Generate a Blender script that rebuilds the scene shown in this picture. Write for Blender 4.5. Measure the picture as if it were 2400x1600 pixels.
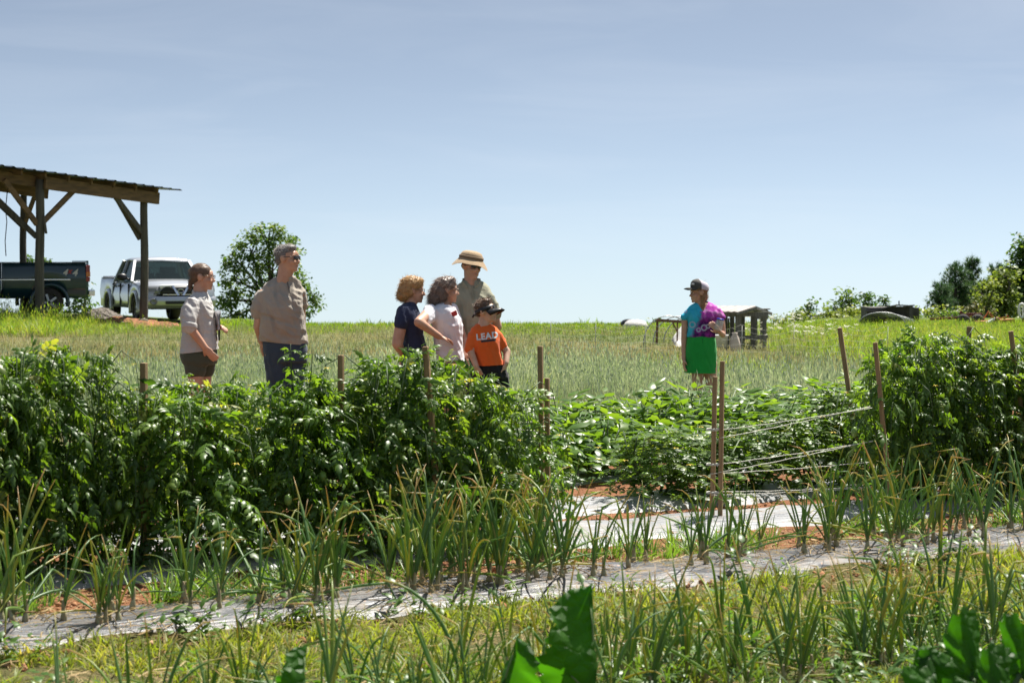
import bpy, bmesh, math, random
import numpy as np
from mathutils import Vector, Matrix, noise

for _o in list(bpy.data.objects):
    bpy.data.objects.remove(_o)
SC = bpy.context.scene
COL = SC.collection
random.seed(11)
RNG = np.random.default_rng(11)
R = math.radians

# ------------------------------------------------------------ camera
F, H, YH = 4667.0, 1.63, 616.0      # focal length in photo pixels, eye height, eye level row
cam_d = bpy.data.cameras.new('camera')
cam = bpy.data.objects.new('camera', cam_d)
COL.objects.link(cam)
cam.location = (0, 0, H)
cam.rotation_euler = (R(90), 0, 0)
cam_d.sensor_width = 36.0
cam_d.lens = 36.0 * F / 2400.0
cam_d.shift_y = -(800.0 - YH) / 2400.0
cam_d.clip_end = 8000
cam_d.dof.use_dof = True
cam_d.dof.focus_distance = 17.0
cam_d.dof.aperture_fstop = 6.3
SC.camera = cam

# ------------------------------------------------------------ sky, sun, exposure
SUN_EL, SUN_AZ = R(63), R(38)       # azimuth measured from +Y (away from the camera) towards +X
world = bpy.data.worlds.new('World')
SC.world = world
world.use_nodes = True
nt = world.node_tree
nt.nodes.clear()
def wn(t, **k):
    n = nt.nodes.new(t)
    for a, b in k.items():
        setattr(n, a, b)
    return n
w_out = wn('ShaderNodeOutputWorld')
w_bg = wn('ShaderNodeBackground')
w_sky = wn('ShaderNodeTexSky', sky_type='NISHITA', sun_disc=False)
w_sky.sun_elevation = SUN_EL
w_sky.sun_rotation = SUN_AZ
w_sky.altitude = 300
w_sky.air_density = 1.0
w_sky.dust_density = 0.45
w_sky.ozone_density = 1.6
w_tc = wn('ShaderNodeTexCoord')
w_sep = wn('ShaderNodeSeparateXYZ')
nt.links.new(w_tc.outputs['Generated'], w_sep.inputs[0])
w_off = wn('ShaderNodeMath', operation='ADD'); w_off.inputs[1].default_value = 0.036
nt.links.new(w_sep.outputs['Z'], w_off.inputs[0])
w_max = wn('ShaderNodeMath', operation='MAXIMUM'); w_max.inputs[1].default_value = 0.0
nt.links.new(w_off.outputs[0], w_max.inputs[0])
w_add = wn('ShaderNodeMath', operation='MULTIPLY_ADD')
w_add.inputs[1].default_value = 15.0; w_add.inputs[2].default_value = 0.075
w_sq = wn('ShaderNodeMath', operation='MULTIPLY_ADD')       # z*z + z/30: the sky deepens slowly near the horizon, faster above
w_k = wn('ShaderNodeMath', operation='MULTIPLY'); w_k.inputs[1].default_value = 0.033
nt.links.new(w_max.outputs[0], w_k.inputs[0])
nt.links.new(w_max.outputs[0], w_sq.inputs[0]); nt.links.new(w_max.outputs[0], w_sq.inputs[1]); nt.links.new(w_k.outputs[0], w_sq.inputs[2])
nt.links.new(w_sq.outputs[0], w_add.inputs[0])
w_cmb = wn('ShaderNodeCombineXYZ')
nt.links.new(w_sep.outputs['X'], w_cmb.inputs[0]); nt.links.new(w_sep.outputs['Y'], w_cmb.inputs[1])
nt.links.new(w_add.outputs[0], w_cmb.inputs[2])
w_nrm = wn('ShaderNodeVectorMath', operation='NORMALIZE')
nt.links.new(w_cmb.outputs[0], w_nrm.inputs[0])
nt.links.new(w_nrm.outputs[0], w_sky.inputs[0])
# thin streaks of high cloud
w_map = wn('ShaderNodeMapping'); w_map.inputs['Scale'].default_value = (2.2, 2.2, 16.0)
w_map.inputs['Rotation'].default_value = (0, R(8), 0)
nt.links.new(w_tc.outputs['Generated'], w_map.inputs[0])
w_nz = wn('ShaderNodeTexNoise'); w_nz.inputs['Scale'].default_value = 2.4
w_nz.inputs['Detail'].default_value = 7; w_nz.inputs['Roughness'].default_value = 0.55
w_nz.inputs['Distortion'].default_value = 0.6
nt.links.new(w_map.outputs[0], w_nz.inputs[0])
w_rmp = wn('ShaderNodeMapRange'); w_rmp.inputs[1].default_value = 0.45; w_rmp.inputs[2].default_value = 0.80
w_rmp.inputs[3].default_value = 0.0; w_rmp.inputs[4].default_value = 0.15
nt.links.new(w_nz.outputs[0], w_rmp.inputs[0])
w_mix = wn('ShaderNodeMix', data_type='RGBA')
w_mix.inputs['B'].default_value = (7.2, 7.6, 8.2, 1)
nt.links.new(w_rmp.outputs[0], w_mix.inputs['Factor'])
w_hs = wn('ShaderNodeHueSaturation'); w_hs.inputs['Hue'].default_value = 0.491; w_hs.inputs['Saturation'].default_value = 0.66
nt.links.new(w_sky.outputs[0], w_hs.inputs['Color'])
nt.links.new(w_hs.outputs[0], w_mix.inputs['A'])
nt.links.new(w_mix.outputs['Result'], w_bg.inputs[0])
w_bg.inputs[1].default_value = 0.060
nt.links.new(w_bg.outputs[0], w_out.inputs[0])

sun_d = bpy.data.lights.new('sun', 'SUN')
sun = bpy.data.objects.new('sun', sun_d)
COL.objects.link(sun)
sun_d.energy = 5.0
sun_d.angle = R(0.53)
sun_d.color = (1.0, 0.95, 0.86)
SUN_DIR = Vector((math.sin(SUN_AZ) * math.cos(SUN_EL), math.cos(SUN_AZ) * math.cos(SUN_EL), math.sin(SUN_EL)))
sun.rotation_euler = SUN_DIR.to_track_quat('Z', 'Y').to_euler()
sun.location = (0, 0, 60)

SC.view_settings.view_transform = 'Standard'
SC.view_settings.look = 'None'
SC.view_settings.exposure = 1.1
SC.view_settings.gamma = 1.0
SC.view_settings.use_curve_mapping = False
SC.render.engine = 'CYCLES'
SC.cycles.use_denoising = True
SC.cycles.max_bounces = 8
SC.cycles.diffuse_bounces = 3
SC.cycles.glossy_bounces = 3
SC.cycles.transmission_bounces = 5
SC.cycles.transparent_max_bounces = 8
SC.cycles.sample_clamp_indirect = 6.0

# ------------------------------------------------------------ helpers
def P(px, py, d):
    """photo pixel at depth d -> world"""
    return Vector(((px - 1200) / F * d, d, H + (YH - py) / F * d))

U = Vector((0.861, 0.508, 0)).normalized()      # direction of the planted rows
N = Vector((-U.y, U.x, 0))
def row_s(o, px):
    k = (px - 1200) / F
    return o * (k * N.y - N.x) / (U.x - U.y * k)
def row_p(o, s, z=0.0):
    p = N * o + U * s
    return Vector((p.x, p.y, z))

def smooth(a, b, x):
    t = np.clip((x - a) / (b - a), 0, 1)
    return t * t * (3 - 2 * t)
def gz(x, y):
    """height of the ground"""
    x = np.asarray(x, float); y = np.asarray(y, float)
    yc = 50.0 + 6.5 * (1 - smooth(-8.5, -6.0, x)) + 7.0 * smooth(7.5, 10.0, x)
    t = np.maximum(y - yc, 0)
    z = -np.where(t < 12, 0.0035 * t * t, 0.504 + (t - 12) * 0.084)
    z = z + 0.20 * smooth(-10.0, -12.5, x) * smooth(44, 49, y) * (1 - smooth(56, 66, y))
    z = z - 0.11 * np.exp(-((x + 0.3) / 2.2) ** 2 - ((y - 18.6) / 3.0) ** 2)
    z = z - 0.11 * np.exp(-((x - 2.3) / 2.2) ** 2 - ((y - 22.8) / 3.0) ** 2)
    z = z - 0.12 * np.exp(-((x - 5.0) / 4.0) ** 2 - ((y - 40) / 6.0) ** 2)
    # crowned beds
    o = x * N.x + y * N.y
    near = 1 - smooth(26, 30, y)
    for bo in BEDS:
        z = z + near * 0.055 * np.exp(-((o - bo) / 0.36) ** 4)
    z = z + near * 0.012 * np.sin(x * 7.1 + y * 2.3) * np.sin(y * 6.3 - x * 3.1)
    return z
BED_O, BED_T1, BED_T2, BED_T3, BED_T4, BED_T5 = 8.50, 9.95, 11.10, 12.75, 14.2, 15.5
BEDS = (BED_O, BED_T1, BED_T2, BED_T3, BED_T4, BED_T5)
def gzf(x, y):
    return float(gz(x, y))

def tag(o, label=None, cat=None, group=None, kind=None):
    if label: o['label'] = label
    if cat: o['category'] = cat
    if group: o['group'] = group
    if kind: o['kind'] = kind
    return o
def empty(name, loc=(0, 0, 0), rz=0.0):
    o = bpy.data.objects.new(name, None)
    o.empty_display_size = 0.1
    o.location = loc
    o.rotation_euler = (0, 0, rz)
    COL.objects.link(o)
    return o
def link(name, me, parent=None, loc=None, rot=None, scale=None):
    o = bpy.data.objects.new(name, me)
    COL.objects.link(o)
    if parent is not None: o.parent = parent
    if loc is not None: o.location = loc
    if rot is not None: o.rotation_euler = rot
    if scale is not None: o.scale = scale
    return o
def copy_tree(o, parent=None):
    c = o.copy()
    COL.objects.link(c)
    c.parent = parent
    for ch in [x for x in bpy.data.objects if x.parent == o]:
        copy_tree(ch, c)
    return c

def np_mesh(name, V, Fa, mat, attrs=None, shade=False):
    """V (n,3), Fa (m,k) -> mesh data; attrs: dict name -> per-vertex float array"""
    V = np.asarray(V, np.float32); Fa = np.asarray(Fa, np.int32)
    me = bpy.data.meshes.new(name)
    k = Fa.shape[1]
    me.vertices.add(len(V)); me.vertices.foreach_set('co', V.ravel())
    me.loops.add(Fa.size); me.loops.foreach_set('vertex_index', Fa.ravel())
    me.polygons.add(len(Fa))
    me.polygons.foreach_set('loop_start', np.arange(0, Fa.size, k, dtype=np.int32))
    me.polygons.foreach_set('loop_total', np.full(len(Fa), k, np.int32))
    if shade:
        me.polygons.foreach_set('use_smooth', np.ones(len(Fa), bool))
    for an, av in (attrs or {}).items():
        a = me.attributes.new(an, 'FLOAT', 'POINT')
        a.data.foreach_set('value', np.asarray(av, np.float32))
    me.update(calc_edges=True)
    me.validate()
    if mat: me.materials.append(mat)
    return me

def rot_mats(yaw, pitch, roll):
    """(n,3,3): rotate about X by roll, Y by pitch, Z by yaw"""
    n = len(yaw)
    cy, sy, cp, sp, cr, sr = np.cos(yaw), np.sin(yaw), np.cos(pitch), np.sin(pitch), np.cos(roll), np.sin(roll)
    M = np.empty((n, 3, 3))
    M[:, 0, 0] = cy * cp; M[:, 0, 1] = cy * sp * sr - sy * cr; M[:, 0, 2] = cy * sp * cr + sy * sr
    M[:, 1, 0] = sy * cp; M[:, 1, 1] = sy * sp * sr + cy * cr; M[:, 1, 2] = sy * sp * cr - cy * sr
    M[:, 2, 0] = -sp; M[:, 2, 1] = cp * sr; M[:, 2, 2] = cp * cr
    return M
def scatter(TV, TF, pos, M, scale, rnd, extra=None):
    """copies of a template merged into arrays. returns V, F, rnd per vertex, extra per vertex"""
    TV = np.asarray(TV, float); TF = np.asarray(TF, int)
    n, k = len(pos), len(TV)
    sc = np.asarray(scale, float)
    if sc.ndim == 1: sc = np.repeat(sc[:, None], 3, 1)
    L = TV[None] * sc[:, None, :]
    V = np.einsum('nij,nkj->nki', M, L) + np.asarray(pos)[:, None, :]
    Fa = TF[None] + (np.arange(n) * k)[:, None, None]
    r = np.repeat(np.asarray(rnd), k)
    e = None if extra is None else np.tile(extra, n)
    return V.reshape(-1, 3), Fa.reshape(-1, TF.shape[1]), r, e
def cat_parts(parts):
    Vs, Fs, rs, es, off = [], [], [], [], 0
    for V, Fa, r, e in parts:
        Vs.append(V); Fs.append(Fa + off); rs.append(r)
        es.append(e if e is not None else np.zeros(len(V))); off += len(V)
    return np.concatenate(Vs), np.concatenate(Fs), np.concatenate(rs), np.concatenate(es)

class MB:
    """collects shapes into one mesh"""
    def __init__(s):
        s.v = []; s.f = []
    def add(s, vs, fs):
        b = len(s.v)
        s.v += [tuple(v) for v in vs]
        s.f += [tuple(i + b for i in f) for f in fs]
        return s
    def box(s, c, size, rot=None, bev=0.0):
        hx, hy, hz = (a / 2 for a in size)
        m = rot if rot is not None else Matrix.Identity(3)
        c = Vector(c)
        if bev <= 0:
            pts = [(x, y, z) for z in (-hz, hz) for x, y in ((-hx, -hy), (hx, -hy), (hx, hy), (-hx, hy))]
            fs = [(3, 2, 1, 0), (4, 5, 6, 7), (0, 1, 5, 4), (1, 2, 6, 5), (2, 3, 7, 6), (3, 0, 4, 7)]
            return s.add([c + m @ Vector(p) for p in pts], fs)
        bm = bmesh.new()
        bmesh.ops.create_cube(bm, size=1.0)
        for v in bm.verts:
            v.co = Vector((v.co.x * size[0], v.co.y * size[1], v.co.z * size[2]))
        bmesh.ops.bevel(bm, geom=bm.edges[:], offset=bev, segments=2, affect='EDGES', profile=0.6)
        bm.verts.index_update()
        s.add([c + m @ v.co for v in bm.verts], [[v.index for v in f.verts] for f in bm.faces])
        bm.free()
        return s
    def bar(s, p0, p1, w, h, up=(0, 0, 1), bev=0.0):
        p0, p1 = Vector(p0), Vector(p1)
        x = (p1 - p0).normalized()
        y = Vector(up).cross(x)
        if y.length < 1e-4: y = Vector((1, 0, 0)).cross(x)
        y.normalize(); z = x.cross(y)
        m = Matrix((x, y, z)).transposed()
        return s.box((p0 + p1) / 2, ((p1 - p0).length, w, h), m, bev)
    def tube(s, pts, rad, n=6, cap=True):
        pts = [Vector(p) for p in pts]
        if not hasattr(rad, '__len__'): rad = [rad] * len(pts)
        b = len(s.v); ref = None
        for i, p in enumerate(pts):
            t = (pts[min(i + 1, len(pts) - 1)] - pts[max(i - 1, 0)]).normalized()
            if ref is None:
                ref = Vector((0, 0, 1)) if abs(t.z) < 0.9 else Vector((1, 0, 0))
            a = (ref - t * ref.dot(t))
            if a.length < 1e-5: a = t.orthogonal()
            a.normalize(); c = t.cross(a); ref = a
            r = rad[i]
            rx, ry = r if hasattr(r, '__len__') else (r, r)
            for k in range(n):
                an = 2 * math.pi * k / n
                s.v.append(tuple(p + a * (math.cos(an) * rx) + c * (math.sin(an) * ry)))
        for i in range(len(pts) - 1):
            for k in range(n):
                k2 = (k + 1) % n
                s.f.append((b + i * n + k, b + i * n + k2, b + (i + 1) * n + k2, b + (i + 1) * n + k))
        if cap:
            s.f.append(tuple(b + k for k in reversed(range(n))))
            e = b + (len(pts) - 1) * n
            s.f.append(tuple(e + k for k in range(n)))
        return s
    def loft(s, rings, cap=True):
        b = len(s.v); n = len(rings[0])
        for r in rings:
            s.v += [tuple(p) for p in r]
        for i in range(len(rings) - 1):
            for k in range(n):
                k2 = (k + 1) % n
                s.f.append((b + i * n + k, b + i * n + k2, b + (i + 1) * n + k2, b + (i + 1) * n + k))
        if cap:
            s.f.append(tuple(b + k for k in reversed(range(n))))
            e = b + (len(rings) - 1) * n
            s.f.append(tuple(e + k for k in range(n)))
        return s
    def ell(s, c, r, m=None, nu=14, nv=9):
        c = Vector(c); b = len(s.v)
        if not hasattr(r, '__len__'): r = (r, r, r)
        m = m if m is not None else Matrix.Identity(3)
        rings = []
        s.v.append(tuple(c + m @ Vector((0, 0, -r[2]))))
        for j in range(1, nv):
            th = math.pi * j / nv
            for k in range(nu):
                an = 2 * math.pi * k / nu
                s.v.append(tuple(c + m @ Vector((r[0] * math.sin(th) * math.cos(an), r[1] * math.sin(th) * math.sin(an), -r[2] * math.cos(th)))))
        s.v.append(tuple(c + m @ Vector((0, 0, r[2]))))
        top = len(s.v) - 1
        for k in range(nu):
            k2 = (k + 1) % nu
            s.f.append((b, b + 1 + k2, b + 1 + k))
            for j in range(nv - 2):
                a = b + 1 + j * nu
                s.f.append((a + k, a + k2, a + nu + k2, a + nu + k))
            a = b + 1 + (nv - 2) * nu
            s.f.append((a + k, a + k2, top))
        return s
    def cap(s, p0, p1, r0, r1, n=12):
        """tapered capsule"""
        p0, p1 = Vector(p0), Vector(p1)
        s.ell(p0, r0, None, n, 8); s.ell(p1, r1, None, n, 8)
        if (p1 - p0).length > 1e-4: s.tube([p0, p1], [r0, r1], n)
        return s
    def prism(s, poly, ax, depth, org=(0, 0, 0)):
        """extrude polygon poly [(a,b)] along axis ax ('x','y','z') symmetric in depth"""
        o = Vector(org)
        def mk(a, b, d):
            return o + Vector({'x': (d, a, b), 'y': (a, d, b), 'z': (a, b, d)}[ax])
        n = len(poly); b = len(s.v)
        d0, d1 = depth if hasattr(depth, '__len__') else (-depth / 2, depth / 2)
        s.v += [tuple(mk(a, c, d0)) for a, c in poly] + [tuple(mk(a, c, d1)) for a, c in poly]
        s.f.append(tuple(b + i for i in range(n))); s.f.append(tuple(b + n + i for i in reversed(range(n))))
        for i in range(n):
            j = (i + 1) % n
            s.f.append((b + i, b + n + i, b + n + j, b + j))
        return s
    def lathe(s, prof, c=(0, 0, 0), n=20, m=None, ring=False):
        """prof [(r,z)] about z"""
        c = Vector(c); m = m if m is not None else Matrix.Identity(3)
        rings = [[c + m @ Vector((r * math.cos(2 * math.pi * k / n), r * math.sin(2 * math.pi * k / n), z)) for k in range(n)] for r, z in prof]
        return s.loft(rings + [rings[0]], cap=False) if ring else s.loft(rings, cap=True)
    def mesh(s, name, mat, sm=False, fix=True):
        me = bpy.data.meshes.new(name)
        me.from_pydata(s.v, [], s.f)
        if fix:
            bm = bmesh.new(); bm.from_mesh(me)
            bmesh.ops.recalc_face_normals(bm, faces=bm.faces[:])
            bm.to_mesh(me); bm.free()
        if sm:
            me.polygons.foreach_set('use_smooth', [True] * len(me.polygons))
        if mat: me.materials.append(mat)
        return me
    def obj(s, name, mat, parent=None, sm=False, loc=None, rot=None):
        return link(name, s.mesh(name, mat, sm), parent, loc, rot)

# ------------------------------------------------------------ materials
def new_mat(name):
    m = bpy.data.materials.new(name)
    m.use_nodes = True
    return m, m.node_tree, m.node_tree.nodes['Principled BSDF'], m.node_tree.nodes['Material Output']
def nd(t, ty, **k):
    n = t.nodes.new(ty)
    for a, b in k.items(): setattr(n, a, b)
    return n
def c4(c): return (c[0], c[1], c[2], 1.0)
def noise_fac(t, scale, detail=4, lo=0.35, hi=0.65, coord='Object', stretch=None, rough=0.55):
    tc = nd(t, 'ShaderNodeTexCoord'); src = tc.outputs[coord]
    if stretch:
        mp = nd(t, 'ShaderNodeMapping'); mp.inputs['Scale'].default_value = stretch
        t.links.new(src, mp.inputs[0]); src = mp.outputs[0]
    n = nd(t, 'ShaderNodeTexNoise'); n.inputs['Scale'].default_value = scale
    n.inputs['Detail'].default_value = detail; n.inputs['Roughness'].default_value = rough
    t.links.new(src, n.inputs['Vector'])
    m = nd(t, 'ShaderNodeMapRange'); m.inputs[1].default_value = lo; m.inputs[2].default_value = hi
    t.links.new(n.outputs[0], m.inputs[0])
    return m.outputs[0]
def mixc(t, fac, a, b, mode='MIX'):
    m = nd(t, 'ShaderNodeMix', data_type='RGBA', blend_type=mode)
    for sock, v in (('Factor', fac), ('A', a), ('B', b)):
        if isinstance(v, (tuple, list)): m.inputs[sock].default_value = c4(v)
        elif isinstance(v, (int, float)): m.inputs[sock].default_value = v
        else: t.links.new(v, m.inputs[sock])
    return m.outputs['Result']
def bump(t, bs, fac, dist, strength=1.0):
    b = nd(t, 'ShaderNodeBump'); b.inputs['Distance'].default_value = dist; b.inputs['Strength'].default_value = strength
    t.links.new(fac, b.inputs['Height']); t.links.new(b.outputs[0], bs.inputs['Normal'])
def plain(name, col, rough=0.6, col2=None, scale=8.0, metal=0.0, bumpd=0.0, bscale=60.0, stretch=None, spec=None, coat=0.0):
    m, t, b, o = new_mat(name)
    b.inputs['Roughness'].default_value = rough
    b.inputs['Metallic'].default_value = metal
    if spec is not None: b.inputs['Specular IOR Level'].default_value = spec
    if coat: b.inputs['Coat Weight'].default_value = coat; b.inputs['Coat Roughness'].default_value = 0.05
    if col2 is None: col2 = tuple(x * 0.78 for x in col)
    t.links.new(mixc(t, noise_fac(t, scale, stretch=stretch), col, col2), b.inputs['Base Color'])
    if bumpd: bump(t, b, noise_fac(t, bscale, 3, 0.2, 0.8, stretch=stretch), bumpd)
    return m
def leafy(name, cols, trans, tfac=0.35, rough=0.4, attr='rnd', spec=0.5, objvar=0.0, tip=None):
    """leaf: colours blended by a per-leaf random attribute, light passes through"""
    m, t, b, o = new_mat(name)
    a = nd(t, 'ShaderNodeAttribute', attribute_name=attr)
    rp = nd(t, 'ShaderNodeValToRGB')
    els = rp.color_ramp.elements
    for i, c in enumerate(cols):
        p = i / max(1, len(cols) - 1)
        e = els[i] if i < 2 else els.new(p)
        e.position = p; e.color = c4(c)
    t.links.new(a.outputs['Fac'], rp.inputs[0])
    col = rp.outputs[0]
    if objvar:
        oi = nd(t, 'ShaderNodeObjectInfo')
        mr = nd(t, 'ShaderNodeMapRange'); mr.inputs[3].default_value = 1 - objvar; mr.inputs[4].default_value = 1 + objvar
        t.links.new(oi.outputs['Random'], mr.inputs[0])
        vm = nd(t, 'ShaderNodeVectorMath', operation='SCALE')
        t.links.new(col, vm.inputs[0]); t.links.new(mr.outputs[0], vm.inputs['Scale'])
        col = vm.outputs[0]
    t.links.new(col, b.inputs['Base Color'])
    b.inputs['Roughness'].default_value = rough
    b.inputs['Specular IOR Level'].default_value = spec
    tr = nd(t, 'ShaderNodeBsdfTranslucent')
    t.links.new(mixc(t, 1.0, col, trans, 'MULTIPLY'), tr.inputs[0])
    mx = nd(t, 'ShaderNodeMixShader'); mx.inputs[0].default_value = tfac
    t.links.new(b.outputs[0], mx.inputs[1]); t.links.new(tr.outputs[0], mx.inputs[2])
    t.links.new(mx.outputs[0], o.inputs[0])
    return m

M_wood = plain('weathered_post', (0.12, 0.105, 0.085), 0.85, (0.065, 0.058, 0.05), 3.0, bumpd=0.01, bscale=14, stretch=(6, 6, 0.5))
M_beam = plain('brown_timber', (0.20, 0.115, 0.055), 0.8, (0.10, 0.06, 0.032), 3.0, bumpd=0.006, bscale=10, stretch=(1, 1, 5))
M_stake = plain('stake_wood', (0.36, 0.235, 0.115), 0.75, (0.22, 0.14, 0.07), 9.0, bumpd=0.002, bscale=40, stretch=(6, 6, 0.6))
M_roof = plain('roof_metal', (0.10, 0.13, 0.17), 0.35, (0.06, 0.075, 0.10), 2.0, metal=0.6)
M_grey_wood = plain('grey_boards', (0.20, 0.19, 0.17), 0.85, (0.10, 0.10, 0.09), 5.0, bumpd=0.004, bscale=20, stretch=(5, 5, 0.7))
M_black = plain('black_plastic', (0.012, 0.012, 0.013), 0.4)
M_tyre = plain('tyre_rubber', (0.022, 0.021, 0.020), 0.8, (0.05, 0.042, 0.034), 6)
M_twine = plain('white_twine', (0.72, 0.70, 0.62), 0.8)
M_white = plain('white_cloth', (0.75, 0.74, 0.72), 0.8)
# ------------------------------------------------------------ ground
def make_ground_mat():
    m, t, b, o = new_mat('field_ground')
    geo = nd(t, 'ShaderNodeNewGeometry')
    dt = nd(t, 'ShaderNodeVectorMath', operation='DOT_PRODUCT'); dt.inputs[1].default_value = (N.x, N.y, 0)
    t.links.new(geo.outputs['Position'], dt.inputs[0])
    n1 = noise_fac(t, 0.9, 5, 0.3, 0.7)
    ad = nd(t, 'ShaderNodeMath', operation='MULTIPLY_ADD'); ad.inputs[1].default_value = 0.9
    t.links.new(n1, ad.inputs[0]); t.links.new(dt.outputs['Value'], ad.inputs[2])
    def step(a, bb, src):
        r = nd(t, 'ShaderNodeMapRange'); r.inputs[1].default_value = a; r.inputs[2].default_value = bb
        t.links.new(src, r.inputs[0]); return r.outputs[0]
    clay = mixc(t, noise_fac(t, 9, 6, 0.3, 0.7), (0.33, 0.15, 0.075), (0.19, 0.085, 0.045))
    path = mixc(t, noise_fac(t, 5, 6, 0.3, 0.7), (0.14, 0.115, 0.05), (0.085, 0.095, 0.03))
    field = mixc(t, noise_fac(t, 2.5, 6, 0.3, 0.7), (0.085, 0.095, 0.03), (0.15, 0.13, 0.06))
    sp = nd(t, 'ShaderNodeSeparateXYZ'); t.links.new(geo.outputs['Position'], sp.inputs[0])
    tan = mixc(t, noise_fac(t, 0.5, 5, 0.35, 0.62, stretch=(0.5, 2.0, 1)), (0.22, 0.20, 0.10), (0.12, 0.15, 0.05))
    green = mixc(t, noise_fac(t, 1.5, 5, 0.3, 0.7), (0.10, 0.15, 0.03), (0.15, 0.17, 0.05))
    ny = nd(t, 'ShaderNodeMath', operation='MULTIPLY_ADD'); ny.inputs[1].default_value = 4.0
    t.links.new(n1, ny.inputs[0]); t.links.new(sp.outputs['Y'], ny.inputs[2])
    far = mixc(t, step(46, 49, ny.outputs[0]), tan, green)
    col = mixc(t, step(8.75, 9.15, ad.outputs[0]), path, clay)
    col = mixc(t, step(16.6, 17.6, ad.outputs[0]), col, field)
    col = mixc(t, step(38, 43, ny.outputs[0]), col, far)
    t.links.new(col, b.inputs['Base Color'])
    b.inputs['Roughness'].default_value = 0.95
    b.inputs['Specular IOR Level'].default_value = 0.15
    bump(t, b, noise_fac(t, 22, 8, 0.2, 0.8), 0.05)
    return m
def axis(fine, lo, hi, far_lo, far_hi):
    a = list(np.arange(lo, hi + 1e-6, fine))
    st, x = fine, hi
    while x < far_hi:
        st *= 1.22; x += st; a.append(x)
    st, x, pre = fine, lo, []
    while x > far_lo:
        st *= 1.22; x -= st; pre.append(x)
    return np.array(pre[::-1] + a)
gx = axis(0.13, -6, 8, -2600, 2600)
gy = np.concatenate([axis(0.13, 5.5, 24, -300, 24.05), np.arange(24.6, 100, 0.9), 100 * 1.18 ** np.arange(0, 22)])
GX, GY = np.meshgrid(gx, gy)
GZ = gz(GX, GY)
nx, ny_ = len(gx), len(gy)
ii = np.arange(nx * ny_).reshape(ny_, nx)
quads = np.stack([ii[:-1, :-1], ii[:-1, 1:], ii[1:, 1:], ii[1:, :-1]], -1).reshape(-1, 4)
M_ground = make_ground_mat()
ground = link('ground', np_mesh('ground', np.stack([GX, GY, GZ], -1).reshape(-1, 3), quads, M_ground, shade=True))
tag(ground, 'farm field with red clay beds and a grassy rise behind', 'ground', kind='structure')

# ------------------------------------------------------------ plastic mulch over the beds
def make_mulch_mat(name, ca, cb):
    m, t, b, o = new_mat(name)
    ang = -math.atan2(U.y, U.x)
    tc = nd(t, 'ShaderNodeTexCoord')
    mp = nd(t, 'ShaderNodeMapping'); mp.inputs['Rotation'].default_value = (0, 0, ang)
    t.links.new(tc.outputs['Object'], mp.inputs[0])
    mp2 = nd(t, 'ShaderNodeMapping'); mp2.inputs['Scale'].default_value = (0.55, 7, 1)
    t.links.new(mp.outputs[0], mp2.inputs[0])
    n = nd(t, 'ShaderNodeTexNoise'); n.inputs['Scale'].default_value = 4.0; n.inputs['Detail'].default_value = 5
    n.inputs['Distortion'].default_value = 0.6
    t.links.new(mp2.outputs[0], n.inputs['Vector'])
    bump(t, b, n.outputs[0], 0.020)
    dust = noise_fac(t, 6.0, 6, 0.50, 0.72)
    spots = noise_fac(t, 30.0, 4, 0.62, 0.70)
    c = mixc(t, noise_fac(t, 2.0, 4), ca, cb)
    c = mixc(t, dust, c, (0.22, 0.19, 0.16))
    c = mixc(t, spots, c, (0.30, 0.17, 0.10))
    t.links.new(c, b.inputs['Base Color'])
    mr = nd(t, 'ShaderNodeMapRange'); mr.inputs[3].default_value = 0.38; mr.inputs[4].default_value = 0.65
    t.links.new(dust, mr.inputs[0]); t.links.new(mr.outputs[0], b.inputs['Roughness'])
    b.inputs['Specular IOR Level'].default_value = 0.38
    return m
M_mulch = make_mulch_mat('worn_plastic_mulch', (0.055, 0.058, 0.065), (0.105, 0.108, 0.115))
M_mulch_pale = make_mulch_mat('sunlit_plastic_mulch', (0.20, 0.205, 0.215), (0.29, 0.295, 0.305))  # the onion bed's plastic again, with full-sun brightness painted into the base colour
def mulch_strip(o, s0, s1, label, half=0.41, seed=0, mat=None):
    ns, nw = int((s1 - s0) / 0.035), 18
    s = np.linspace(s0, s1, ns)
    w = np.linspace(-1, 1, nw)
    S, W = np.meshgrid(s, w, indexing='ij')
    edge = 1 + 0.10 * np.sin(S * 2.3 + seed) * np.sin(S * 0.9 + 2 * seed) + 0.05 * np.sin(S * 7.7 + seed * 3 + np.sign(W) * 1.4)
    O = o + W * half * edge
    X, Y = N.x * O + U.x * S, N.y * O + U.y * S
    q = np.random.default_rng(seed)
    Z = gz(X, Y) + 0.014
    for k in range(22):
        f, ph = q.uniform(3, 40), q.uniform(0, 6.28)
        a = 0.0035 / (1 + f / 11)
        Z += a * np.sin(f * (O - o) * q.uniform(0.5, 1.6) + q.uniform(-1.5, 1.5) * S + ph + 0.8 * np.sin(S * q.uniform(0.5, 3) + ph))
    # crossways puckers where plants come through
    for k in range(int((s1 - s0) * 2.2)):
        c0, w0 = q.uniform(s0, s1), q.uniform(0.02, 0.07)
        Z += 0.010 * np.exp(-((S - c0 - 0.4 * (O - o) * q.uniform(-1, 1)) / w0) ** 2) * np.exp(-((W - q.uniform(-0.8, 0.8)) / 0.5) ** 2)
    Z = np.maximum(Z, gz(X, Y) + 0.006)
    Z -= 0.035 * np.clip((np.abs(W) - 0.93) / 0.07, 0, 1)
    idx = np.arange(ns * nw).reshape(ns, nw)
    fa = np.stack([idx[:-1, :-1], idx[1:, :-1], idx[1:, 1:], idx[:-1, 1:]], -1).reshape(-1, 4)
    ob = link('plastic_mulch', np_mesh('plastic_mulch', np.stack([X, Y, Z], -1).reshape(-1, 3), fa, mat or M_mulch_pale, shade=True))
    tag(ob, label, 'mulch sheet', 'sheets of plastic mulch along the beds')
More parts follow.
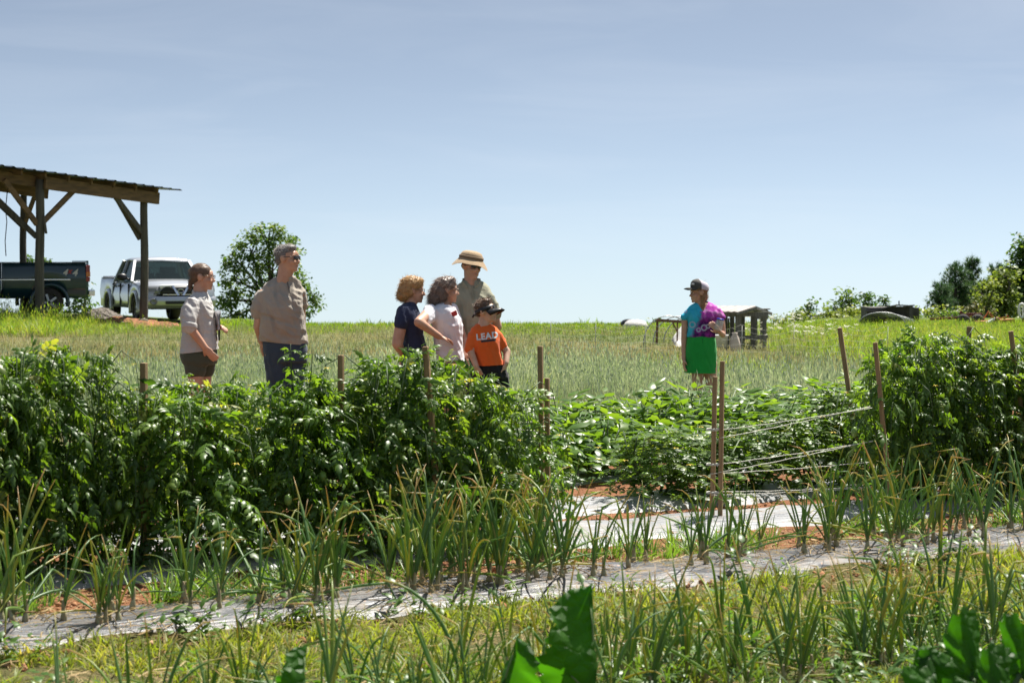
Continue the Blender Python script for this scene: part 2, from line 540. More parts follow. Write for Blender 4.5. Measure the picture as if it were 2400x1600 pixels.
mulch_strip(BED_O, 1.0, 12.5, 'wrinkled grey plastic mulch sheet under the onion row nearest the grass path', 0.37, seed=1, mat=M_mulch)
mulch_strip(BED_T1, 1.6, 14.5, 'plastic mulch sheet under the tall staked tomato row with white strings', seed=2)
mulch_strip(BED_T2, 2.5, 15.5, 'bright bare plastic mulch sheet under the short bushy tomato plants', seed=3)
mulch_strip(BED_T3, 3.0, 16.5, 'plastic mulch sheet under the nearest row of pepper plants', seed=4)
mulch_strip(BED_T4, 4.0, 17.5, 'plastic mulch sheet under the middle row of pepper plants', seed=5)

# ------------------------------------------------------------ clods of red clay and straw litter
def blob_template(seed, n=7):
    q = np.random.default_rng(seed)
    bm = bmesh.new(); bmesh.ops.create_icosphere(bm, subdivisions=1, radius=1.0)
    V = np.array([v.co[:] for v in bm.verts]); V *= (1 + q.uniform(-0.5, 0.35, (len(V), 1)))
    Fa = np.array([[v.index for v in f.verts] for f in bm.faces]); bm.free()
    return V, Fa
M_clod = leafy('clay_clod', [(0.22, 0.10, 0.05), (0.34, 0.17, 0.09), (0.40, 0.26, 0.16)], (1, 1, 1), 0.0, 0.95, spec=0.1)
parts = []
for sd in range(4):
    n = 1500
    o = np.concatenate([RNG.normal(9.24, 0.14, n // 2), RNG.normal(8.02, 0.12, n // 4), RNG.normal(10.5, 0.10, n // 4)])
    s = RNG.uniform(1.0, 11.5, len(o))
    x, y = N.x * o + U.x * s, N.y * o + U.y * s
    sc = RNG.gamma(1.5, 0.0034, len(o)) + 0.002
    pos = np.stack([x, y, gz(x, y) + sc * 0.4], -1)
    V, Fa = blob_template(sd)
    parts.append(scatter(V, Fa, pos, rot_mats(RNG.uniform(0, 6.28, len(o)), RNG.uniform(0, 6, len(o)), RNG.uniform(0, 6, len(o))), sc[:, None] * RNG.uniform(0.7, 1.4, (len(o), 3)), RNG.uniform(0, 1, len(o))))
V, Fa, r, e = cat_parts(parts)
tag(link('clay_clods', np_mesh('clay_clods', V, Fa, M_clod, {'rnd': r})), 'crumbly red clay clods in the furrows between the beds', 'soil', kind='stuff')

# ------------------------------------------------------------ open pole barn
pav = empty('pole_barn', (-9.42, 51.0, 0))
tag(pav, 'open pole barn with knee braces and a corrugated metal roof', 'barn')
def rel(p): return Vector(p) - pav.location
pR, pL = Vector((-9.42, 51.0, 0)), Vector((-11.50, 48.5, 0))
bdir = (pR - pL).normalized(); bin_ = Vector((-bdir.y, bdir.x, 0))       # bin_ points into the barn (away to the left)
zL, zR = 3.44, 3.19
def eave(t, off=0.0, z=0.0):
    """t in metres along the eave beam from the left post"""
    p = pL + bdir * t + bin_ * off
    return Vector((p.x, p.y, zL + (zR - zL) * t / (pR - pL).length + z))
LB = (pR - pL).length
def post(p, top, r, lean=(0, 0)):
    mb = MB(); zb = gzf(p.x, p.y) - 0.3
    pts, rad = [], []
    for k in range(9):
        f = k / 8
        pts.append(rel((p.x + lean[0] * f + 0.012 * math.sin(f * 9 + p.x), p.y + lean[1] * f, zb + (top - zb) * f))); rad.append(r * (1.08 - 0.16 * f))
    mb.tube(pts, rad, 14).obj('post', M_wood, pav, True)
post(pL, zL + 0.22, 0.112)
post(pR, zR + 0.26, 0.102)
pB = Vector((-13.35, 54.4, 0)); post(pB, 3.6, 0.095)
pB2 = Vector((-16.0, 50.2, 0)); post(pB2, 3.6, 0.10)
pL2 = pL - bdir * 3.4; post(pL2, 3.7, 0.11)
pB3 = pR + bin_ * 4.9 + bdir * 0.2
# eave beams: one timber left of the post, one right
MB().bar(rel(eave(-4.6, 0.13, 0.24)), rel(eave(0.02, 0.13, 0.16)), 0.09, 0.26, bev=0.008).obj('beam', M_beam, pav)
MB().bar(rel(eave(0.04, -0.135, 0.135)), rel(eave(LB + 0.36, -0.135, 0.12)), 0.09, 0.30, bev=0.008).obj('beam', M_beam, pav)
MB().bar(rel(eave(-4.6, 3.6, 0.45)), rel(eave(LB - 0.3, 3.6, 0.25)), 0.09, 0.26, bev=0.008).obj('beam', M_beam, pav)
MB().bar(rel(eave(-4.6, 7.0, 0.9)), rel(eave(-0.4, 7.0, 0.7)), 0.09, 0.26, bev=0.008).obj('beam', M_beam, pav)
# rafters
rise = 0.055
for k in range(12):
    t = -4.2 + 0.70 * k
    if t > LB + 0.40: break
    a = eave(t, -0.24, 0.31); b_ = eave(t, 7.6, 0.31 + 7.8 * rise)
    MB().bar(rel(a), rel(b_), 0.055, 0.15, bev=0.005).obj('rafter', M_beam, pav)
# corrugated roof sheets, ribs running up the slope
def roof_sheet(t0, t1, j):
    prof = []
    nrib = max(2, int(round((t1 - t0) / 0.30)))
    for k in range(nrib):
        a = t0 + (t1 - t0) * k / nrib; w = (t1 - t0) / nrib
        prof += [(a, 0.0), (a + w * 0.62, 0.0), (a + w * 0.74, 0.030), (a + w * 0.88, 0.030)]
    prof.append((t1 + 0.03, 0.0))
    mb = MB(); vs, fs = [], []
    for off, zz in ((-0.42, 0.40 - 0.42 * rise), (7.9, 0.40 + 7.9 * rise)):
        for th in (0.0, -0.006):
            for a, h in prof:
                vs.append(rel(eave(a, off, zz + h + th + 0.004 * (j % 2))))
    n = len(prof)
    for k in range(n - 1):
        fs.append((k, k + 1, 2 * n + k + 1, 2 * n + k))
        fs.append((n + k + 1, n + k, 3 * n + k, 3 * n + k + 1))
        fs.append((k + 1, k, n + k, n + k + 1)); fs.append((2 * n + k, 2 * n + k + 1, 3 * n + k + 1, 3 * n + k))
    fs.append((0, 2 * n, 3 * n, n)); fs.append((n - 1, 2 * n - 1, 4 * n - 1, 3 * n - 1))
    mb.add(vs, fs).obj('roof_sheet', M_roof, pav)
for j in range(9):
    t0 = -4.7 + 0.92 * j
    roof_sheet(t0, t0 + 0.92 if j < 8 else LB + 0.88, j)
MB().bar(rel(eave(-5.0, 1.2, 0.62)), rel(eave(-1.7, 1.6, 0.50)), 0.16, 0.02).obj('loose_sheet', M_roof, pav)
# knee braces
def brace(a, b_, w=0.075, h=0.13):
    MB().bar(rel(a), rel(b_), w, h, bev=0.006).obj('brace', M_beam if random.random() < 0.5 else M_wood, pav)
brace(eave(0.08, 0.0, -0.82), eave(0.95, -0.06, 0.03))
brace(eave(LB - 0.08, 0.0, -0.78), eave(LB - 1.00, -0.10, 0.02))
brace(eave(LB - 0.05, 0.10, -0.95), eave(LB - 0.75, 0.16, 0.02))
brace(eave(-0.08, 0.0, -0.88), eave(-1.0, 0.05, 0.10))
brace(eave(-0.02, 0.10, -1.18), eave(-0.9, 1.25, 0.12))
brace(Vector((pB.x - 0.05, pB.y, 2.65)), Vector((pB.x - 1.25, pB.y - 0.3, 3.85)))
brace(Vector((pB.x, pB.y - 0.05, 2.55)), Vector((pB.x + 0.55, pB.y - 0.75, 3.60)))
MB().box(rel((pL.x + 0.135, pL.y - 0.04, 2.55)), (0.045, 0.09, 0.42), Matrix.Rotation(R(-8), 3, 'Y')).obj('wooden_block', M_wood, pav)
w0 = P(15, 470, 50); 
MB().tube([rel(P(18, 440, 50) ), rel(P(13, 490, 50)), rel(P(16, 520, 50)), rel(P(12, 565, 50)), rel(P(14, 600, 50))], 0.012, 5).obj('hanging_wire', M_black, pav, True)
# heap of red clay and rubble at the post foot
def heap(name, label, c, rx, ry, h, mat, seed):
    q = np.random.default_rng(seed); n = 26
    a = np.linspace(-1, 1, n); A, B = np.meshgrid(a, a)
    rr = np.sqrt(A * A + B * B)
    X, Y = c[0] + A * rx, c[1] + B * ry
    Z = h * np.clip(1 - rr, 0, 1) ** 0.8
    for k in range(14):
        f = q.uniform(3, 16); Z += (rr < 0.95) * 0.10 * h / (1 + f / 8) * np.sin(f * A + q.uniform(0, 6)) * np.sin(f * B + q.uniform(0, 6)) * 1.5
    Z = gz(X, Y) - 0.02 + np.where(rr < 1, np.maximum(Z, 0), -0.05)
    idx = np.arange(n * n).reshape(n, n)
    fa = np.stack([idx[:-1, :-1], idx[:-1, 1:], idx[1:, 1:], idx[1:, :-1]], -1).reshape(-1, 4)
    ob = link(name, np_mesh(name, np.stack([X, Y, Z], -1).reshape(-1, 3), fa, mat, shade=True))
    return tag(ob, label, 'dirt heap')
M_clay = plain('red_clay', (0.34, 0.145, 0.065), 0.95, (0.20, 0.085, 0.04), 6, bumpd=0.05, bscale=12)
M_rubble = plain('grey_rubble', (0.16, 0.14, 0.12), 0.95, (0.09, 0.075, 0.06), 5, bumpd=0.06, bscale=9)
heap('clay_heap', 'low heap of red clay at the foot of the corner post', (-9.9, 50.6), 1.5, 0.9, 0.30, M_clay, 3)
heap('rubble_heap', 'grey rubble heap between the dark truck and silver pickup', (-10.6, 51.6), 0.9, 0.8, 0.45, M_rubble, 4)
for k in range(9):
    p = P(200 + 17 * k + random.uniform(-9, 9), 745, 50.4 + random.uniform(-0.6, 0.8))
    V, Fa = blob_template(20 + k); sc = random.uniform(0.06, 0.16)
    ob = link('stone', np_mesh('stone', V * np.array([sc * 1.3, sc, sc * 0.8]), Fa, M_rubble if k % 3 else M_clay, shade=True), None, (p.x, p.y, gzf(p.x, p.y) + sc * 0.5 + 0.06))
    tag(ob, 'lump of rubble in the grass between the two barn posts', 'stone', 'rubble lumps by the barn')

# ------------------------------------------------------------ pickup trucks
M_glass, t, b, o = new_mat('car_glass')
b.inputs['Base Color'].default_value = (0.02, 0.03, 0.03, 1); b.inputs['Roughness'].default_value = 0.03
b.inputs['Specular IOR Level'].default_value = 0.9
gl = nd(t, 'ShaderNodeBsdfTransparent'); gl.inputs[0].default_value = (0.62, 0.72, 0.70, 1)
mx = nd(t, 'ShaderNodeMixShader'); mx.inputs[0].default_value = 0.55
t.links.new(b.outputs[0], mx.inputs[1]); t.links.new(gl.outputs[0], mx.inputs[2]); t.links.new(mx.outputs[0], o.inputs[0])
M_silver = plain('silver_paint', (0.52, 0.54, 0.57), 0.28, (0.47, 0.49, 0.52), 1.2, metal=0.55, coat=0.6)
M_teal = plain('dark_teal_paint', (0.010, 0.045, 0.062), 0.3, (0.007, 0.034, 0.050), 1.0, metal=0.2, coat=0.7)
M_chrome = plain('chrome', (0.78, 0.78, 0.80), 0.12, (0.65, 0.65, 0.68), 3, metal=1.0)
M_alloy = plain('alloy_wheel', (0.45, 0.46, 0.47), 0.3, (0.35, 0.35, 0.36), 5, metal=0.8)
M_lamp = plain('lamp_glass', (0.20, 0.21, 0.22), 0.06, (0.12, 0.12, 0.13), 9, coat=0.8)
M_red = plain('red_lens', (0.35, 0.02, 0.015), 0.15, coat=0.5)
M_orange_l = plain('amber_lens', (0.75, 0.22, 0.03), 0.15, coat=0.5)
M_seat = plain('seat_cloth', (0.10, 0.10, 0.105), 0.9)

def arc_pts(cx, cz, r, a0, a1, n=10):
    return [(cx + r * math.cos(a0 + (a1 - a0) * k / n), cz + r * math.sin(a0 + (a1 - a0) * k / n)) for k in range(n + 1)]
def body_shell(prof_fn, xs, half_fn, nz=1):
    pass
def wheel(parent, x, y, z, r, w, spokes, side):
    t = empty('wheel', (x, y, z)); t.parent = parent
    m = Matrix.Rotation(R(90), 3, 'X')
    MB().lathe([(r * 0.62, -w / 2), (r * 0.90, -w / 2), (r * 0.985, -w * 0.38), (r, -w * 0.15), (r, w * 0.15), (r * 0.985, w * 0.38), (r * 0.90, w / 2), (r * 0.62, w / 2)], n=36, m=m, ring=True).obj('tyre', M_tyre, t, True)
    mb = MB()
    mb.lathe([(r * 0.64, -w * 0.40), (r * 0.60, -w * 0.36), (r * 0.60, w * 0.36), (r * 0.64, w * 0.40)], n=36, m=m, ring=True)
    yo = side * w * 0.34
    for k in range(spokes):
        a = 2 * math.pi * k / spokes
        d = Vector((math.cos(a), 0, math.sin(a)))
        mb.bar(Vector((0, yo, 0)) + d * r * 0.10, Vector((0, yo * 0.9, 0)) + d * r * 0.61, r * 0.15, r * 0.05, up=(0, 1, 0))
    mb.lathe([(r * 0.02, yo - 0.02), (r * 0.16, yo - 0.02), (r * 0.17, yo + 0.015), (r * 0.12, yo + 0.03), (r * 0.02, yo + 0.03)], n=18, m=Matrix.Rotation(R(90), 3, 'X'))
    mb.obj('rim', M_alloy, t, False)
    MB().lathe([(r * 0.05, -yo * 0.2 - 0.01), (r * 0.58, -yo * 0.2 - 0.01), (r * 0.58, -yo * 0.2 + 0.01), (r * 0.05, -yo * 0.2 + 0.01)], n=24, m=m).obj('brake_disc', M_black, t)

def side_shell(top_pts, bot_pts, half, tuck, mat, name, parent, crown=0.0):
    """body panel from a side outline sampled at matching x, with rounded shoulders. top_pts/bot_pts [(x,z)] same x."""
    mb = MB(); rings = []
    for (x, zt), (_, zb) in zip(top_pts, bot_pts):
        h = half(x) if callable(half) else half
        dz = zt - zb
        ring = []
        cs = [(-1.0, 0.02), (-1.0, 0.25), (-1.03, 0.45), (-1.0, 0.75), (-0.97, 0.92), (-0.90, 0.99), (-0.5, 1.0 + crown), (0, 1.0 + crown * 1.3), (0.5, 1.0 + crown), (0.90, 0.99), (0.97, 0.92), (1.0, 0.75), (1.03, 0.45), (1.0, 0.25), (1.0, 0.02), (0.92, 0.0), (0, 0.0), (-0.92, 0.0)]
        for a, f in cs:
            ring.append((x, a * h * (1 - tuck * max(0, f - 0.75)), zb + dz * f))
        rings.append(ring)
    mb.loft(rings)
    return mb.obj(name, mat, parent, True)

def pickup(name, paint, loc, rz, L, hood_z, rail_z, roof_z, rocker_z, wheel_r, wf, wr, hw, cab, label, detail):
    """x forward, origin on the ground at mid-length. wf/wr wheel x. cab=(rear x, roof rear x, roof front x, windscreen foot x)"""
    t = empty(name, loc, rz); tag(t, label, 'pickup truck')
    xf, xb = L / 2, -L / 2
    ra = wheel_r * 1.22
    def bot(x):
        z = rocker_z
        for wx in (wf, wr):
            if abs(x - wx) < ra: z = max(z, wheel_r + math.sqrt(ra * ra - (x - wx) ** 2) * 1.0)
        if x > xf - 0.25: z = max(z, rocker_z + 0.03)
        return z
    def sample(a, b_, fn):
        xs = sorted(set([a, b_] + list(np.linspace(a, b_, 26)) + [w + ra * math.cos(k * math.pi / 14) for w in (wf, wr) for k in range(15) if a < w + ra * math.cos(k * math.pi / 14) < b_] + [w + sg * (ra + 0.002) for w in (wf, wr) for sg in (-1, 1) if a < w + sg * (ra + 0.002) < b_]))
        return [(x, fn(x)) for x in xs], [(x, bot(x)) for x in xs]
    # front clip with hood
    def hood(x):
        f = (x - cab[3]) / (xf - cab[3])
        return hood_z + 0.075 - 0.05 * f - 0.11 * max(0, f - 0.72) / 0.28
    tp, bp = sample(cab[3] - 0.02, xf - 0.06, hood)
    side_shell(tp, bp, lambda x: hw * (1 - 0.09 * max(0, (x - (xf - 0.75)) / 0.75) ** 2), 0.25, paint, 'front_body', t, 0.02)
    # cab lower
    tp, bp = sample(cab[0], cab[3] - 0.03, lambda x: hood_z + 0.055)
    side_shell(tp, bp, hw, 0.2, paint, 'cab_body', t)
    # bed
    tp, bp = sample(xb + 0.03, cab[0] - 0.025, lambda x: rail_z)
    bed = MB()
    for sg in (-1, 1):
        rings = []
        for (x, zt), (_, zb) in zip(tp, bp):
            dz = zt - zb
            rings.append([(x, sg * hw * a, zb + dz * f) for a, f in ((1.0, 0.0), (1.0, 0.3), (1.025, 0.5), (1.0, 0.8), (0.985, 0.96), (0.96, 1.0), (0.88, 1.0), (0.86, 0.95), (0.86, 0.0))])
        bed.loft(rings)
    bed.box((xb + (cab[0] - xb) / 2, 0, rocker_z + 0.28), (cab[0] - xb - 0.1, hw * 1.8, 0.06))
    bed.box((cab[0] - 0.06, 0, (rocker_z + 0.2 + rail_z) / 2), (0.05, hw * 1.75, rail_z - rocker_z - 0.25))
    bed.obj('bed', paint, t, True)
    MB().box((xb + 0.03, 0, (rocker_z + 0.12 + rail_z) / 2 + 0.05), (0.06, hw * 1.86, rail_z - rocker_z - 0.10), None, 0.015).obj('tailgate', paint, t)
    MB().box((xb - 0.09, 0, rocker_z + 0.13), (0.16, hw * 1.92, 0.16), None, 0.03).obj('rear_bumper', M_chrome, t)
    MB().bar((xb + 0.08, hw * 0.93, rail_z + 0.012), (cab[0] - 0.05, hw * 0.93, rail_z + 0.012), 0.11, 0.02).obj('bed_rail_cap', M_black, t)
    MB().bar((xb + 0.08, -hw * 0.93, rail_z + 0.012), (cab[0] - 0.05, -hw * 0.93, rail_z + 0.012), 0.11, 0.02).obj('bed_rail_cap', M_black, t)
    # greenhouse: roof, pillars, glass
    belt = hood_z + 0.05
    rh = hw * 0.78
    roof = MB()
    rr_, rf_ = cab[1], cab[2]
    ring_at = lambda x, z, h: [(x, a * h, z + dz) for a, dz in ((-1, -0.07), (-0.98, -0.03), (-0.90, 0.0), (-0.45, 0.022), (0, 0.03), (0.45, 0.022), (0.90, 0.0), (0.98, -0.03), (1, -0.07), (0.9, -0.075), (0, -0.05), (-0.9, -0.075))]
    roof.loft([ring_at(rr_ - 0.10, roof_z - 0.075, rh * 0.98), ring_at(rr_ + 0.05, roof_z - 0.025, rh), ring_at((rr_ + rf_) / 2, roof_z, rh), ring_at(rf_ - 0.1, roof_z - 0.02, rh), ring_at(rf_ + 0.06, roof_z - 0.07, rh * 0.97)])
    roof.obj('roof', paint, t, True)
    def pil(xa, ya, za, xb_, yb, zb, w, nm='pillar', mt=paint):
        for sg in (-1, 1):
            MB().bar((xa, sg * ya, za), (xb_, sg * yb, zb), 0.055, w, up=(0, 1, 0), bev=0.01).obj(nm, mt, t)
    pil(cab[3] - 0.02, hw * 0.95, belt - 0.03, rf_ + 0.02, rh * 0.955, roof_z - 0.08, 0.075)
    pil(cab[0] + 0.06, hw * 0.95, belt - 0.03, rr_ - 0.03, rh * 0.955, roof_z - 0.08, 0.14)
    xm0, xm1 = (cab[0] + cab[3]) / 2 - 0.10, (rr_ + rf_) / 2 - 0.12
    pil(xm0, hw * 0.965, belt - 0.03, xm1, rh * 0.965, roof_z - 0.07, 0.10)
    def pane(pts, nm='window'):
        n = (Vector(pts[1]) - Vector(pts[0])).cross(Vector(pts[2]) - Vector(pts[0])).normalized() * 0.006
        q = [Vector(p) + n for p in pts] + [Vector(p) - n for p in pts]
        k = len(pts)
        MB().add(q, [tuple(range(k)), tuple(range(2 * k - 1, k - 1, -1))] + [(i, (i + 1) % k, k + (i + 1) % k, k + i) for i in range(k)]).obj(nm, M_glass, t)
    pane([(cab[3] - 0.03, -hw * 0.92, belt), (cab[3] + 0.03, 0, belt), (cab[3] - 0.03, hw * 0.92, belt), (rf_ + 0.015, rh * 0.93, roof_z - 0.09), (rf_ + 0.045, 0, roof_z - 0.065), (rf_ + 0.015, -rh * 0.93, roof_z - 0.09)], 'windscreen')
    pane([(cab[0] + 0.02, -hw * 0.9, belt), (cab[0] + 0.02, hw * 0.9, belt), (rr_ - 0.07, rh * 0.9, roof_z - 0.09), (rr_ - 0.07, -rh * 0.9, roof_z - 0.09)], 'rear_window')
    for sg in (-1, 1):
        pane([(cab[0] + 0.16, sg * hw * 0.952, belt), (xm0 - 0.05, sg * hw * 0.958, belt), (xm1 - 0.04, sg * rh * 0.962, roof_z - 0.10), (rr_ + 0.05, sg * rh * 0.96, roof_z - 0.10)])
        pane([(xm0 + 0.05, sg * hw * 0.958, belt), (cab[3] - 0.10, sg * hw * 0.952, belt), (rf_ - 0.06, sg * rh * 0.96, roof_z - 0.10), (xm1 + 0.05, sg * rh * 0.962, roof_z - 0.10)])
    # doors: gaps and handles
    for sg in (-1, 1):
        for xd in (cab[0] + 0.05, xm0, cab[3] - 0.12):
            MB().box((xd, sg * hw * 1.008, (rocker_z + hood_z) / 2 + 0.02), (0.012, 0.05, hood_z - rocker_z - 0.10)).obj('door_gap', M_black, t)
        for xd in (xm0 - 0.14, cab[0] + 0.20):
            MB().box((xd, sg * hw * 1.035, hood_z - 0.10), (0.16, 0.03, 0.055), None, 0.012).obj('door_handle', M_black, t)
        mir = MB().ell((cab[3] - 0.16, sg * (hw + 0.17), belt + 0.10), (0.07, 0.14, 0.10))
        mir.bar((cab[3] - 0.18, sg * hw * 0.95, belt + 0.03), (cab[3] - 0.16, sg * (hw + 0.08), belt + 0.06), 0.06, 0.05)
        mir.obj('wing_mirror', M_black, t, True)
    # wheels, arches, seats, underside
    for wx in (wf, wr):
        for sg in (-1, 1):
            wheel(t, wx, sg * (hw - 0.13), wheel_r, wheel_r, 0.26, 5, sg)
            MB().tube([(wx + ra * 1.02 * math.cos(a), sg * (hw + 0.012), wheel_r + ra * 1.0 * math.sin(a)) for a in np.linspace(-0.25, math.pi + 0.25, 20)], [(0.055, 0.05)] * 20, 8).obj('wheel_arch', detail.get('arch', paint), t, True)
    MB().box((0, 0, rocker_z + 0.09), (L * 0.92, hw * 1.45, 0.20)).obj('underbody', M_black, t)
    for sx in (cab[0] + 0.42, cab[3] - 0.95):
        for sy in (-0.36, 0.36):
            st = MB().box((sx, sy * hw, hood_z - 0.05), (0.16, 0.46, 0.62), Matrix.Rotation(R(-14), 3, 'Y'), 0.05)
            st.box((sx - 0.07, sy * hw, hood_z + 0.34), (0.09, 0.25, 0.17), None, 0.03)
            st.obj('seat', M_seat, t)
    MB().tube([(cab[3] - 0.55 + 0.10 * math.sin(a) * 0.4, 0.36 * hw + 0.19 * math.cos(a), hood_z + 0.04 + 0.17 * math.sin(a)) for a in np.linspace(0, 6.28, 20)], 0.015, 6).obj('steering_wheel', M_black, t)
    return t

f_dir = Vector((0.403, -0.915, 0)).normalized()
tac = pickup('silver_pickup', M_silver, (-9.98, 55.95, gzf(-10.0, 55.9) - 0.01), math.atan2(f_dir.y, f_dir.x), 5.35, 1.10, 1.20, 1.78, 0.40, 0.385, 1.70, -1.58, 0.93,
             (-0.95, -0.55, 0.55, 1.12), 'silver crew cab pickup parked facing the camera beside the barn', {})
xf = 5.35 / 2
tac.scale = (1.0, 1.09, 1.0)
# front end
fb = MB()
fb.loft([[(xf - 0.02 - 0.10 * abs(a) ** 2.5 + dx, a * 0.90, z) for z, dx in ((0.46, -0.02), (0.50, 0.05), (0.62, 0.08), (0.735, 0.06), (0.75, -0.02))] for a in np.linspace(-1, 1, 17)])
fb.obj('front_bumper', M_silver, tac, True)
MB().loft([[(xf - 0.05 - 0.10 * abs(a) ** 2.5 + dx, a * 0.88, z) for z, dx in ((0.75, -0.05), (0.75, 0.03), (1.02, 0.0), (1.02, -0.08))] for a in np.linspace(-1, 1, 13)]).obj('grille_panel', M_black, tac, True)
for sg in (-1, 1):
    gr = MB()
    gr.loft([[(xf - 0.03 - 0.06 * abs(a) ** 2.5 + dx, a * 0.88, z) for z, dx in ((0.775, -0.03), (0.775, 0.025), (0.80, 0.025), (0.80, -0.03))] for a in np.linspace(0.02 * sg, 0.50 * sg, 5)])
    gr.bar((xf + 0.005, sg * 0.06, 0.77), (xf - 0.02, sg * 0.20, 1.03), 0.05, 0.04, up=(1, 0, 0))
    gr.bar((xf - 0.02, sg * 0.18, 1.025), (xf - 0.06, sg * 0.52, 1.01), 0.04, 0.03)
    gr.obj('grille_frame', M_chrome, tac)
    MB().loft([[(xf - 0.03 - 0.10 * abs(a) ** 2.5 + dx, sg * abs(a) * 0.9, z) for z, dx in ((zl, -0.05), (zl, 0.02), (0.995, 0.0), (0.995, -0.06))] for a, zl in ((0.56, 0.80), (0.7, 0.785), (0.85, 0.81), (0.985, 0.86))]).obj('headlight', M_lamp, tac, True)
    MB().lathe([(0.02, 0), (0.088, 0.0), (0.095, 0.03), (0.07, 0.045), (0.055, 0.035), (0.02, 0.03)], (xf + 0.005, sg * 0.68, 0.60), 20, Matrix.Rotation(R(90), 3, 'Y')).obj('fog_lamp', M_lamp, tac, True)
MB().box((xf + 0.065, 0, 0.575), (0.03, 0.78, 0.085), None, 0.008).obj('air_intake', M_black, tac)
MB().tube([(xf + 0.0 + 0.0, 0.075 * math.cos(a), 0.885 + 0.05 * math.sin(a)) for a in np.linspace(0, 6.28, 20)], 0.01, 6).obj('grille_badge', M_chrome, tac)
for k in range(5):
    MB().box((xf - 0.015, 0, 0.82 + 0.04 * k), (0.02, 0.9, 0.010)).obj('grille_slat', M_seat, tac)
MB().bar((1.24, -0.55, 1.175), (1.30, 0.05, 1.175), 0.02, 0.015).obj('wiper', M_black, tac)
MB().bar((1.24, 0.1, 1.175), (1.30, 0.62, 1.175), 0.02, 0.015).obj('wiper', M_black, tac)

g_dir = Vector((-math.cos(R(24)), -math.sin(R(24)), 0))
g_rear = P(209, 616, 52.5); g_rear.z = 0
near = Vector((-g_dir.y, g_dir.x, 0))          # truck's left
if near.y > 0: near = -near
gL, ghw = 5.8, 1.0
gc = g_rear + g_dir * (gL / 2) - near * ghw
gmc = pickup('dark_pickup', M_teal, (gc.x, gc.y, 0.21), math.atan2(g_dir.y, g_dir.x), gL, 1.18, 1.42, 1.96, 0.50, 0.385, 1.75, -1.86, ghw,
             (-0.62, -0.38, 0.5, 1.15), 'dark teal pickup with 4x4 lettering under the barn roof', {})
sgn = 1 if (Vector((-g_dir.y, g_dir.x, 0)) - near).length < 0.1 else -1
for sg in (-1, 1):
    MB().box((-gL / 2 + 0.035, sg * (ghw - 0.015), 1.23), (0.11, 0.09, 0.26), None, 0.015).obj('tail_light', M_red, gmc)
    MB().box((-gL / 2 + 0.030, sg * (ghw - 0.008), 1.12), (0.115, 0.09, 0.13), None, 0.015).obj('indicator', M_orange_l, gmc)
    MB().box((-gL / 2 + 0.035, sg * (ghw - 0.015), 0.99), (0.11, 0.09, 0.12), None, 0.015).obj('tail_light', M_red, gmc)
    MB().box((-1.0, sg * (ghw + 0.018), 0.98), (2.8, 0.03, 0.035), None, 0.008).obj('trim_strip', M_chrome, gmc)
def text(body, size, mat, name, parent, loc, rot, ext=0.003, shear=0.0, off=0.0):
    cu = bpy.data.curves.new(name, 'FONT'); cu.body = body; cu.size = size; cu.extrude = ext; cu.shear = shear
    cu.align_x = 'CENTER'; cu.align_y = 'CENTER'; cu.offset = off
    tmp = bpy.data.objects.new('tmp', cu); COL.objects.link(tmp)
    bpy.context.view_layer.update()
    me = bpy.data.meshes.new_from_object(tmp.evaluated_get(bpy.context.evaluated_depsgraph_get()))
    bpy.data.objects.remove(tmp)
    me.materials.clear(); me.materials.append(mat)
    return link(name, me, parent, loc, rot)
M_decal = plain('decal_white', (0.72, 0.72, 0.70), 0.5)
M_decal_r = plain('decal_red', (0.45, 0.04, 0.03), 0.5)
yy = sgn * (ghw + 0.012)
rot = (R(90), 0, 0) if sgn < 0 else (R(90), 0, R(180))
dx = 1 if sgn < 0 else -1
text('4', 0.26, M_decal, 'lettering', gmc, (-gL / 2 + 0.52 - dx * 0.13, yy, 1.15), rot, shear=0.3, off=0.006)
text('4', 0.26, M_decal, 'lettering', gmc, (-gL / 2 + 0.52 + dx * 0.13, yy, 1.15), rot, shear=0.3, off=0.006)
text('x', 0.19, M_decal_r, 'lettering', gmc, (-gL / 2 + 0.52 , yy * 1.001, 1.20), rot, shear=0.3, off=0.008)

# ------------------------------------------------------------ small gabled animal shelter
sh = empty('animal_shelter', (P(1745, 800, 40).x, 40, 0))
tag(sh, 'small open wooden shelter with a gabled metal roof behind the girl', 'shelter')
M_tin = plain('pale_tin', (0.40, 0.36, 0.33), 0.55, (0.28, 0.25, 0.23), 4, metal=0.3)
def sp(px, py, dd=0.0): return P(px, py, 40 + dd) - sh.location
zb = -0.17 - 0.0
def spost(px, pt, dd, w=0.085):
    a = sp(px, pt, dd); MB().bar((a.x, a.y, zb), a, w, w, up=(0, 1, 0), bev=0.004).obj('post', M_grey_wood, sh)
spost(1792, 735, 0, 0.075); spost(1765, 733, 0.3, 0.09); spost(1730, 738, 0, 0.11); spost(1716, 738, 0.5, 0.09); spost(1693, 738, 0.2, 0.06)
spost(1770, 735, 1.6); spost(1700, 735, 1.6); spost(1676, 737, 0.1, 0.08); spost(1740, 735, 1.6, 0.1)
MB().bar(sp(1670, 737, -0.04), sp(1738, 737, -0.04), 0.05, 0.09).obj('beam', M_grey_wood, sh)
MB().bar(sp(1730, 737, -0.05), sp(1800, 736, -0.05), 0.05, 0.085).obj('beam', M_grey_wood, sh)
MB().bar(sp(1725, 790, -0.05), sp(1796, 791, -0.02), 0.03, 0.08).obj('rail', M_grey_wood, sh)
MB().bar(sp(1735, 818, -0.05), sp(1796, 818, -0.02), 0.03, 0.07).obj('rail', M_grey_wood, sh)
MB().bar(sp(1765, 788, 1.6), sp(1800, 789, 1.6), 0.03, 0.06).obj('rail', M_grey_wood, sh)
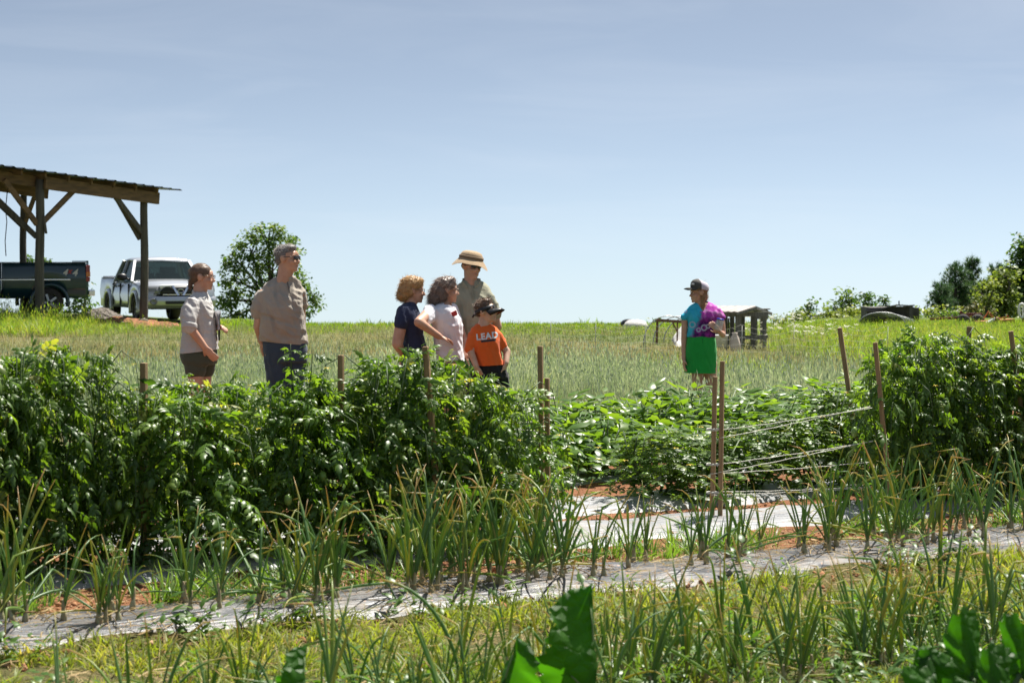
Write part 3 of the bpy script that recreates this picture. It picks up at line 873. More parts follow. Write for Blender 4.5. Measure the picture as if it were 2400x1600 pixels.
# gable roof: ridge runs away to the left-back; near gable faces right
rA, rB = sp(1772, 717, -0.1), sp(1655, 717, 1.0)
eA0, eB0 = sp(1728, 731, -0.55), sp(1630, 729, 0.5)
eA1, eB1 = sp(1808, 732, 0.9), sp(1700, 730, 2.2)
def slab(a, b_, c, d, th, name, mat, par, ribs=0):
    vs, fs = [], []
    n = max(2, ribs)
    for k in range(n + 1):
        f = k / n
        p, q = a.lerp(b_, f), d.lerp(c, f)
        h = 0.012 * (k % 2) if ribs else 0
        vs += [p + Vector((0, 0, h)), q + Vector((0, 0, h)), p - Vector((0, 0, th - h)), q - Vector((0, 0, th - h))]
    for k in range(n):
        i, j = 4 * k, 4 * k + 4
        fs += [(i, j, j + 1, i + 1), (i + 2, i + 3, j + 3, j + 2), (i, i + 2, j + 2, j), (i + 1, j + 1, j + 3, i + 3)]
    fs += [(0, 1, 3, 2), (4 * n, 4 * n + 2, 4 * n + 3, 4 * n + 1)]
    return MB().add(vs, fs).obj(name, mat, par)
slab(rA, rB, eB0, eA0, 0.02, 'roof_panel', M_tin, sh, 14)
slab(rA, rB, eB1, eA1, 0.02, 'roof_panel', M_roof, sh, 14)
MB().bar(rA - Vector((0, 0, 0.04)), eA0 - Vector((0, 0, 0.03)), 0.04, 0.05).obj('barge_board', M_grey_wood, sh)
MB().bar(rA - Vector((0, 0, 0.04)), eA1 - Vector((0, 0, 0.03)), 0.04, 0.05).obj('barge_board', M_grey_wood, sh)
for k in range(7):
    a = sp(1680 + 4.6 * k, 745, 1.2); MB().box((a.x, a.y, (a.z + zb) / 2), (0.036, 0.02, a.z - zb)).obj('board', M_grey_wood, sh)
nb = empty('nest_box', P(1785, 745, 43)); nb.location.z = 0
MB().box((0, 0, 0.52), (0.26, 0.25, 0.20), None, 0.01).obj('box', M_grey_wood, nb)
MB().box((0, 0, 0.635), (0.34, 0.32, 0.02)).obj('lid', M_grey_wood, nb)
MB().box((0, 0, 0.18), (0.06, 0.06, 0.60)).obj('post', M_grey_wood, nb)
tag(nb, 'grey box on a post seen through the open shelter', 'box')
bk = empty('white_bucket', (P(1688, 800, 39.3).x, 39.3, -0.15))
MB().lathe([(0.02, 0), (0.13, 0), (0.155, 0.34), (0.165, 0.345), (0.165, 0.36), (0.14, 0.36), (0.12, 0.02), (0.02, 0.02)], n=24).obj('bucket', M_white, bk, True)
MB().tube([(0.16 * math.cos(a), -0.03, 0.34 - 0.10 * math.sin(a)) for a in np.linspace(0, math.pi, 12)], 0.006, 5).obj('handle', M_black, bk)
tag(bk, 'white bucket in the grass at the left of the shelter', 'bucket')
sk = link('feed_sack', MB().loft([[Vector((0.11 * sx * math.cos(a), 0.07 * sx * math.sin(a), z)) for a in np.linspace(0, 6.28, 13)[:-1]] for z, sx in ((0, 0.8), (0.06, 1.05), (0.18, 1.0), (0.30, 0.75), (0.36, 0.4), (0.40, 0.5))]).mesh('feed_sack', plain('sack', (0.62, 0.52, 0.45), 0.9), True), None, (P(1722, 800, 39.2).x, 39.2, -0.14))
tag(sk, 'pale feed sack standing between the shelter posts', 'sack')

# ------------------------------------------------------------ hoop frame with white cover, mounds, netting
hp = empty('hoop_tunnel', (P(1575, 790, 40).x, 40, -0.08))
tag(hp, 'low hoop tunnel frame with a white fabric cover half pulled off', 'tunnel')
def hq(px, py, dd=0.0): return P(px, py, 40 + dd) - hp.location
M_pipe = plain('grey_pipe', (0.35, 0.36, 0.36), 0.4, metal=0.3)
def hoop(x0, x1, ytop, dd, slant):
    pts = []
    for k in range(17):
        a = math.pi * k / 16
        px = (x0 + x1) / 2 - (x1 - x0) / 2 * math.cos(a)
        pts.append(hq(px, 815 - (815 - ytop) * math.sin(a) ** 0.8, dd + slant * (k / 16 - 0.5)))
    MB().tube(pts, 0.011, 6).obj('hoop', M_pipe, hp, True)
hoop(1508, 1625, 740, -0.3, 0.5); hoop(1530, 1655, 741, 1.0, 0.5); hoop(1555, 1680, 742, 2.3, 0.5)
MB().bar(hq(1538, 750, 0), hq(1598, 754, 0.2), 0.04, 0.06).obj('rail', M_beam, hp)
MB().bar(hq(1541, 750, 0.02), hq(1539, 806, 0.02), 0.045, 0.05, up=(0, 1, 0)).obj('post', M_beam, hp)
MB().bar(hq(1588, 752, 0.2), hq(1587, 806, 0.2), 0.03, 0.035, up=(0, 1, 0)).obj('post', M_beam, hp)
MB().bar(hq(1576, 754, 0.2), hq(1586, 775, 0.2), 0.03, 0.03, up=(0, 1, 0)).obj('brace', M_beam, hp)
vs, fs = [], []
for i in range(13):
    for j in range(9):
        f, g = i / 12, j / 8
        px = 1574 + 66 * f + 10 * (1 - g) * (1 - f)
        top = 812 - 62 * math.sin(min(1, f * 1.15 + 0.10) * math.pi / 2) ** 0.8
        vs.append(hq(px, 815 - (815 - top) * g, -0.35 + 1.1 * g + 0.04 * math.sin(i * 2.1 + j * 0.6)))
for i in range(12):
    for j in range(8):
        a = i * 9 + j; fs.append((a, a + 9, a + 10, a + 1))
M_fleece = leafy('row_cover', [(0.72, 0.70, 0.68), (0.78, 0.77, 0.75)], (1, 1, 1), 0.35, 0.8, spec=0.2)
cv = MB().add(vs, fs).obj('cover', M_fleece, hp, True)
md = cv.modifiers.new('thick', 'SOLIDIFY'); md.thickness = 0.006
def mound(px, py, d, w, h, dp, label):
    c = P(px, py, d); rings = []
    for k in range(11):
        a = -1 + 2 * k / 10
        r = math.sqrt(max(0.02, 1 - abs(a) ** 2.4))
        rings.append([Vector((a * w / 2, dp / 2 * math.cos(b_) * r, h * r * (math.sin(b_) ** 0.8 if math.sin(b_) > 0 else 0))) + Vector((0, 0, 0.01 * math.sin(k * 3 + b_ * 5))) for b_ in np.linspace(0, math.pi, 9)])
    mb = MB(); mb.loft(rings, cap=True)
    o = mb.obj('row_cover', M_fleece, None, True); o.location = (c.x, c.y, gzf(c.x, c.y))
    tag(o, label, 'row cover')
mound(1490, 764, 50.5, 0.65, 0.20, 0.7, 'low white fabric mound on the skyline left of the girl')
dk = link('dark_tarp', MB().ell((0, 0, 0), (0.20, 0.2, 0.13)).mesh('dark_tarp', M_black, True), None, (P(1472, 760, 50.8).x, 50.8, 0.07)); tag(dk, 'small dark tarp behind the white fabric mound on the skyline', 'tarp')
# netting fence: thin posts, sagging strands
M_net = plain('netting', (0.45, 0.45, 0.40), 0.8)
fn = empty('netting_fence', (P(1700, 800, 35).x, 35, 0))
tag(fn, 'sagging white electric netting fence in front of the wooden shelter', 'fence')
posts = [(1290, 36.5), (1395, 36.2), (1512, 36), (1640, 35.6), (1738, 35.2), (1860, 34.8), (1966, 34.4), (2080, 34.0)]
for px, d in posts:
    p = P(px, 800, d); p.z = gzf(p.x, p.y)
    MB().tube([p - fn.location, p - fn.location + Vector((0.01, 0, 0.58))], 0.006, 6).obj('post', M_net, fn, True)
for hgt in (0.14, 0.26, 0.38, 0.50, 0.60):
    pts = []
    for (xa, da), (xb_, db) in zip(posts[:-1], posts[1:]):
        a, b_ = P(xa, 800, da), P(xb_, 800, db)
        for k in range(7):
            f = k / 6
            p = a.lerp(b_, f); p.z = gzf(p.x, p.y) + hgt - 0.10 * (hgt / 0.6) * math.sin(f * math.pi) ** 1
            pts.append(p - fn.location)
    MB().tube(pts, 0.0018, 4).obj('strand', M_net, fn, True)

# ------------------------------------------------------------ old shed, tarp hoops and farm implements on the right
M_old = plain('old_boards', (0.11, 0.10, 0.09), 0.9, (0.06, 0.055, 0.05), 5, bumpd=0.004, bscale=20)
osd = empty('old_shed', (P(2090, 745, 54).x, 54, gzf(11.6, 54)))
tag(osd, 'collapsing old grey shed with a warped flat roof and vines', 'shed')
def oq(px, py, dd=0.0): return P(px, py, 54 + dd) - osd.location
for k in range(13):
    a, b_ = oq(2036 + 7.6 * k, 722 - 0.4 * k, 0), oq(2036 + 7.6 * k, 760, 0)
    MB().box(((a.x + b_.x) / 2, (k % 2) * 0.01, (a.z + b_.z) / 2), (0.094, 0.025, a.z - b_.z)).obj('board', M_old, osd)
rm = MB(); vs = []; fs = []
for k in range(9):
    f = k / 8
    z = 726 - 15 * f + 3 * math.sin(f * 8)
    for dd in (-0.35, 1.8):
        vs.append(oq(2028 + 116 * f, z, dd)); vs.append(oq(2028 + 116 * f, z + 3.0, dd))
for k in range(8):
    i, j = 4 * k, 4 * k + 4
    fs += [(i, j, j + 2, i + 2), (i + 1, i + 3, j + 3, j + 1), (i, i + 1, j + 1, j), (i + 2, j + 2, j + 3, i + 3)]
fs += [(0, 2, 3, 1), (32, 33, 35, 34)]
rm.add(vs, fs).obj('roof', M_old, osd)
MB().bar(oq(2135, 715, -0.3), oq(2134, 760, -0.3), 0.09, 0.09, up=(0, 1, 0)).obj('post', M_old, osd)
MB().bar(oq(2107, 716, 0.5), oq(2107, 705, 0.5), 0.03, 0.03, up=(0, 1, 0)).obj('vent_pipe', M_black, osd)
MB().box(oq(2085, 745, 0.9), (1.3, 1.6, 0.6)).obj('back_wall', M_old, osd)
th = empty('tarp_tunnel', (P(2060, 750, 52.5).x, 52.5, gzf(11, 52.5))); tag(th, 'low dark hoop tunnel with a bent grey tarp below the old shed', 'tunnel')
def tq(px, py, dd=0.0): return P(px, py, 52.5 + dd) - th.location
M_tarp = plain('grey_tarp', (0.16, 0.18, 0.20), 0.5, (0.10, 0.11, 0.13), 6)
for k in range(5):
    pts = [tq(2067 - 55 * math.cos(a) + 7 * k, 762 - (30 - 2.4 * k) * math.sin(a) ** 0.9, -0.3 + 0.35 * k) for a in np.linspace(0, math.pi, 15)]
    MB().tube(pts, 0.017, 6).obj('hoop', M_pipe, th, True)
vs, fs = [], []
for i in range(12):
    a = math.pi * (0.02 + 0.45 * i / 11)
    for k in range(5):
        vs.append(tq(2067 - 56.5 * math.cos(a) + 7 * k, 761 - (31 - 2.4 * k) * math.sin(a) ** 0.9, -0.3 + 0.35 * k))
for i in range(11):
    for k in range(4):
        a = i * 5 + k; fs.append((a, a + 5, a + 6, a + 1))
cv = MB().add(vs, fs).obj('tarp', M_tarp, th, True); cv.modifiers.new('thick', 'SOLIDIFY').thickness = 0.01
vs, fs = [], []
for i in range(14):
    a = math.pi * (0.05 + 0.92 * i / 13)
    for k in range(2):
        vs.append(tq(2067 - 53 * math.cos(a) + 20, (760 - 26 * math.sin(a) ** 0.9) if k else 764, 1.0 + 0.2 * k))
for i in range(13):
    a = i * 2; fs.append((a, a + 2, a + 3, a + 1))
MB().add(vs, fs).obj('back_sheet', M_black, th)

M_rust = plain('rusty_red', (0.20, 0.045, 0.03), 0.7, (0.13, 0.045, 0.03), 8)
M_orust = plain('orange_paint', (0.45, 0.15, 0.035), 0.7, (0.28, 0.10, 0.03), 7)
im = empty('red_implement', (P(2260, 745, 54.5).x, 54.5, gzf(13.6, 54.5))); tag(im, 'rusty red towed farm implement with a long drawbar before the pines', 'farm implement')
def iq(px, py, dd=0.0): return P(px, py, 54.5 + dd) - im.location
MB().bar(iq(2180, 748, -0.2), iq(2262, 744, 0), 0.07, 0.07).obj('drawbar', M_rust, im)
MB().bar(iq(2255, 739, 0), iq(2300, 738, 0.2), 0.10, 0.11).obj('frame', M_rust, im)
MB().bar(iq(2250, 730, 0), iq(2262, 740, 0), 0.05, 0.08).obj('lift_arm', M_rust, im)
MB().bar(iq(2231, 738, 0), iq(2233, 746, 0), 0.03, 0.04).obj('lever', M_pipe, im)
for px in (2252, 2263, 2288, 2297):
    MB().bar(iq(px, 742, 0.1), iq(px + 3, 762, 0.0), 0.05, 0.06).obj('tine', M_rust, im)
for px in (2258, 2292):
    w = iq(px, 752, -0.1)
    MB().lathe([(0.05, -0.05), (0.17, -0.05), (0.19, 0), (0.17, 0.05), (0.05, 0.05)], w, 20, Matrix.Rotation(R(80), 3, 'X')).obj('wheel', M_tyre, im, True)
om = empty('orange_implement', (P(2330, 745, 53).x, 53, gzf(14, 53))); tag(om, 'broken orange farm implement with leaning arms in the weeds', 'farm implement')
def mq(px, py, dd=0.0): return P(px, py, 53 + dd) - om.location
MB().bar(mq(2320, 733, 0), mq(2334, 752, 0), 0.06, 0.06).obj('arm', M_orust, om)
MB().bar(mq(2312, 758, -0.2), mq(2330, 746, 0), 0.08, 0.06).obj('arm', M_decal, om)
MB().bar(mq(2290, 757, 0.1), mq(2372, 751, 0.3), 0.35, 0.10).obj('deck', M_orust, om)
MB().bar(mq(2340, 747, 0.2), mq(2364, 742, 0.2), 0.03, 0.03).obj('rod', M_orust, om)
MB().bar(mq(2350, 752, 0.2), mq(2362, 738, 0.2), 0.03, 0.03).obj('rod', M_orust, om)
MB().bar(mq(2318, 728, 0.3), mq(2306, 746, 0.3), 0.03, 0.03).obj('rod', M_orust, om)
MB().ell(mq(2337, 749, 0), (0.07, 0.07, 0.08)).obj('gearbox', M_rust, om, True)
wt = empty('pale_wheels', P(2395, 728, 54)); tag(wt, 'pair of pale tyres half hidden at the right edge of the picture', 'wheels')
for k, dx in enumerate((0, 0.13)):
    MB().tube([(dx + 0.02 * math.sin(a), 0.08 * k + 0.10 * math.cos(a) * 0 + 0.0, 0.0) for a in ()] or [(dx + 0.085 * math.cos(a), 0.03 * k, 0.185 * math.sin(a)) for a in np.linspace(0, 6.283, 24)], 0.035, 8).obj('tyre', M_decal, wt, True)
MB().bar((0.05, 0, 0), (0.9, 0.3, -0.05), 0.08, 0.08).obj('axle', M_rust, wt)
MB().bar((0.05, 0.05, -0.2), (0.1, 0.1, -0.75), 0.06, 0.06, up=(0, 1, 0)).obj('leg', M_rust, wt)
# ------------------------------------------------------------ people
from mathutils.bvhtree import BVHTree
def fuse(mb, voxel, iters=4, fac=0.5):
    me = mb.mesh('tmp', None)
    ob = bpy.data.objects.new('tmp', me); COL.objects.link(ob)
    r = ob.modifiers.new('r', 'REMESH'); r.mode = 'VOXEL'; r.voxel_size = voxel; r.use_smooth_shade = True
    if iters:
        s = ob.modifiers.new('s', 'SMOOTH'); s.iterations = iters; s.factor = fac
    bpy.context.view_layer.update()
    out = bpy.data.meshes.new_from_object(ob.evaluated_get(bpy.context.evaluated_depsgraph_get()))
    bpy.data.objects.remove(ob); bpy.data.meshes.remove(me)
    out.polygons.foreach_set('use_smooth', [True] * len(out.polygons))
    return out
def wrinkle(me, amp, seed, folds=((9, 9, 26),), fine=0.15):
    amp = amp * 2.0
    folds = tuple(folds) + ((13, 13, 4.5),)
    n = len(me.vertices)
    co = np.empty(n * 3, np.float32); me.vertices.foreach_get('co', co); co = co.reshape(-1, 3)
    no = np.array([v.normal[:] for v in me.vertices])
    off = np.zeros(n)
    for i, p in enumerate(co):
        a = 0.0
        for fx, fy, fz in folds:
            q = Vector((p[0] * fx + seed * 3.1 + 0.7 * math.sin(p[2] * 9 + seed), p[1] * fy, p[2] * fz + p[0] * fx * 0.8))
            nv = noise.noise(q)
            a += (1 - abs(nv) * 2.4) * 0.6 + nv * 0.4
        a += fine * noise.noise(Vector(p) * 70 + Vector((seed, 0, 0)))
        off[i] = a
    off -= off.mean()
    co = co + no * (off * amp)[:, None]
    me.vertices.foreach_set('co', co.astype(np.float32).ravel()); me.update()
def cut(me, pred):
    bm = bmesh.new(); bm.from_mesh(me)
    bmesh.ops.delete(bm, geom=[f for f in bm.faces if pred(f.calc_center_median())], context='FACES')
    bm.to_mesh(me); bm.free()

def skin_mat(name, col):
    m, t, b, o = new_mat(name)
    t.links.new(mixc(t, noise_fac(t, 14, 4), col, tuple(c * k for c, k in zip(col, (0.86, 0.76, 0.72)))), b.inputs['Base Color'])
    b.inputs['Roughness'].default_value = 0.5
    b.inputs['Subsurface Weight'].default_value = 0.08
    b.inputs['Subsurface Radius'].default_value = (0.012, 0.005, 0.003)
    b.inputs['Subsurface Scale'].default_value = 0.5
    return m
M_skin_a = skin_mat('skin_tan', (0.53, 0.315, 0.21))
M_skin_b = skin_mat('skin_ruddy', (0.56, 0.335, 0.235))
M_skin_c = skin_mat('skin_fair', (0.60, 0.39, 0.28))
M_eye = plain('eye_white', (0.75, 0.72, 0.70), 0.2); M_iris = plain('iris', (0.05, 0.035, 0.025), 0.1)
M_lens = plain('dark_lens', (0.012, 0.012, 0.014), 0.06, coat=0.8)
M_frame = plain('glasses_frame', (0.22, 0.16, 0.12), 0.3, metal=0.4)
def hair_mat(name, a, b_): return leafy(name, [a, tuple((x + y) / 2 for x, y in zip(a, b_)), b_], (1, 0.9, 0.7), 0.12, 0.45, spec=0.4)
def cloth(name, c, c2=None, rough=0.9, scale=5):
    m, t, b, o = new_mat(name)
    c2 = c2 or tuple(x * 0.9 for x in c)
    t.links.new(mixc(t, noise_fac(t, scale, 4), c, c2), b.inputs['Base Color'])
    b.inputs['Roughness'].default_value = rough; b.inputs['Specular IOR Level'].default_value = 0.2
    b.inputs['Sheen Weight'].default_value = 0.15
    bump(t, b, noise_fac(t, 500, 2, 0.2, 0.8), 0.001)
    return m

class Person:
    def __init__(s, name_label, x0, S, zf, skin, seed):
        s.x0, s.S, s.d, s.zf, s.seed = x0, S, F / S, zf, seed
        s.yf = YH + (H - zf) * S
        s.t = empty('person', ((x0 - 1200) / F * s.d, s.d, zf))
        tag(s.t, name_label, 'person', 'people standing in the field')
        s.b = MB(); s.skin = skin
    def m(s, px, py, dy=0.0): return Vector(((px - s.x0) / s.S, dy, (s.yf - py) / s.S))
    def rings(s, mb, rs, inset=0.0, n=28, ex=2.4):
        out = []
        for r in rs:
            xl, xr, py, hd = r[:4]; dy = r[4] if len(r) > 4 else 0.0
            c = s.m((xl + xr) / 2, py, dy); a = (xr - xl) / 2 / s.S - inset; h = hd - inset
            ring = []
            for k in range(n):
                an = 2 * math.pi * k / n
                ca, sa = math.cos(an), math.sin(an)
                ring.append(c + Vector((a * math.copysign(abs(ca) ** (2 / ex), ca), h * math.copysign(abs(sa) ** (2 / ex), sa), 0)))
            out.append(ring)
        mb.loft(out)
    def limb(s, mb, pts, rads):
        P_ = [s.m(*p) for p in pts]
        for i in range(len(P_) - 1):
            mb.cap(P_[i], P_[i + 1], rads[i], rads[i + 1])
        return P_
    def hand(s, w, d, nrm, curl=0.4, k=1.0, thumb=1, spread=0.06, curl2=None):
        w, d, nrm = Vector(w), Vector(d).normalized(), Vector(nrm).normalized()
        sd = d.cross(nrm).normalized(); nrm = sd.cross(d).normalized()
        m = Matrix((d, sd, nrm)).transposed()
        s.b.ell(w + d * 0.050 * k, (0.052 * k, 0.040 * k, 0.017 * k), m)
        s.b.ell(w + d * 0.030 * k + sd * thumb * 0.020 * k, (0.032 * k, 0.020 * k, 0.017 * k), m)
        for i, (lt, ln) in enumerate(zip((-0.031, -0.0105, 0.0105, 0.030), ((0.060, 0.074, 0.078, 0.068) if thumb > 0 else (0.068, 0.078, 0.074, 0.060)))):
            p = w + d * 0.088 * k + sd * lt * k
            dirv = (d + sd * lt * 6 * spread * 4).normalized(); cu = 0.0
            for sgm in range(3):
                cu += curl * (0.9 if sgm == 0 else 1.0)
                q = p + (dirv * math.cos(cu) + nrm * math.sin(cu)) * ln * k * (0.42, 0.32, 0.26)[sgm]
                s.b.cap(p, q, (0.0088, 0.0082, 0.0076)[sgm] * k, (0.0082, 0.0076, 0.0068)[sgm] * k, 8)
                p = q
        p = w + d * 0.022 * k + sd * thumb * 0.034 * k
        q = p + (d * 0.75 + sd * thumb * 0.6 + nrm * 0.25).normalized() * 0.036 * k
        s.b.cap(p, q, 0.0115 * k, 0.0095 * k, 8)
        s.b.cap(q, q + (d * 0.9 + sd * thumb * 0.1 + nrm * 0.35).normalized() * 0.030 * k, 0.0095 * k, 0.0078 * k, 8)
    def head(s, c, yaw, pitch=0.0, k=1.0, neck_to=None, nr=0.050, eyes=True, fem=False):
        s.hm = Matrix.Rotation(R(yaw), 3, 'Z') @ Matrix.Rotation(R(-pitch), 3, 'Y') @ Matrix.Scale(1, 3)
        s.hc = Vector(c); s.hk = k
        h = s.h; b = s.b; mm = s.hm
        def E(p, r): b.ell(h(p), [x * k for x in r], mm)
        E((-0.014, 0, 0.028), (0.098, 0.076, 0.086)); E((0.024, 0, -0.035), (0.066, 0.060, 0.082))
        E((0.033, 0, -0.078), (0.050, 0.047 if fem else 0.052, 0.036)); E((0.068, 0, -0.104), (0.020, 0.022, 0.015))
        b.cap(h((0.086, 0, 0.002)), h((0.108, 0, -0.036)), 0.008 * k, 0.0125 * k, 8)
        for sg in (-1, 1):
            E((0.094, sg * 0.013, -0.040), (0.011, 0.008, 0.009)); E((0.062, sg * 0.036, -0.034), (0.026, 0.024, 0.024))
            E((0.078, sg * 0.030, 0.021), (0.015, 0.026, 0.009))
            E((-0.006, sg * 0.077, -0.004), (0.025, 0.011, 0.032)); E((-0.012, sg * 0.084, 0.006), (0.020, 0.008, 0.022))
        E((0.086, 0, -0.067), (0.010, 0.021, 0.0065)); E((0.083, 0, -0.079), (0.010, 0.018, 0.007))
        E((0.077, 0, 0.035), (0.016, 0.045, 0.028))
        if neck_to is not None:
            b.cap(h((-0.028, 0, -0.045)), neck_to, nr * k, nr * 1.12, 14)
            b.cap(h((0.010, 0, -0.085)), Vector(neck_to) + s.hm @ Vector((0.01, 0, 0)), nr * 0.8 * k, nr * 1.0, 14)
        if eyes:
            for sg in (-1, 1):
                e = MB().ell(h((0.083, sg * 0.031, 0.002)), (0.0075 * k, 0.012 * k, 0.0065 * k), mm).obj('eye', M_eye, s.t, True)
                MB().ell(h((0.0885, sg * 0.031, 0.002)), (0.004 * k, 0.0055 * k, 0.0055 * k), mm).obj('iris', M_iris, e, True)
                MB().ell(h((0.087, sg * 0.031, 0.022)), (0.006 * k, 0.016 * k, 0.0024 * k), mm).obj('eyebrow', s.brow, s.t, True)
            MB().ell(h((0.090, 0, -0.073)), (0.006 * k, 0.018 * k, 0.0030 * k), mm).obj('mouth', M_lip, s.t, True)
    brow = None
    def h(s, p): return s.hc + s.hm @ (Vector(p) * s.hk)
    def finish(s, voxel=0.0084):
        me = fuse(s.b, voxel, 3, 0.45); me.name = 'body'
        me.materials.append(s.skin)
        s.body = link('body', me, s.t)
    def wear(s, name, mb, mat, amp=0.004, voxel=0.009, iters=6, folds=((9, 9, 26),), cutf=None, parent=None, hem=None):
        me = fuse(mb, voxel, iters); me.name = name
        if amp: wrinkle(me, amp, s.seed, folds)
        if cutf: cut(me, cutf)
        if hem:
            bm = bmesh.new(); bm.from_mesh(me)
            q0, q1 = s.m(*hem[0]), s.m(*hem[1]); dv = q1 - q0
            bmesh.ops.bisect_plane(bm, geom=bm.verts[:] + bm.edges[:] + bm.faces[:], plane_co=q0, plane_no=Vector((-dv.z, 0, dv.x)), clear_inner=True)
            bm.to_mesh(me); bm.free()
        me.materials.append(mat)
        return link(name, me, parent or s.t)
    def hair(s, ells, mat, strands=500, ln=0.05, curl=0.6, amp=0.006, fall=(0, 0, -1), freq=38):
        mb = MB()
        for p, r in ells: mb.ell(s.h(p), [x * s.hk for x in r], s.hm)
        me = fuse(mb, 0.007, 2)
        n = len(me.vertices)
        for v in me.vertices:
            q = Vector((v.co.x * freq, v.co.y * freq, v.co.z * freq * (0.45 if curl < 0.5 else 1)))
            v.co += v.normal * (amp * (noise.noise(q + Vector((s.seed, 0, 0))) + 0.5 * noise.noise(q * 2.6)))
        me.update()
        V = np.array([v.co[:] for v in me.vertices]); Fq = [tuple(p.vertices) for p in me.polygons]
        q = random.Random(s.seed)
        sb = MB(); sb.v = [tuple(v) for v in V]; sb.f = Fq
        nb = len(sb.v); rn = [0.25 + 0.35 * (noise.noise(Vector(v) * 45) + 0.5) for v in V]
        hc = s.h((-0.02, 0, 0.0))
        for k in range(strands):
            v = me.vertices[q.randrange(n)]
            p = v.co - v.normal * 0.004
            d = (v.normal * q.uniform(0.3, 1.0) + Vector(fall) * q.uniform(0.5, 1.2) + Vector((q.uniform(-1, 1), q.uniform(-1, 1), q.uniform(-1, 1))) * curl).normalized()
            pts = [p]; L_ = ln * q.uniform(0.4, 1.2) / 4
            for j in range(4):
                d = (d + Vector(fall) * 0.35 + Vector((q.uniform(-1, 1), q.uniform(-1, 1), q.uniform(-1, 1))) * curl * 0.8).normalized()
                p = p + d * L_; pts.append(p)
            b0 = len(sb.v)
            sb.tube(pts, [0.0013, 0.0013, 0.0011, 0.0009, 0.0005], 3, False)
            rn += [q.uniform(0.3, 1.0)] * (len(sb.v) - b0)
        me2 = sb.mesh('hair', mat, True, fix=False)
        at = me2.attributes.new('rnd', 'FLOAT', 'POINT'); at.data.foreach_set('value', np.array(rn, np.float32))
        bpy.data.meshes.remove(me)
        return link('hair', me2, s.t)
    def glasses(s, dark, lens_h=0.02, up=0.0):
        g = MB()
        for sg in (-1, 1):
            g.tube([s.h(p) for p in ((0.094, sg * 0.052, 0.008 + up), (0.05, sg * 0.076, 0.012 + up), (-0.01, sg * 0.084, 0.014 + up), (-0.03, sg * 0.082, 0.0 + up))], 0.0032, 6)
        g.tube([s.h(p) for p in ((0.094, -0.054, 0.010 + up), (0.108, -0.02, 0.012 + up), (0.110, 0, 0.012 + up), (0.108, 0.02, 0.012 + up), (0.094, 0.054, 0.010 + up))], 0.0032, 6)
        fr = g.obj('glasses', M_black if dark else M_frame, s.t, True)
        for sg in (-1, 1):
            if dark:
                MB().ell(s.h((0.098, sg * 0.031, -0.003 + up)), (0.008 * s.hk, 0.029 * s.hk, lens_h * s.hk), s.hm @ Matrix.Rotation(R(sg * 18), 3, 'Z')).obj('lens', M_lens, fr, True)
            else:
                MB().tube([s.h((0.104, sg * 0.031 + 0.024 * math.cos(a), 0.0 + 0.017 * math.sin(a))) for a in np.linspace(0, 6.283, 18)], 0.002, 5).obj('rim', M_frame, fr, True)
    def legs(s, hips, shoes=True, rt=0.085, rk=0.058, ra=0.038, toe=(1, 0), foot=0.16):
        for (hx, hy, hd, kx, ky, ax) in hips:
            k_ = s.m(kx, ky, hd); a_ = s.m(ax, s.yf, hd) + Vector((0, 0, 0.08))
            s.b.cap(s.m(hx, hy, hd), k_, rt, rk); s.b.cap(k_, k_.lerp(a_, 0.35) + Vector((-0.01 * toe[0], 0, 0)), rk, rk * 0.98); s.b.cap(k_.lerp(a_, 0.35), a_, rk * 0.95, ra)
            td = Vector((toe[0], toe[1], 0)).normalized()
            s.b.cap(a_ - td * 0.03 - Vector((0, 0, 0.035)), a_ + td * foot - Vector((0, 0, 0.05)), 0.036, 0.028)
            sh_ = MB(); sh_.cap(a_ - td * 0.035 - Vector((0, 0, 0.035)), a_ + td * foot - Vector((0, 0, 0.048)), 0.046, 0.036)
            s.wear('shoe', sh_, M_shoe, 0, 0.01, 2)
M_shoe = plain('shoe_leather', (0.06, 0.05, 0.045), 0.7)
M_lip = plain('lips', (0.36, 0.16, 0.12), 0.5)
M_hair_brown = hair_mat('hair_brown', (0.07, 0.042, 0.028), (0.22, 0.14, 0.09))
M_hair_grey = hair_mat('hair_grey', (0.06, 0.055, 0.05), (0.36, 0.33, 0.31))
M_hair_blonde = hair_mat('hair_blonde', (0.30, 0.15, 0.055), (0.62, 0.40, 0.18))
M_hair_mixed = hair_mat('hair_dark_brown', (0.06, 0.045, 0.04), (0.34, 0.25, 0.20))
M_hair_sandy = hair_mat('hair_sandy', (0.18, 0.10, 0.05), (0.45, 0.28, 0.14))

# ---- woman in the checked shirt, in profile at the left
p = Person('woman in a rolled-sleeve checked grey shirt holding papers, sunlit tied-back hair', 466, 262, 0.0, M_skin_b, 1)
p.brow = M_hair_brown
core = [(460, 480, 690, 0.05), (450, 486, 700, 0.12), (436, 492, 710, 0.16), (430, 498, 730, 0.17), (434, 500, 775, 0.155), (430, 506, 815, 0.17), (432, 502, 845, 0.17)]
p.rings(p.b, core, 0.026)
p.limb(p.b, [(456, 712, -0.16), (456, 766, -0.25), (489, 812, -0.21)], [0.055, 0.044, 0.030])
p.hand(p.m(489, 812, -0.21), (0.75, 0.15, -0.9), (0.3, 1, 0), 0.25, 1.0, -1)
p.limb(p.b, [(466, 712, 0.15), (486, 768, 0.20), (508, 768, 0.03)], [0.055, 0.042, 0.029])
p.hand(p.m(509, 768, 0.02), (0.75, -0.75, 0.1), (-0.2, -0.5, -1), 0.55, 1.0, 1)
p.head(p.m(475, 649), -4, 0, 0.99, p.m(464, 704), 0.050, fem=True)
p.legs([(462, 845, -0.09, 462, 925, 462), (474, 845, 0.09, 474, 925, 474)])
p.finish()
sh_ = MB()
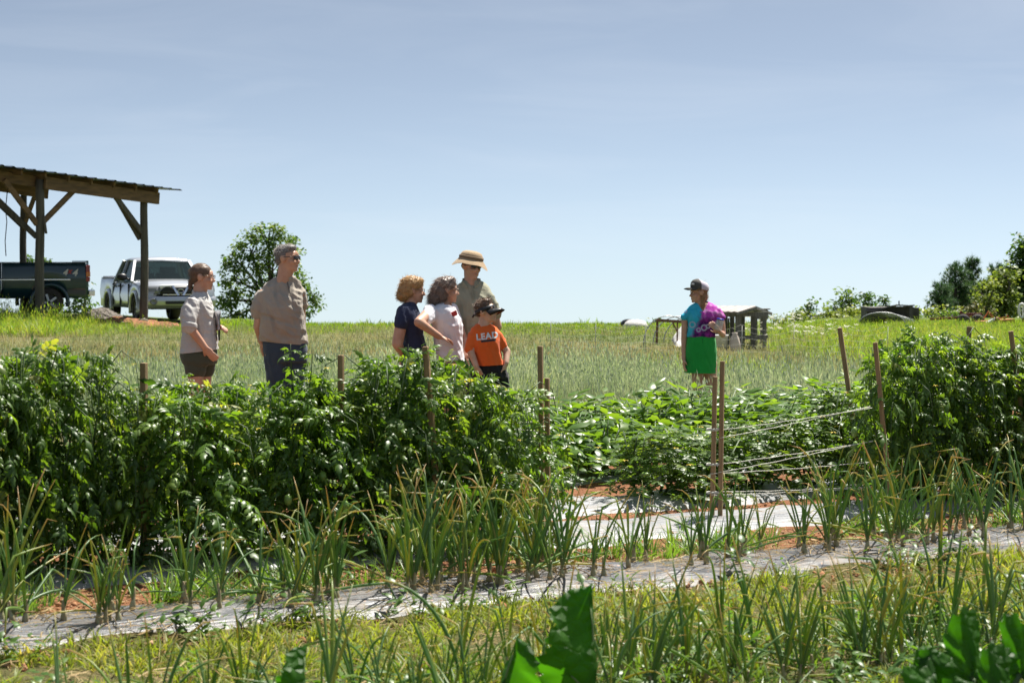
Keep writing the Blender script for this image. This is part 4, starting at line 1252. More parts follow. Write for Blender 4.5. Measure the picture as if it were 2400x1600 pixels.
p.rings(sh_, [(457, 484, 684, 0.066), (452, 487, 690, 0.10), (443, 490, 698, 0.16), (435, 494, 707, 0.188), (426, 499, 722, 0.20), (423, 503, 740, 0.195), (427, 506, 765, 0.18), (428, 508, 785, 0.18), (425, 511, 808, 0.195), (423, 511, 822, 0.205), (424, 508, 829, 0.205)])
p.limb(sh_, [(457, 712, -0.15), (455, 740, -0.22), (454, 764, -0.25)], [0.072, 0.071, 0.066])
p.limb(sh_, [(468, 712, 0.14), (482, 752, 0.19)], [0.070, 0.066])
def check_mat():
    m, t, b, o = new_mat('checked_shirt')
    tc = nd(t, 'ShaderNodeTexCoord')
    def wv(ax, sc):
        w = nd(t, 'ShaderNodeTexWave', wave_type='BANDS', bands_direction=ax); w.inputs['Scale'].default_value = sc; w.inputs['Distortion'].default_value = 0.3
        t.links.new(tc.outputs['Object'], w.inputs[0])
        r = nd(t, 'ShaderNodeMapRange'); r.inputs[1].default_value = 0.78; r.inputs[2].default_value = 0.98; t.links.new(w.outputs[1], r.inputs[0]); return r.outputs[0]
    c = mixc(t, noise_fac(t, 4), (0.56, 0.54, 0.51), (0.50, 0.485, 0.46))
    c = mixc(t, wv('X', 30), c, (0.40, 0.385, 0.38)); c = mixc(t, wv('Z', 30), c, (0.40, 0.38, 0.37))
    t.links.new(c, b.inputs['Base Color']); b.inputs['Roughness'].default_value = 0.9; b.inputs['Specular IOR Level'].default_value = 0.2
    return m
M_check = check_mat()
p.wear('shirt', sh_, M_check, 0.0045, 0.0085, 5, hem=((424, 828), (510, 818)))
cf = MB()
a_, b_ = p.m(454.5, 756, -0.245), p.m(454, 768, -0.256)
cf.tube([a_, b_], [0.073, 0.071], 16); p.wear('sleeve_cuff', cf, M_check, 0.002, 0.008, 2)
co_ = MB(); co_.tube([p.m(457, 690, -0.06), p.m(452, 684, 0), p.m(457, 690, 0.06)], [(0.028, 0.010)] * 3, 8); co_.tube([p.m(457, 690, -0.06), p.m(472, 692, -0.075), p.m(486, 697, -0.04)], [(0.022, 0.010)] * 3, 8); co_.tube([p.m(457, 690, 0.06), p.m(472, 692, 0.075), p.m(486, 697, 0.04)], [(0.022, 0.010)] * 3, 8)
p.wear('collar', co_, M_check, 0.001, 0.007, 2)
so = MB()
p.rings(so, [(427, 506, 815, 0.18), (423, 509, 828, 0.20), (424, 509, 845, 0.20), (430, 506, 854, 0.19)])
for lx, ld in ((463, -0.09), (476, 0.09)): so.cap(p.m(lx, 840, ld), p.m(lx - 1, 864, ld), 0.105, 0.100)
p.wear('shorts', so, cloth('olive_shorts', (0.075, 0.085, 0.060)), 0.003, 0.010, 5)
p.hair([((-0.020, 0, 0.040), (0.105, 0.084, 0.088)), ((-0.055, 0, 0.0), (0.062, 0.072, 0.062)), ((-0.105, 0, -0.045), (0.030, 0.028, 0.030)), ((-0.115, 0, -0.078), (0.022, 0.020, 0.040))], M_hair_brown, 700, 0.03, 0.25, 0.003, (-0.6, 0, -0.9))
p.glasses(False)
pp = empty('paper_sheaf', p.t.location + p.m(509, 750, -0.03)); tag(pp, 'sheaf of folded papers held by the woman in the checked shirt', 'papers')
M_paper = plain('paper', (0.70, 0.70, 0.72), 0.8)
for k in range(4):
    MB().box((0.004 * k, 0.0 + 0.006 * k, 0.0), (0.002, 0.12, 0.17), Matrix.Rotation(R(-12 + 7 * k), 3, 'Y') @ Matrix.Rotation(R(20), 3, 'Z')).obj('sheet', M_paper, pp)
MB().box((0.022, 0.0, -0.06), (0.006, 0.07, 0.24), Matrix.Rotation(R(18), 3, 'Z')).obj('folder', M_black, pp)

# ---- tall man with hands behind his back
p = Person('tall grey-haired man in a grey-brown henley and jeans, hands behind his back', 668, 254, 0.0, M_skin_a, 2)
p.brow = M_hair_grey
sR = [(651, 689, 648, 0.066, 0.02), (642, 696, 653, 0.074, 0.025), (625, 703, 661, 0.086, 0.03), (608, 709, 678, 0.110, 0.02), (607, 711, 697, 0.140, 0.005), (611, 712, 722, 0.160, -0.01), (611, 713, 750, 0.158, -0.01), (610, 716, 775, 0.158, -0.012), (608, 720, 793, 0.155), (611, 721, 805, 0.150), (618, 717, 813, 0.145)]
p.rings(p.b, [(r[0] + 3, r[1] - 3) + r[2:] for r in sR[1:-1]] + [(632, 705, 832, 0.11)], 0.034)
p.limb(p.b, [(618, 692, 0.0), (606, 764, 0.0), (611, 800, 0.045)], [0.062, 0.050, 0.033])
p.hand(p.m(611, 800, 0.045), (0.05, 0.05, -1), (1, 0.3, 0), 0.3, 1.08, 1)
p.limb(p.b, [(700, 690, 0.06), (700, 762, 0.20), (625, 766, 0.13)], [0.060, 0.046, 0.032])
p.hand(p.m(624, 766, 0.12), (-1, -0.55, 0.12), (0.25, -0.8, -0.1), 0.5, 1.05, 1)
p.head(p.m(675, 606), -24, 4, 1.06, p.m(664, 660, 0.0), 0.058)
p.legs([(643, 830, -0.02, 650, 915, 648), (692, 830, 0.03, 692, 915, 694)], rt=0.09, rk=0.062)
p.finish()
M_henley = cloth('henley_grey', (0.36, 0.315, 0.26), (0.32, 0.28, 0.235))
sh_ = MB(); p.rings(sh_, sR)
p.limb(sh_, [(621, 691, 0.0), (609, 712, -0.02), (605, 731, -0.02)], [0.080, 0.074, 0.070])
p.limb(sh_, [(699, 688, 0.06), (706, 716, 0.10)], [0.064, 0.058])
p.wear('shirt', sh_, M_henley, 0.0085, 0.0095, 5, ((7, 7, 17),), hem=((608, 798), (720, 808)))
pk = MB(); pk.tube([p.m(675, 660, -0.062), p.m(684, 690, -0.128)], [(0.012, 0.004)] * 2, 8); p.wear('placket', pk, cloth('placket', (0.13, 0.115, 0.10)), 0, 0.006, 1)
je = MB()
p.rings(je, [(616, 719, 800, 0.145), (618, 721, 825, 0.145), (622, 719, 848, 0.135)])
je.cap(p.m(645, 838, -0.02), p.m(651, 915, -0.02), 0.105, 0.085); je.cap(p.m(651, 915, -0.02), p.m(648, 1015, -0.02), 0.085, 0.068)
je.cap(p.m(692, 838, 0.03), p.m(692, 915, 0.03), 0.105, 0.085); je.cap(p.m(692, 915, 0.03), p.m(694, 1015, 0.03), 0.085, 0.068)
p.wear('jeans', je, cloth('denim', (0.035, 0.055, 0.085), (0.05, 0.075, 0.11)), 0.004, 0.011, 5, ((8, 8, 14),))
p.hair([((-0.024, 0, 0.052), (0.100, 0.080, 0.074)), ((-0.060, 0, 0.0), (0.055, 0.070, 0.060)), ((0.035, 0, 0.090), (0.050, 0.060, 0.034)), ((-0.015, 0.066, 0.030), (0.035, 0.016, 0.035)), ((-0.015, -0.066, 0.030), (0.035, 0.016, 0.035))], M_hair_grey, 1100, 0.026, 0.45, 0.004, (-0.7, 0, -0.1))
p.glasses(True, 0.017)

# ---- woman in navy, curly blonde
p = Person('woman with curly blonde hair and a navy t-shirt, arms behind her back', 957, 251, -0.10, M_skin_b, 3)
p.brow = M_hair_blonde
sR = [(950, 971, 706, 0.060), (942, 975, 713, 0.11), (936, 980, 722, 0.155), (933, 985, 736, 0.175), (934, 990, 752, 0.180), (938, 994, 766, 0.178), (944, 992, 782, 0.165), (946, 995, 797, 0.162), (944, 1000, 812, 0.17), (943, 1001, 832, 0.175)]
p.rings(p.b, [(a + 2, b_ - 2, y, hd) for a, b_, y, hd in sR[1:]] + [(945, 998, 850, 0.16)], 0.024)
p.limb(p.b, [(948, 731, -0.14), (934, 804, -0.19), (948, 836, 0.02)], [0.062, 0.052, 0.032])
p.hand(p.m(946, 838, 0.03), (0.3, 0.8, -0.3), (1, 0, 0), 0.4)
p.limb(p.b, [(958, 731, 0.14), (948, 800, 0.20), (944, 836, 0.06)], [0.058, 0.048, 0.03])
p.hand(p.m(944, 838, 0.05), (-0.2, -0.6, -0.4), (1, 0, 0), 0.4)
p.head(p.m(969, 681), 4, 0, 0.97, p.m(958, 722), 0.050, fem=True)
p.legs([(965, 850, -0.09, 965, 940, 965), (978, 850, 0.09, 978, 940, 978)])
p.finish()
sh_ = MB(); p.rings(sh_, sR)
p.limb(sh_, [(949, 731, -0.135), (943, 756, -0.175)], [0.073, 0.070]); p.limb(sh_, [(959, 731, 0.135), (952, 756, 0.175)], [0.070, 0.066])
p.wear('t_shirt', sh_, cloth('navy', (0.022, 0.030, 0.070), (0.030, 0.040, 0.085)), 0.003, 0.009, 5, ((8, 8, 16),))
tr = MB(); p.rings(tr, [(946, 999, 820, 0.16), (944, 1002, 845, 0.17), (948, 998, 858, 0.16)])
for lx, ld in ((965, -0.09), (978, 0.09)): tr.cap(p.m(lx, 850, ld), p.m(lx, 940, ld), 0.095, 0.075); tr.cap(p.m(lx, 940, ld), p.m(lx, 1030, ld), 0.075, 0.065)
p.wear('trousers', tr, cloth('dark_trousers', (0.04, 0.045, 0.055)), 0.003, 0.012, 4)
p.hair([((-0.020, 0, 0.060), (0.115, 0.098, 0.085)), ((-0.070, 0, 0.0), (0.082, 0.098, 0.080)), ((-0.098, 0, -0.050), (0.070, 0.090, 0.055)), ((0.040, 0, 0.085), (0.058, 0.070, 0.045)), ((-0.030, 0.07, -0.01), (0.060, 0.030, 0.06)), ((-0.045, -0.072, 0.0), (0.050, 0.028, 0.06))], M_hair_blonde, 1700, 0.040, 1.2, 0.009, (-0.2, 0, -0.4), 48)
p.glasses(False)

# ---- woman in the white t-shirt, hand on hip
p = Person('woman with long brown-grey hair and a white t-shirt, hand on her hip', 1043, 251, -0.10, M_skin_b, 4)
p.brow = M_hair_mixed
sR = [(1031, 1058, 707, 0.062), (1020, 1064, 714, 0.11), (1010, 1068, 723, 0.155), (1007, 1074, 736, 0.175), (1008, 1081, 750, 0.182), (1012, 1085, 763, 0.182), (1015, 1084, 785, 0.172), (1018, 1084, 808, 0.175), (1023, 1087, 832, 0.182), (1026, 1089, 847, 0.185)]
p.rings(p.b, [(a + 2, b_ - 2, y, hd) for a, b_, y, hd in sR[1:]] + [(1030, 1086, 868, 0.17)], 0.022)
p.limb(p.b, [(1006, 735, -0.15), (986, 752, -0.40), (1032, 786, -0.26)], [0.058, 0.046, 0.031])
p.hand(p.m(1033, 787, -0.255), (0.85, 0.45, -0.25), (0.2, 0.3, -1), 0.35, 1.0, -1)
p.limb(p.b, [(1058, 728, 0.15), (1084, 794, 0.17), (1093, 836, 0.06)], [0.056, 0.043, 0.029])
p.hand(p.m(1093, 837, 0.06), (0.25, -0.1, -1), (-1, 0, 0), 0.3, 0.98, 1)
p.head(p.m(1048, 681), 8, 2, 0.97, p.m(1036, 722), 0.052, fem=True)
p.legs([(1046, 862, -0.09, 1048, 950, 1048), (1066, 862, 0.09, 1066, 950, 1066)])
p.finish()
sh_ = MB(); p.rings(sh_, sR)
p.limb(sh_, [(1010, 733, -0.13), (1000, 748, -0.235)], [0.082, 0.070]); p.limb(sh_, [(1057, 729, 0.14), (1066, 754, 0.17)], [0.072, 0.068])
vn = [p.m(1036, 708, -0.17), p.m(1064, 712, -0.10), p.m(1060, 740, -0.18)]
def vcut(c):
    # open V neck on the front right of the chest
    zt, x = c.z, c.x
    z0, z1 = p.m(0, 737)[2], p.m(0, 704)[2]
    f = (zt - z0) / (z1 - z0)
    return f > 0 and abs(x - (p.m(1055, 0)[0] - 0.02 * f)) < 0.006 + 0.040 * f and abs(c.y + 0.02) < 0.02 + 0.09 * f
p.wear('t_shirt', sh_, cloth('white_cotton', (0.74, 0.72, 0.76), (0.70, 0.685, 0.72)), 0.0045, 0.009, 5, ((7, 7, 15),), vcut, hem=((1027, 841), (1089, 845)))
lg = MB().box((0, 0, 0), (0.055, 0.004, 0.050), Matrix.Rotation(R(-25), 3, 'Y') , 0.0015).obj('chest_logo', plain('logo_red', (0.50, 0.06, 0.07), 0.8), p.t)
lg.location = p.m(1066, 734, -0.150); lg.rotation_euler = (0.25, 0, R(28))
so = MB(); p.rings(so, [(1028, 1087, 836, 0.175), (1026, 1089, 856, 0.18), (1030, 1087, 872, 0.17)])
for lx, ld in ((1046, -0.09), (1068, 0.09)): so.cap(p.m(lx, 866, ld), p.m(lx, 925, ld), 0.105, 0.095)
p.wear('shorts', so, cloth('khaki', (0.33, 0.265, 0.185)), 0.004, 0.011, 5)
p.hair([((-0.018, 0, 0.055), (0.112, 0.092, 0.085)), ((-0.080, 0, 0.0), (0.080, 0.092, 0.080)), ((-0.115, 0, -0.060), (0.072, 0.088, 0.060)), ((-0.135, 0.0, -0.105), (0.052, 0.075, 0.050)), ((0.030, 0, 0.095), (0.060, 0.070, 0.045)), ((-0.05, -0.06, -0.03), (0.055, 0.034, 0.075))], M_hair_mixed, 1400, 0.060, 0.6, 0.008, (-0.5, 0, -0.8), 36)
p.glasses(False)

# ---- man in the sun hat
p = Person('man in a tan bucket hat, sunglasses and sage polo shirt', 1105, 246, -0.10, M_skin_a, 5)
p.brow = M_hair_brown
sR = [(1086, 1124, 656, 0.064, 0.02), (1078, 1134, 662, 0.075, 0.025), (1068, 1146, 671, 0.092, 0.03), (1061, 1154, 688, 0.118, 0.02), (1062, 1156, 710, 0.145, 0.0), (1065, 1156, 740, 0.158, -0.01), (1068, 1153, 770, 0.155, -0.01), (1070, 1151, 800, 0.150), (1070, 1151, 812, 0.150)]
p.rings(p.b, [(r[0] + 3, r[1] - 3) + r[2:] for r in sR[1:]] + [(1080, 1142, 840, 0.11)], 0.030)
p.limb(p.b, [(1074, 698, 0.0), (1056, 765, 0.03), (1072, 835, -0.02)], [0.062, 0.048, 0.032])
p.hand(p.m(1072, 836, -0.02), (0.1, 0, -1), (1, 0, 0), 0.4, 1.05)
p.limb(p.b, [(1143, 698, 0.0), (1164, 765, 0.06), (1140, 815, 0.17)], [0.060, 0.050, 0.033])
p.hand(p.m(1138, 818, 0.175), (-0.7, 0.3, -0.6), (0, 1, 0), 0.4, 1.05)
p.head(p.m(1105, 624), -58, 0, 1.02, p.m(1104, 668, 0.01), 0.058)
p.legs([(1090, 850, 0, 1090, 940, 1090), (1130, 850, 0, 1130, 940, 1130)], toe=(0.5, -0.8), rt=0.09)
p.finish()
M_polo = cloth('sage_polo', (0.34, 0.335, 0.245), (0.30, 0.30, 0.22))
sh_ = MB(); p.rings(sh_, sR)
p.limb(sh_, [(1076, 698, 0.0), (1062, 732, 0.01)], [0.082, 0.072]); p.limb(sh_, [(1141, 698, 0.0), (1159, 734, 0.03)], [0.080, 0.068])
p.wear('polo_shirt', sh_, M_polo, 0.0065, 0.0095, 5, ((7, 7, 15),))
co_ = MB()
for sg in (-1, 1):
    co_.tube([p.m(1105, 652, 0.075), p.m(1105 + sg * 20, 656, 0.03), p.m(1105 + sg * 19, 663, -0.045), p.m(1105 + sg * 9, 674, -0.075)], [(0.020, 0.009)] * 4, 8)
p.wear('collar', co_, M_polo, 0.001, 0.007, 2)
pk = MB(); pk.tube([p.m(1107, 668, -0.064), p.m(1110, 702, -0.135)], [(0.014, 0.004)] * 2, 8); p.wear('placket', pk, M_polo, 0, 0.006, 1)
tr = MB(); p.rings(tr, [(1072, 1149, 803, 0.142), (1071, 1150, 830, 0.145), (1076, 1146, 856, 0.13)])
for lx in (1090, 1130): tr.cap(p.m(lx, 848), p.m(lx, 940), 0.105, 0.085); tr.cap(p.m(lx, 940), p.m(lx, 1030), 0.085, 0.07)
p.wear('trousers', tr, cloth('slate_trousers', (0.085, 0.10, 0.115)), 0.004, 0.012, 4)
p.hair([((-0.040, 0, 0.010), (0.072, 0.078, 0.060))], M_hair_brown, 60, 0.02)
p.glasses(True, 0.019)
hm = Matrix.Rotation(R(10), 3, 'Y') @ Matrix.Rotation(R(2), 3, 'X')
ht = MB(); n = 40; rings = []
for r, z, wv in ((0.158, -0.050, 1), (0.154, -0.044, 0.9), (0.132, -0.016, 0.5), (0.110, 0.006, 0.1), (0.103, 0.018, 0), (0.099, 0.045, 0), (0.086, 0.072, 0), (0.060, 0.086, 0), (0.03, 0.091, 0), (0.02, 0.089, 0), (0.06, 0.082, 0), (0.094, 0.05, 0), (0.099, 0.014, 0), (0.130, -0.022, 0.5), (0.151, -0.049, 0.9)):
    rings.append([p.h((-0.010, 0, 0.056)) + hm @ Vector((r * 1.10 * math.cos(a), r * 1.0 * math.sin(a), z + wv * (0.020 * math.sin(2 * a - 1.57) + 0.006 * math.sin(5 * a)))) for a in np.linspace(0, 2 * math.pi, n + 1)[:-1]])
ht.loft(rings + [rings[0]], cap=False)
M_hat = cloth('tan_hat', (0.42, 0.305, 0.19), (0.36, 0.255, 0.155))
hat = p.wear('sun_hat', MB(), M_hat, 0) if False else link('sun_hat', ht.mesh('sun_hat', M_hat, True), p.t)
MB().tube([p.h((-0.010, 0, 0.056)) + hm @ Vector((0.116 * math.cos(a), 0.106 * math.sin(a), 0.028)) for a in np.linspace(0, 6.283, 36)], [(0.014, 0.004)] * 36, 8).obj('hat_band', cloth('hat_band', (0.22, 0.15, 0.09)), hat, True)

# ---- boy with the visor
p = Person('boy in an orange lettered t-shirt, black visor and black shorts, looking down', 1150, 256, -0.11, M_skin_c, 6)
p.brow = M_hair_brown
sR = [(1120, 1146, 757, 0.050, 0.015), (1113, 1155, 762, 0.062, 0.018), (1105, 1165, 769, 0.078, 0.018), (1102, 1172, 782, 0.100, 0.01), (1106, 1173, 800, 0.118), (1111, 1174, 822, 0.114), (1118, 1180, 845, 0.116), (1122, 1184, 858, 0.122)]
p.rings(p.b, [(r[0] + 2, r[1] - 2) + r[2:] for r in sR[1:]] + [(1128, 1182, 876, 0.10)], 0.024)
p.limb(p.b, [(1112, 792, -0.01), (1104, 824, -0.07), (1117, 858, -0.10)], [0.046, 0.036, 0.026])
p.hand(p.m(1117, 859, -0.10), (0.5, 0.2, -0.9), (0.5, 1, 0), 0.2, 0.85, -1)
p.limb(p.b, [(1162, 788, 0.02), (1188, 824, 0.03), (1186, 850, -0.05)], [0.040, 0.035, 0.026])
p.hand(p.m(1186, 851, -0.05), (-0.35, -0.2, -0.9), (-1, 0.4, 0), 0.2, 0.85, 1)
p.head(p.m(1139, 730), -22, 12, 0.93, p.m(1131, 768, 0.0), 0.044)
p.legs([(1140, 880, -0.02, 1140, 960, 1140), (1170, 880, 0.02, 1170, 960, 1170)], rt=0.07, rk=0.05, ra=0.034, toe=(0.8, -0.5), foot=0.12)
p.finish(0.0078)
sh_ = MB(); p.rings(sh_, sR)
p.limb(sh_, [(1111, 788, -0.01), (1102, 817, -0.05)], [0.058, 0.053]); p.limb(sh_, [(1163, 784, 0.02), (1178, 809, 0.03)], [0.055, 0.048])
M_orange = cloth('orange_cotton', (0.78, 0.14, 0.025), (0.72, 0.125, 0.022))
tee = p.wear('t_shirt', sh_, M_orange, 0.0042, 0.0085, 5, ((8, 8, 16),), hem=((1122, 857), (1184, 853)))
bv = BVHTree.FromObject(tee, bpy.context.evaluated_depsgraph_get()) if False else None
def drape(me, target_me, off=0.0025):
    bm = bmesh.new(); bm.from_mesh(target_me); tree = BVHTree.FromBMesh(bm)
    for v in me.vertices:
        hit = tree.ray_cast(Vector((v.co.x, -1.0, v.co.z)), Vector((0, 1, 0)))
        if hit[0] is not None: v.co.y = hit[0].y - off + v.co.y * 0.0
    bm.free(); me.update()
def print_on(body, size, px, py, tilt, mat, name, flat=None):
    if flat is None:
        cu = bpy.data.curves.new(name, 'FONT'); cu.body = body; cu.size = size; cu.align_x = 'CENTER'; cu.align_y = 'CENTER'; cu.offset = 0.003; cu.space_character = 1.12
        tmp = bpy.data.objects.new('tmp', cu); COL.objects.link(tmp); bpy.context.view_layer.update()
        me = bpy.data.meshes.new_from_object(tmp.evaluated_get(bpy.context.evaluated_depsgraph_get())); bpy.data.objects.remove(tmp)
    else:
        me = MB().add([(-flat[0] / 2, -flat[1] / 2, 0), (flat[0] / 2, -flat[1] / 2, 0), (flat[0] / 2, flat[1] / 2, 0), (-flat[0] / 2, flat[1] / 2, 0)], [(0, 1, 2, 3)]).mesh(name, None)
    bm = bmesh.new(); bm.from_mesh(me); bmesh.ops.triangulate(bm, faces=bm.faces[:])
    for _ in range(4):
        lo = [e for e in bm.edges if e.calc_length() > 0.012]
        if not lo: break
        bmesh.ops.subdivide_edges(bm, edges=lo, cuts=1); bmesh.ops.triangulate(bm, faces=bm.faces[:])
    c = p.m(px, py); rm = Matrix.Rotation(R(tilt), 3, 'Y')
    for v in bm.verts: v.co = c + rm @ Vector((v.co.x, 0, v.co.y))
    bm.to_mesh(me); bm.free(); drape(me, tee.data)
    me.materials.clear(); me.materials.append(mat)
    return link(name, me, tee)
print_on('LEAD', 0.078, 1142, 787, -7, M_decal, 'chest_lettering')
print_on('', 0, 1145, 797, -6, M_black, 'chest_print', (0.135, 0.018))
so = MB(); p.rings(so, [(1123, 1183, 852, 0.11), (1121, 1187, 866, 0.118), (1122, 1190, 885, 0.115)])
for lx, ld in ((1139, -0.02), (1173, 0.02)): so.cap(p.m(lx, 880, ld), p.m(lx, 945, ld), 0.080, 0.085)
p.wear('shorts', so, cloth('black_shorts', (0.014, 0.015, 0.017)), 0.004, 0.010, 4)
p.hair([((-0.018, 0, 0.058), (0.096, 0.080, 0.066)), ((0.020, 0, 0.098), (0.055, 0.058, 0.030)), ((-0.06, 0, 0.01), (0.045, 0.068, 0.06))], M_hair_brown, 900, 0.028, 0.55, 0.005, (-0.2, 0, 0.4))
vz = MB()
vz.loft([[p.h((0.104 * math.cos(a) - 0.012, 0.086 * math.sin(a), 0.032 + dz - 0.030 * (1 - math.cos(a)) * 0.5)) * 1.0 + s_ * (p.hm @ Vector((math.cos(a), math.sin(a), 0))) for dz, s_ in ((-0.022, 0.0), (-0.022, 0.004), (0.022, 0.004), (0.022, 0.0))] for a in np.linspace(0, 2 * math.pi, 30)], cap=False)
vz.tube([p.h((-0.115, 0.012, 0.0)), p.h((-0.140, 0.0, -0.012)), p.h((-0.152, 0.0, -0.030))], 0.009, 8)
vis = vz.obj('visor', M_black, p.t, True)
br = MB(); rings = []
for a in np.linspace(-1.25, 1.25, 15):
    ca, sa = math.cos(a), math.sin(a)
    rings.append([p.h(q) for q in ((0.088 * ca + 0.002, 0.084 * sa, 0.015), (0.088 * ca + 0.075 * max(0, ca), 0.088 * sa, 0.012 - 0.030 * sa * sa - 0.006), (0.088 * ca + 0.110 * max(0, ca) ** 0.8, 0.088 * sa, 0.0 - 0.034 * sa * sa - 0.020), (0.088 * ca + 0.075 * max(0, ca), 0.088 * sa, 0.006 - 0.030 * sa * sa - 0.006), (0.088 * ca, 0.084 * sa, 0.010))])
br.loft(rings); br.obj('visor_brim', M_black, vis, True)

# ---- girl in the green skirt
p = Person('girl in a green skirt, tie-dyed t-shirt and grey cap looking left', 1641, 205, -0.10, M_skin_b, 7)
p.brow = M_hair_sandy
sR = [(1634, 1657, 706, 0.048, 0.015), (1625, 1669, 711, 0.060, 0.018), (1614, 1682, 718, 0.078, 0.015), (1608, 1688, 730, 0.105, 0.005), (1610, 1684, 745, 0.125), (1612, 1679, 760, 0.118), (1611, 1676, 775, 0.115), (1609, 1677, 790, 0.120)]
p.rings(p.b, [(r[0] + 1.5, r[1] - 1.5) + r[2:] for r in sR[1:]] + [(1608, 1677, 820, 0.12)], 0.020)
p.limb(p.b, [(1617, 735, 0.0), (1605, 750, 0.0), (1603, 796, 0.0), (1602, 840, -0.03)], [0.030, 0.038, 0.034, 0.026])
p.hand(p.m(1602, 841, -0.03), (0.05, -0.1, -1), (1, 0.2, 0), 0.22, 0.95, 1)
p.limb(p.b, [(1680, 735, 0.0), (1691, 752, -0.01), (1693, 784, -0.03), (1681, 775, -0.20)], [0.030, 0.040, 0.037, 0.027])
p.hand(p.m(1681, 775, -0.205), (-0.75, -0.25, 0.75), (-0.3, 0.9, 0.15), 0.42, 0.98, 1)
p.head(p.m(1637, 686), 198, 0, 0.97, p.m(1646, 720, 0.0), 0.045, fem=True)
p.legs([(1634, 850, 0, 1636, 910, 1640), (1664, 850, 0, 1667, 910, 1668)], rt=0.082, rk=0.056, ra=0.036, toe=(-0.4, -0.9), foot=0.14)
p.finish(0.0080)
sh_ = MB(); p.rings(sh_, sR)
p.limb(sh_, [(1618, 731, 0), (1604, 743, -0.01)], [0.055, 0.045]); p.limb(sh_, [(1679, 730, 0), (1692, 744, -0.01)], [0.056, 0.048])
def vcut7(c):
    z0, z1 = p.m(0, 729)[2], p.m(0, 703)[2]
    f = (c.z - z0) / (z1 - z0)
    return f > 0 and c.y < 0.02 and abs(c.x - p.m(1646, 0)[0]) < 0.004 + 0.075 * f
def dye_mat():
    m, t, b, o = new_mat('tie_dye')
    tc = nd(t, 'ShaderNodeTexCoord'); sx = nd(t, 'ShaderNodeSeparateXYZ'); t.links.new(tc.outputs['Object'], sx.inputs[0])
    a = nd(t, 'ShaderNodeMath', operation='MULTIPLY_ADD'); a.inputs[1].default_value = 0.42; a.inputs[2].default_value = -0.42 * p.m(0, 745)[2]
    t.links.new(sx.outputs['Z'], a.inputs[0])
    d = nd(t, 'ShaderNodeMath', operation='SUBTRACT'); t.links.new(sx.outputs['X'], d.inputs[0]); t.links.new(a.outputs[0], d.inputs[1])
    nz = nd(t, 'ShaderNodeTexNoise'); nz.inputs['Scale'].default_value = 22; nz.inputs['Detail'].default_value = 4
    t.links.new(tc.outputs['Object'], nz.inputs['Vector'])
    d2 = nd(t, 'ShaderNodeMath', operation='MULTIPLY_ADD'); d2.inputs[1].default_value = 0.11; t.links.new(nz.outputs[0], d2.inputs[0]); t.links.new(d.outputs[0], d2.inputs[2])
    def st(lo, hi, src):
        r = nd(t, 'ShaderNodeMapRange'); r.inputs[1].default_value = lo; r.inputs[2].default_value = hi; t.links.new(src, r.inputs[0]); return r.outputs[0]
    c = mixc(t, noise_fac(t, 12, 4, 0.4, 0.7), (0.03, 0.40, 0.56), (0.06, 0.46, 0.62))
    pur = mixc(t, noise_fac(t, 18, 4, 0.42, 0.60), (0.055, 0.012, 0.10), (0.24, 0.03, 0.26))
    pink = mixc(t, noise_fac(t, 16, 4, 0.45, 0.62), (0.48, 0.06, 0.40), (0.66, 0.30, 0.58))
    c = mixc(t, st(0.005, 0.065, d2.outputs[0]), c, pur)
    z1 = nd(t, 'ShaderNodeMath', operation='MULTIPLY_ADD'); z1.inputs[1].default_value = 0.06; t.links.new(nz.outputs[0], z1.inputs[0]); t.links.new(sx.outputs['Z'], z1.inputs[2])
    zz = nd(t, 'ShaderNodeMath', operation='MULTIPLY'); t.links.new(st(p.m(0, 746)[2], p.m(0, 724)[2], z1.outputs[0]), zz.inputs[0]); t.links.new(st(0.03, 0.05, d2.outputs[0]), zz.inputs[1])
    c = mixc(t, zz.outputs[0], c, pink)
    # dyed rings
    for px, py, r in ((1621, 760, 0.030), (1648, 767, 0.030), (1635, 772, 0.02), (1657, 764, 0.02), (1686, 717, 0.018), (1605, 728, 0.018)):
        q = p.m(px, py)
        v = nd(t, 'ShaderNodeVectorMath', operation='DISTANCE'); v.inputs[1].default_value = (q.x, 0, q.z)
        fl = nd(t, 'ShaderNodeVectorMath', operation='MULTIPLY'); fl.inputs[1].default_value = (1, 0, 1); t.links.new(tc.outputs['Object'], fl.inputs[0]); t.links.new(fl.outputs[0], v.inputs[0])
        s_ = nd(t, 'ShaderNodeMath', operation='SUBTRACT'); s_.inputs[1].default_value = r; t.links.new(v.outputs['Value'], s_.inputs[0])
        ab = nd(t, 'ShaderNodeMath', operation='ABSOLUTE'); t.links.new(s_.outputs[0], ab.inputs[0])
        c = mixc(t, st(0.012, 0.002, ab.outputs[0]), c, (0.36, 0.42, 0.58))
    t.links.new(c, b.inputs['Base Color']); b.inputs['Roughness'].default_value = 0.9; b.inputs['Specular IOR Level'].default_value = 0.2
    return m
p.wear('t_shirt', sh_, dye_mat(), 0.0035, 0.0085, 5, ((8, 8, 14),), vcut7)
sk_ = MB(); p.rings(sk_, [(1613, 1674, 781, 0.108), (1611, 1675, 786, 0.116), (1607, 1678, 800, 0.130), (1604, 1680, 825, 0.140), (1604, 1680, 850, 0.138), (1604, 1679, 868, 0.136), (1604, 1679, 880, 0.136)], ex=2.05)
M_green = cloth('green_cotton', (0.018, 0.33, 0.055), (0.015, 0.28, 0.045))
skirt = p.wear('skirt', sk_, M_green, 0.0028, 0.0085, 4, ((7, 7, 4),), hem=((1604, 873), (1680, 874)))
MB().tube([p.m(1644 + 0.01 * k, 792 + 1.2 * k, -0.131) for k in range(9)], 0.0022, 5).obj('fly_seam', cloth('green_seam', (0.01, 0.16, 0.03)), skirt)
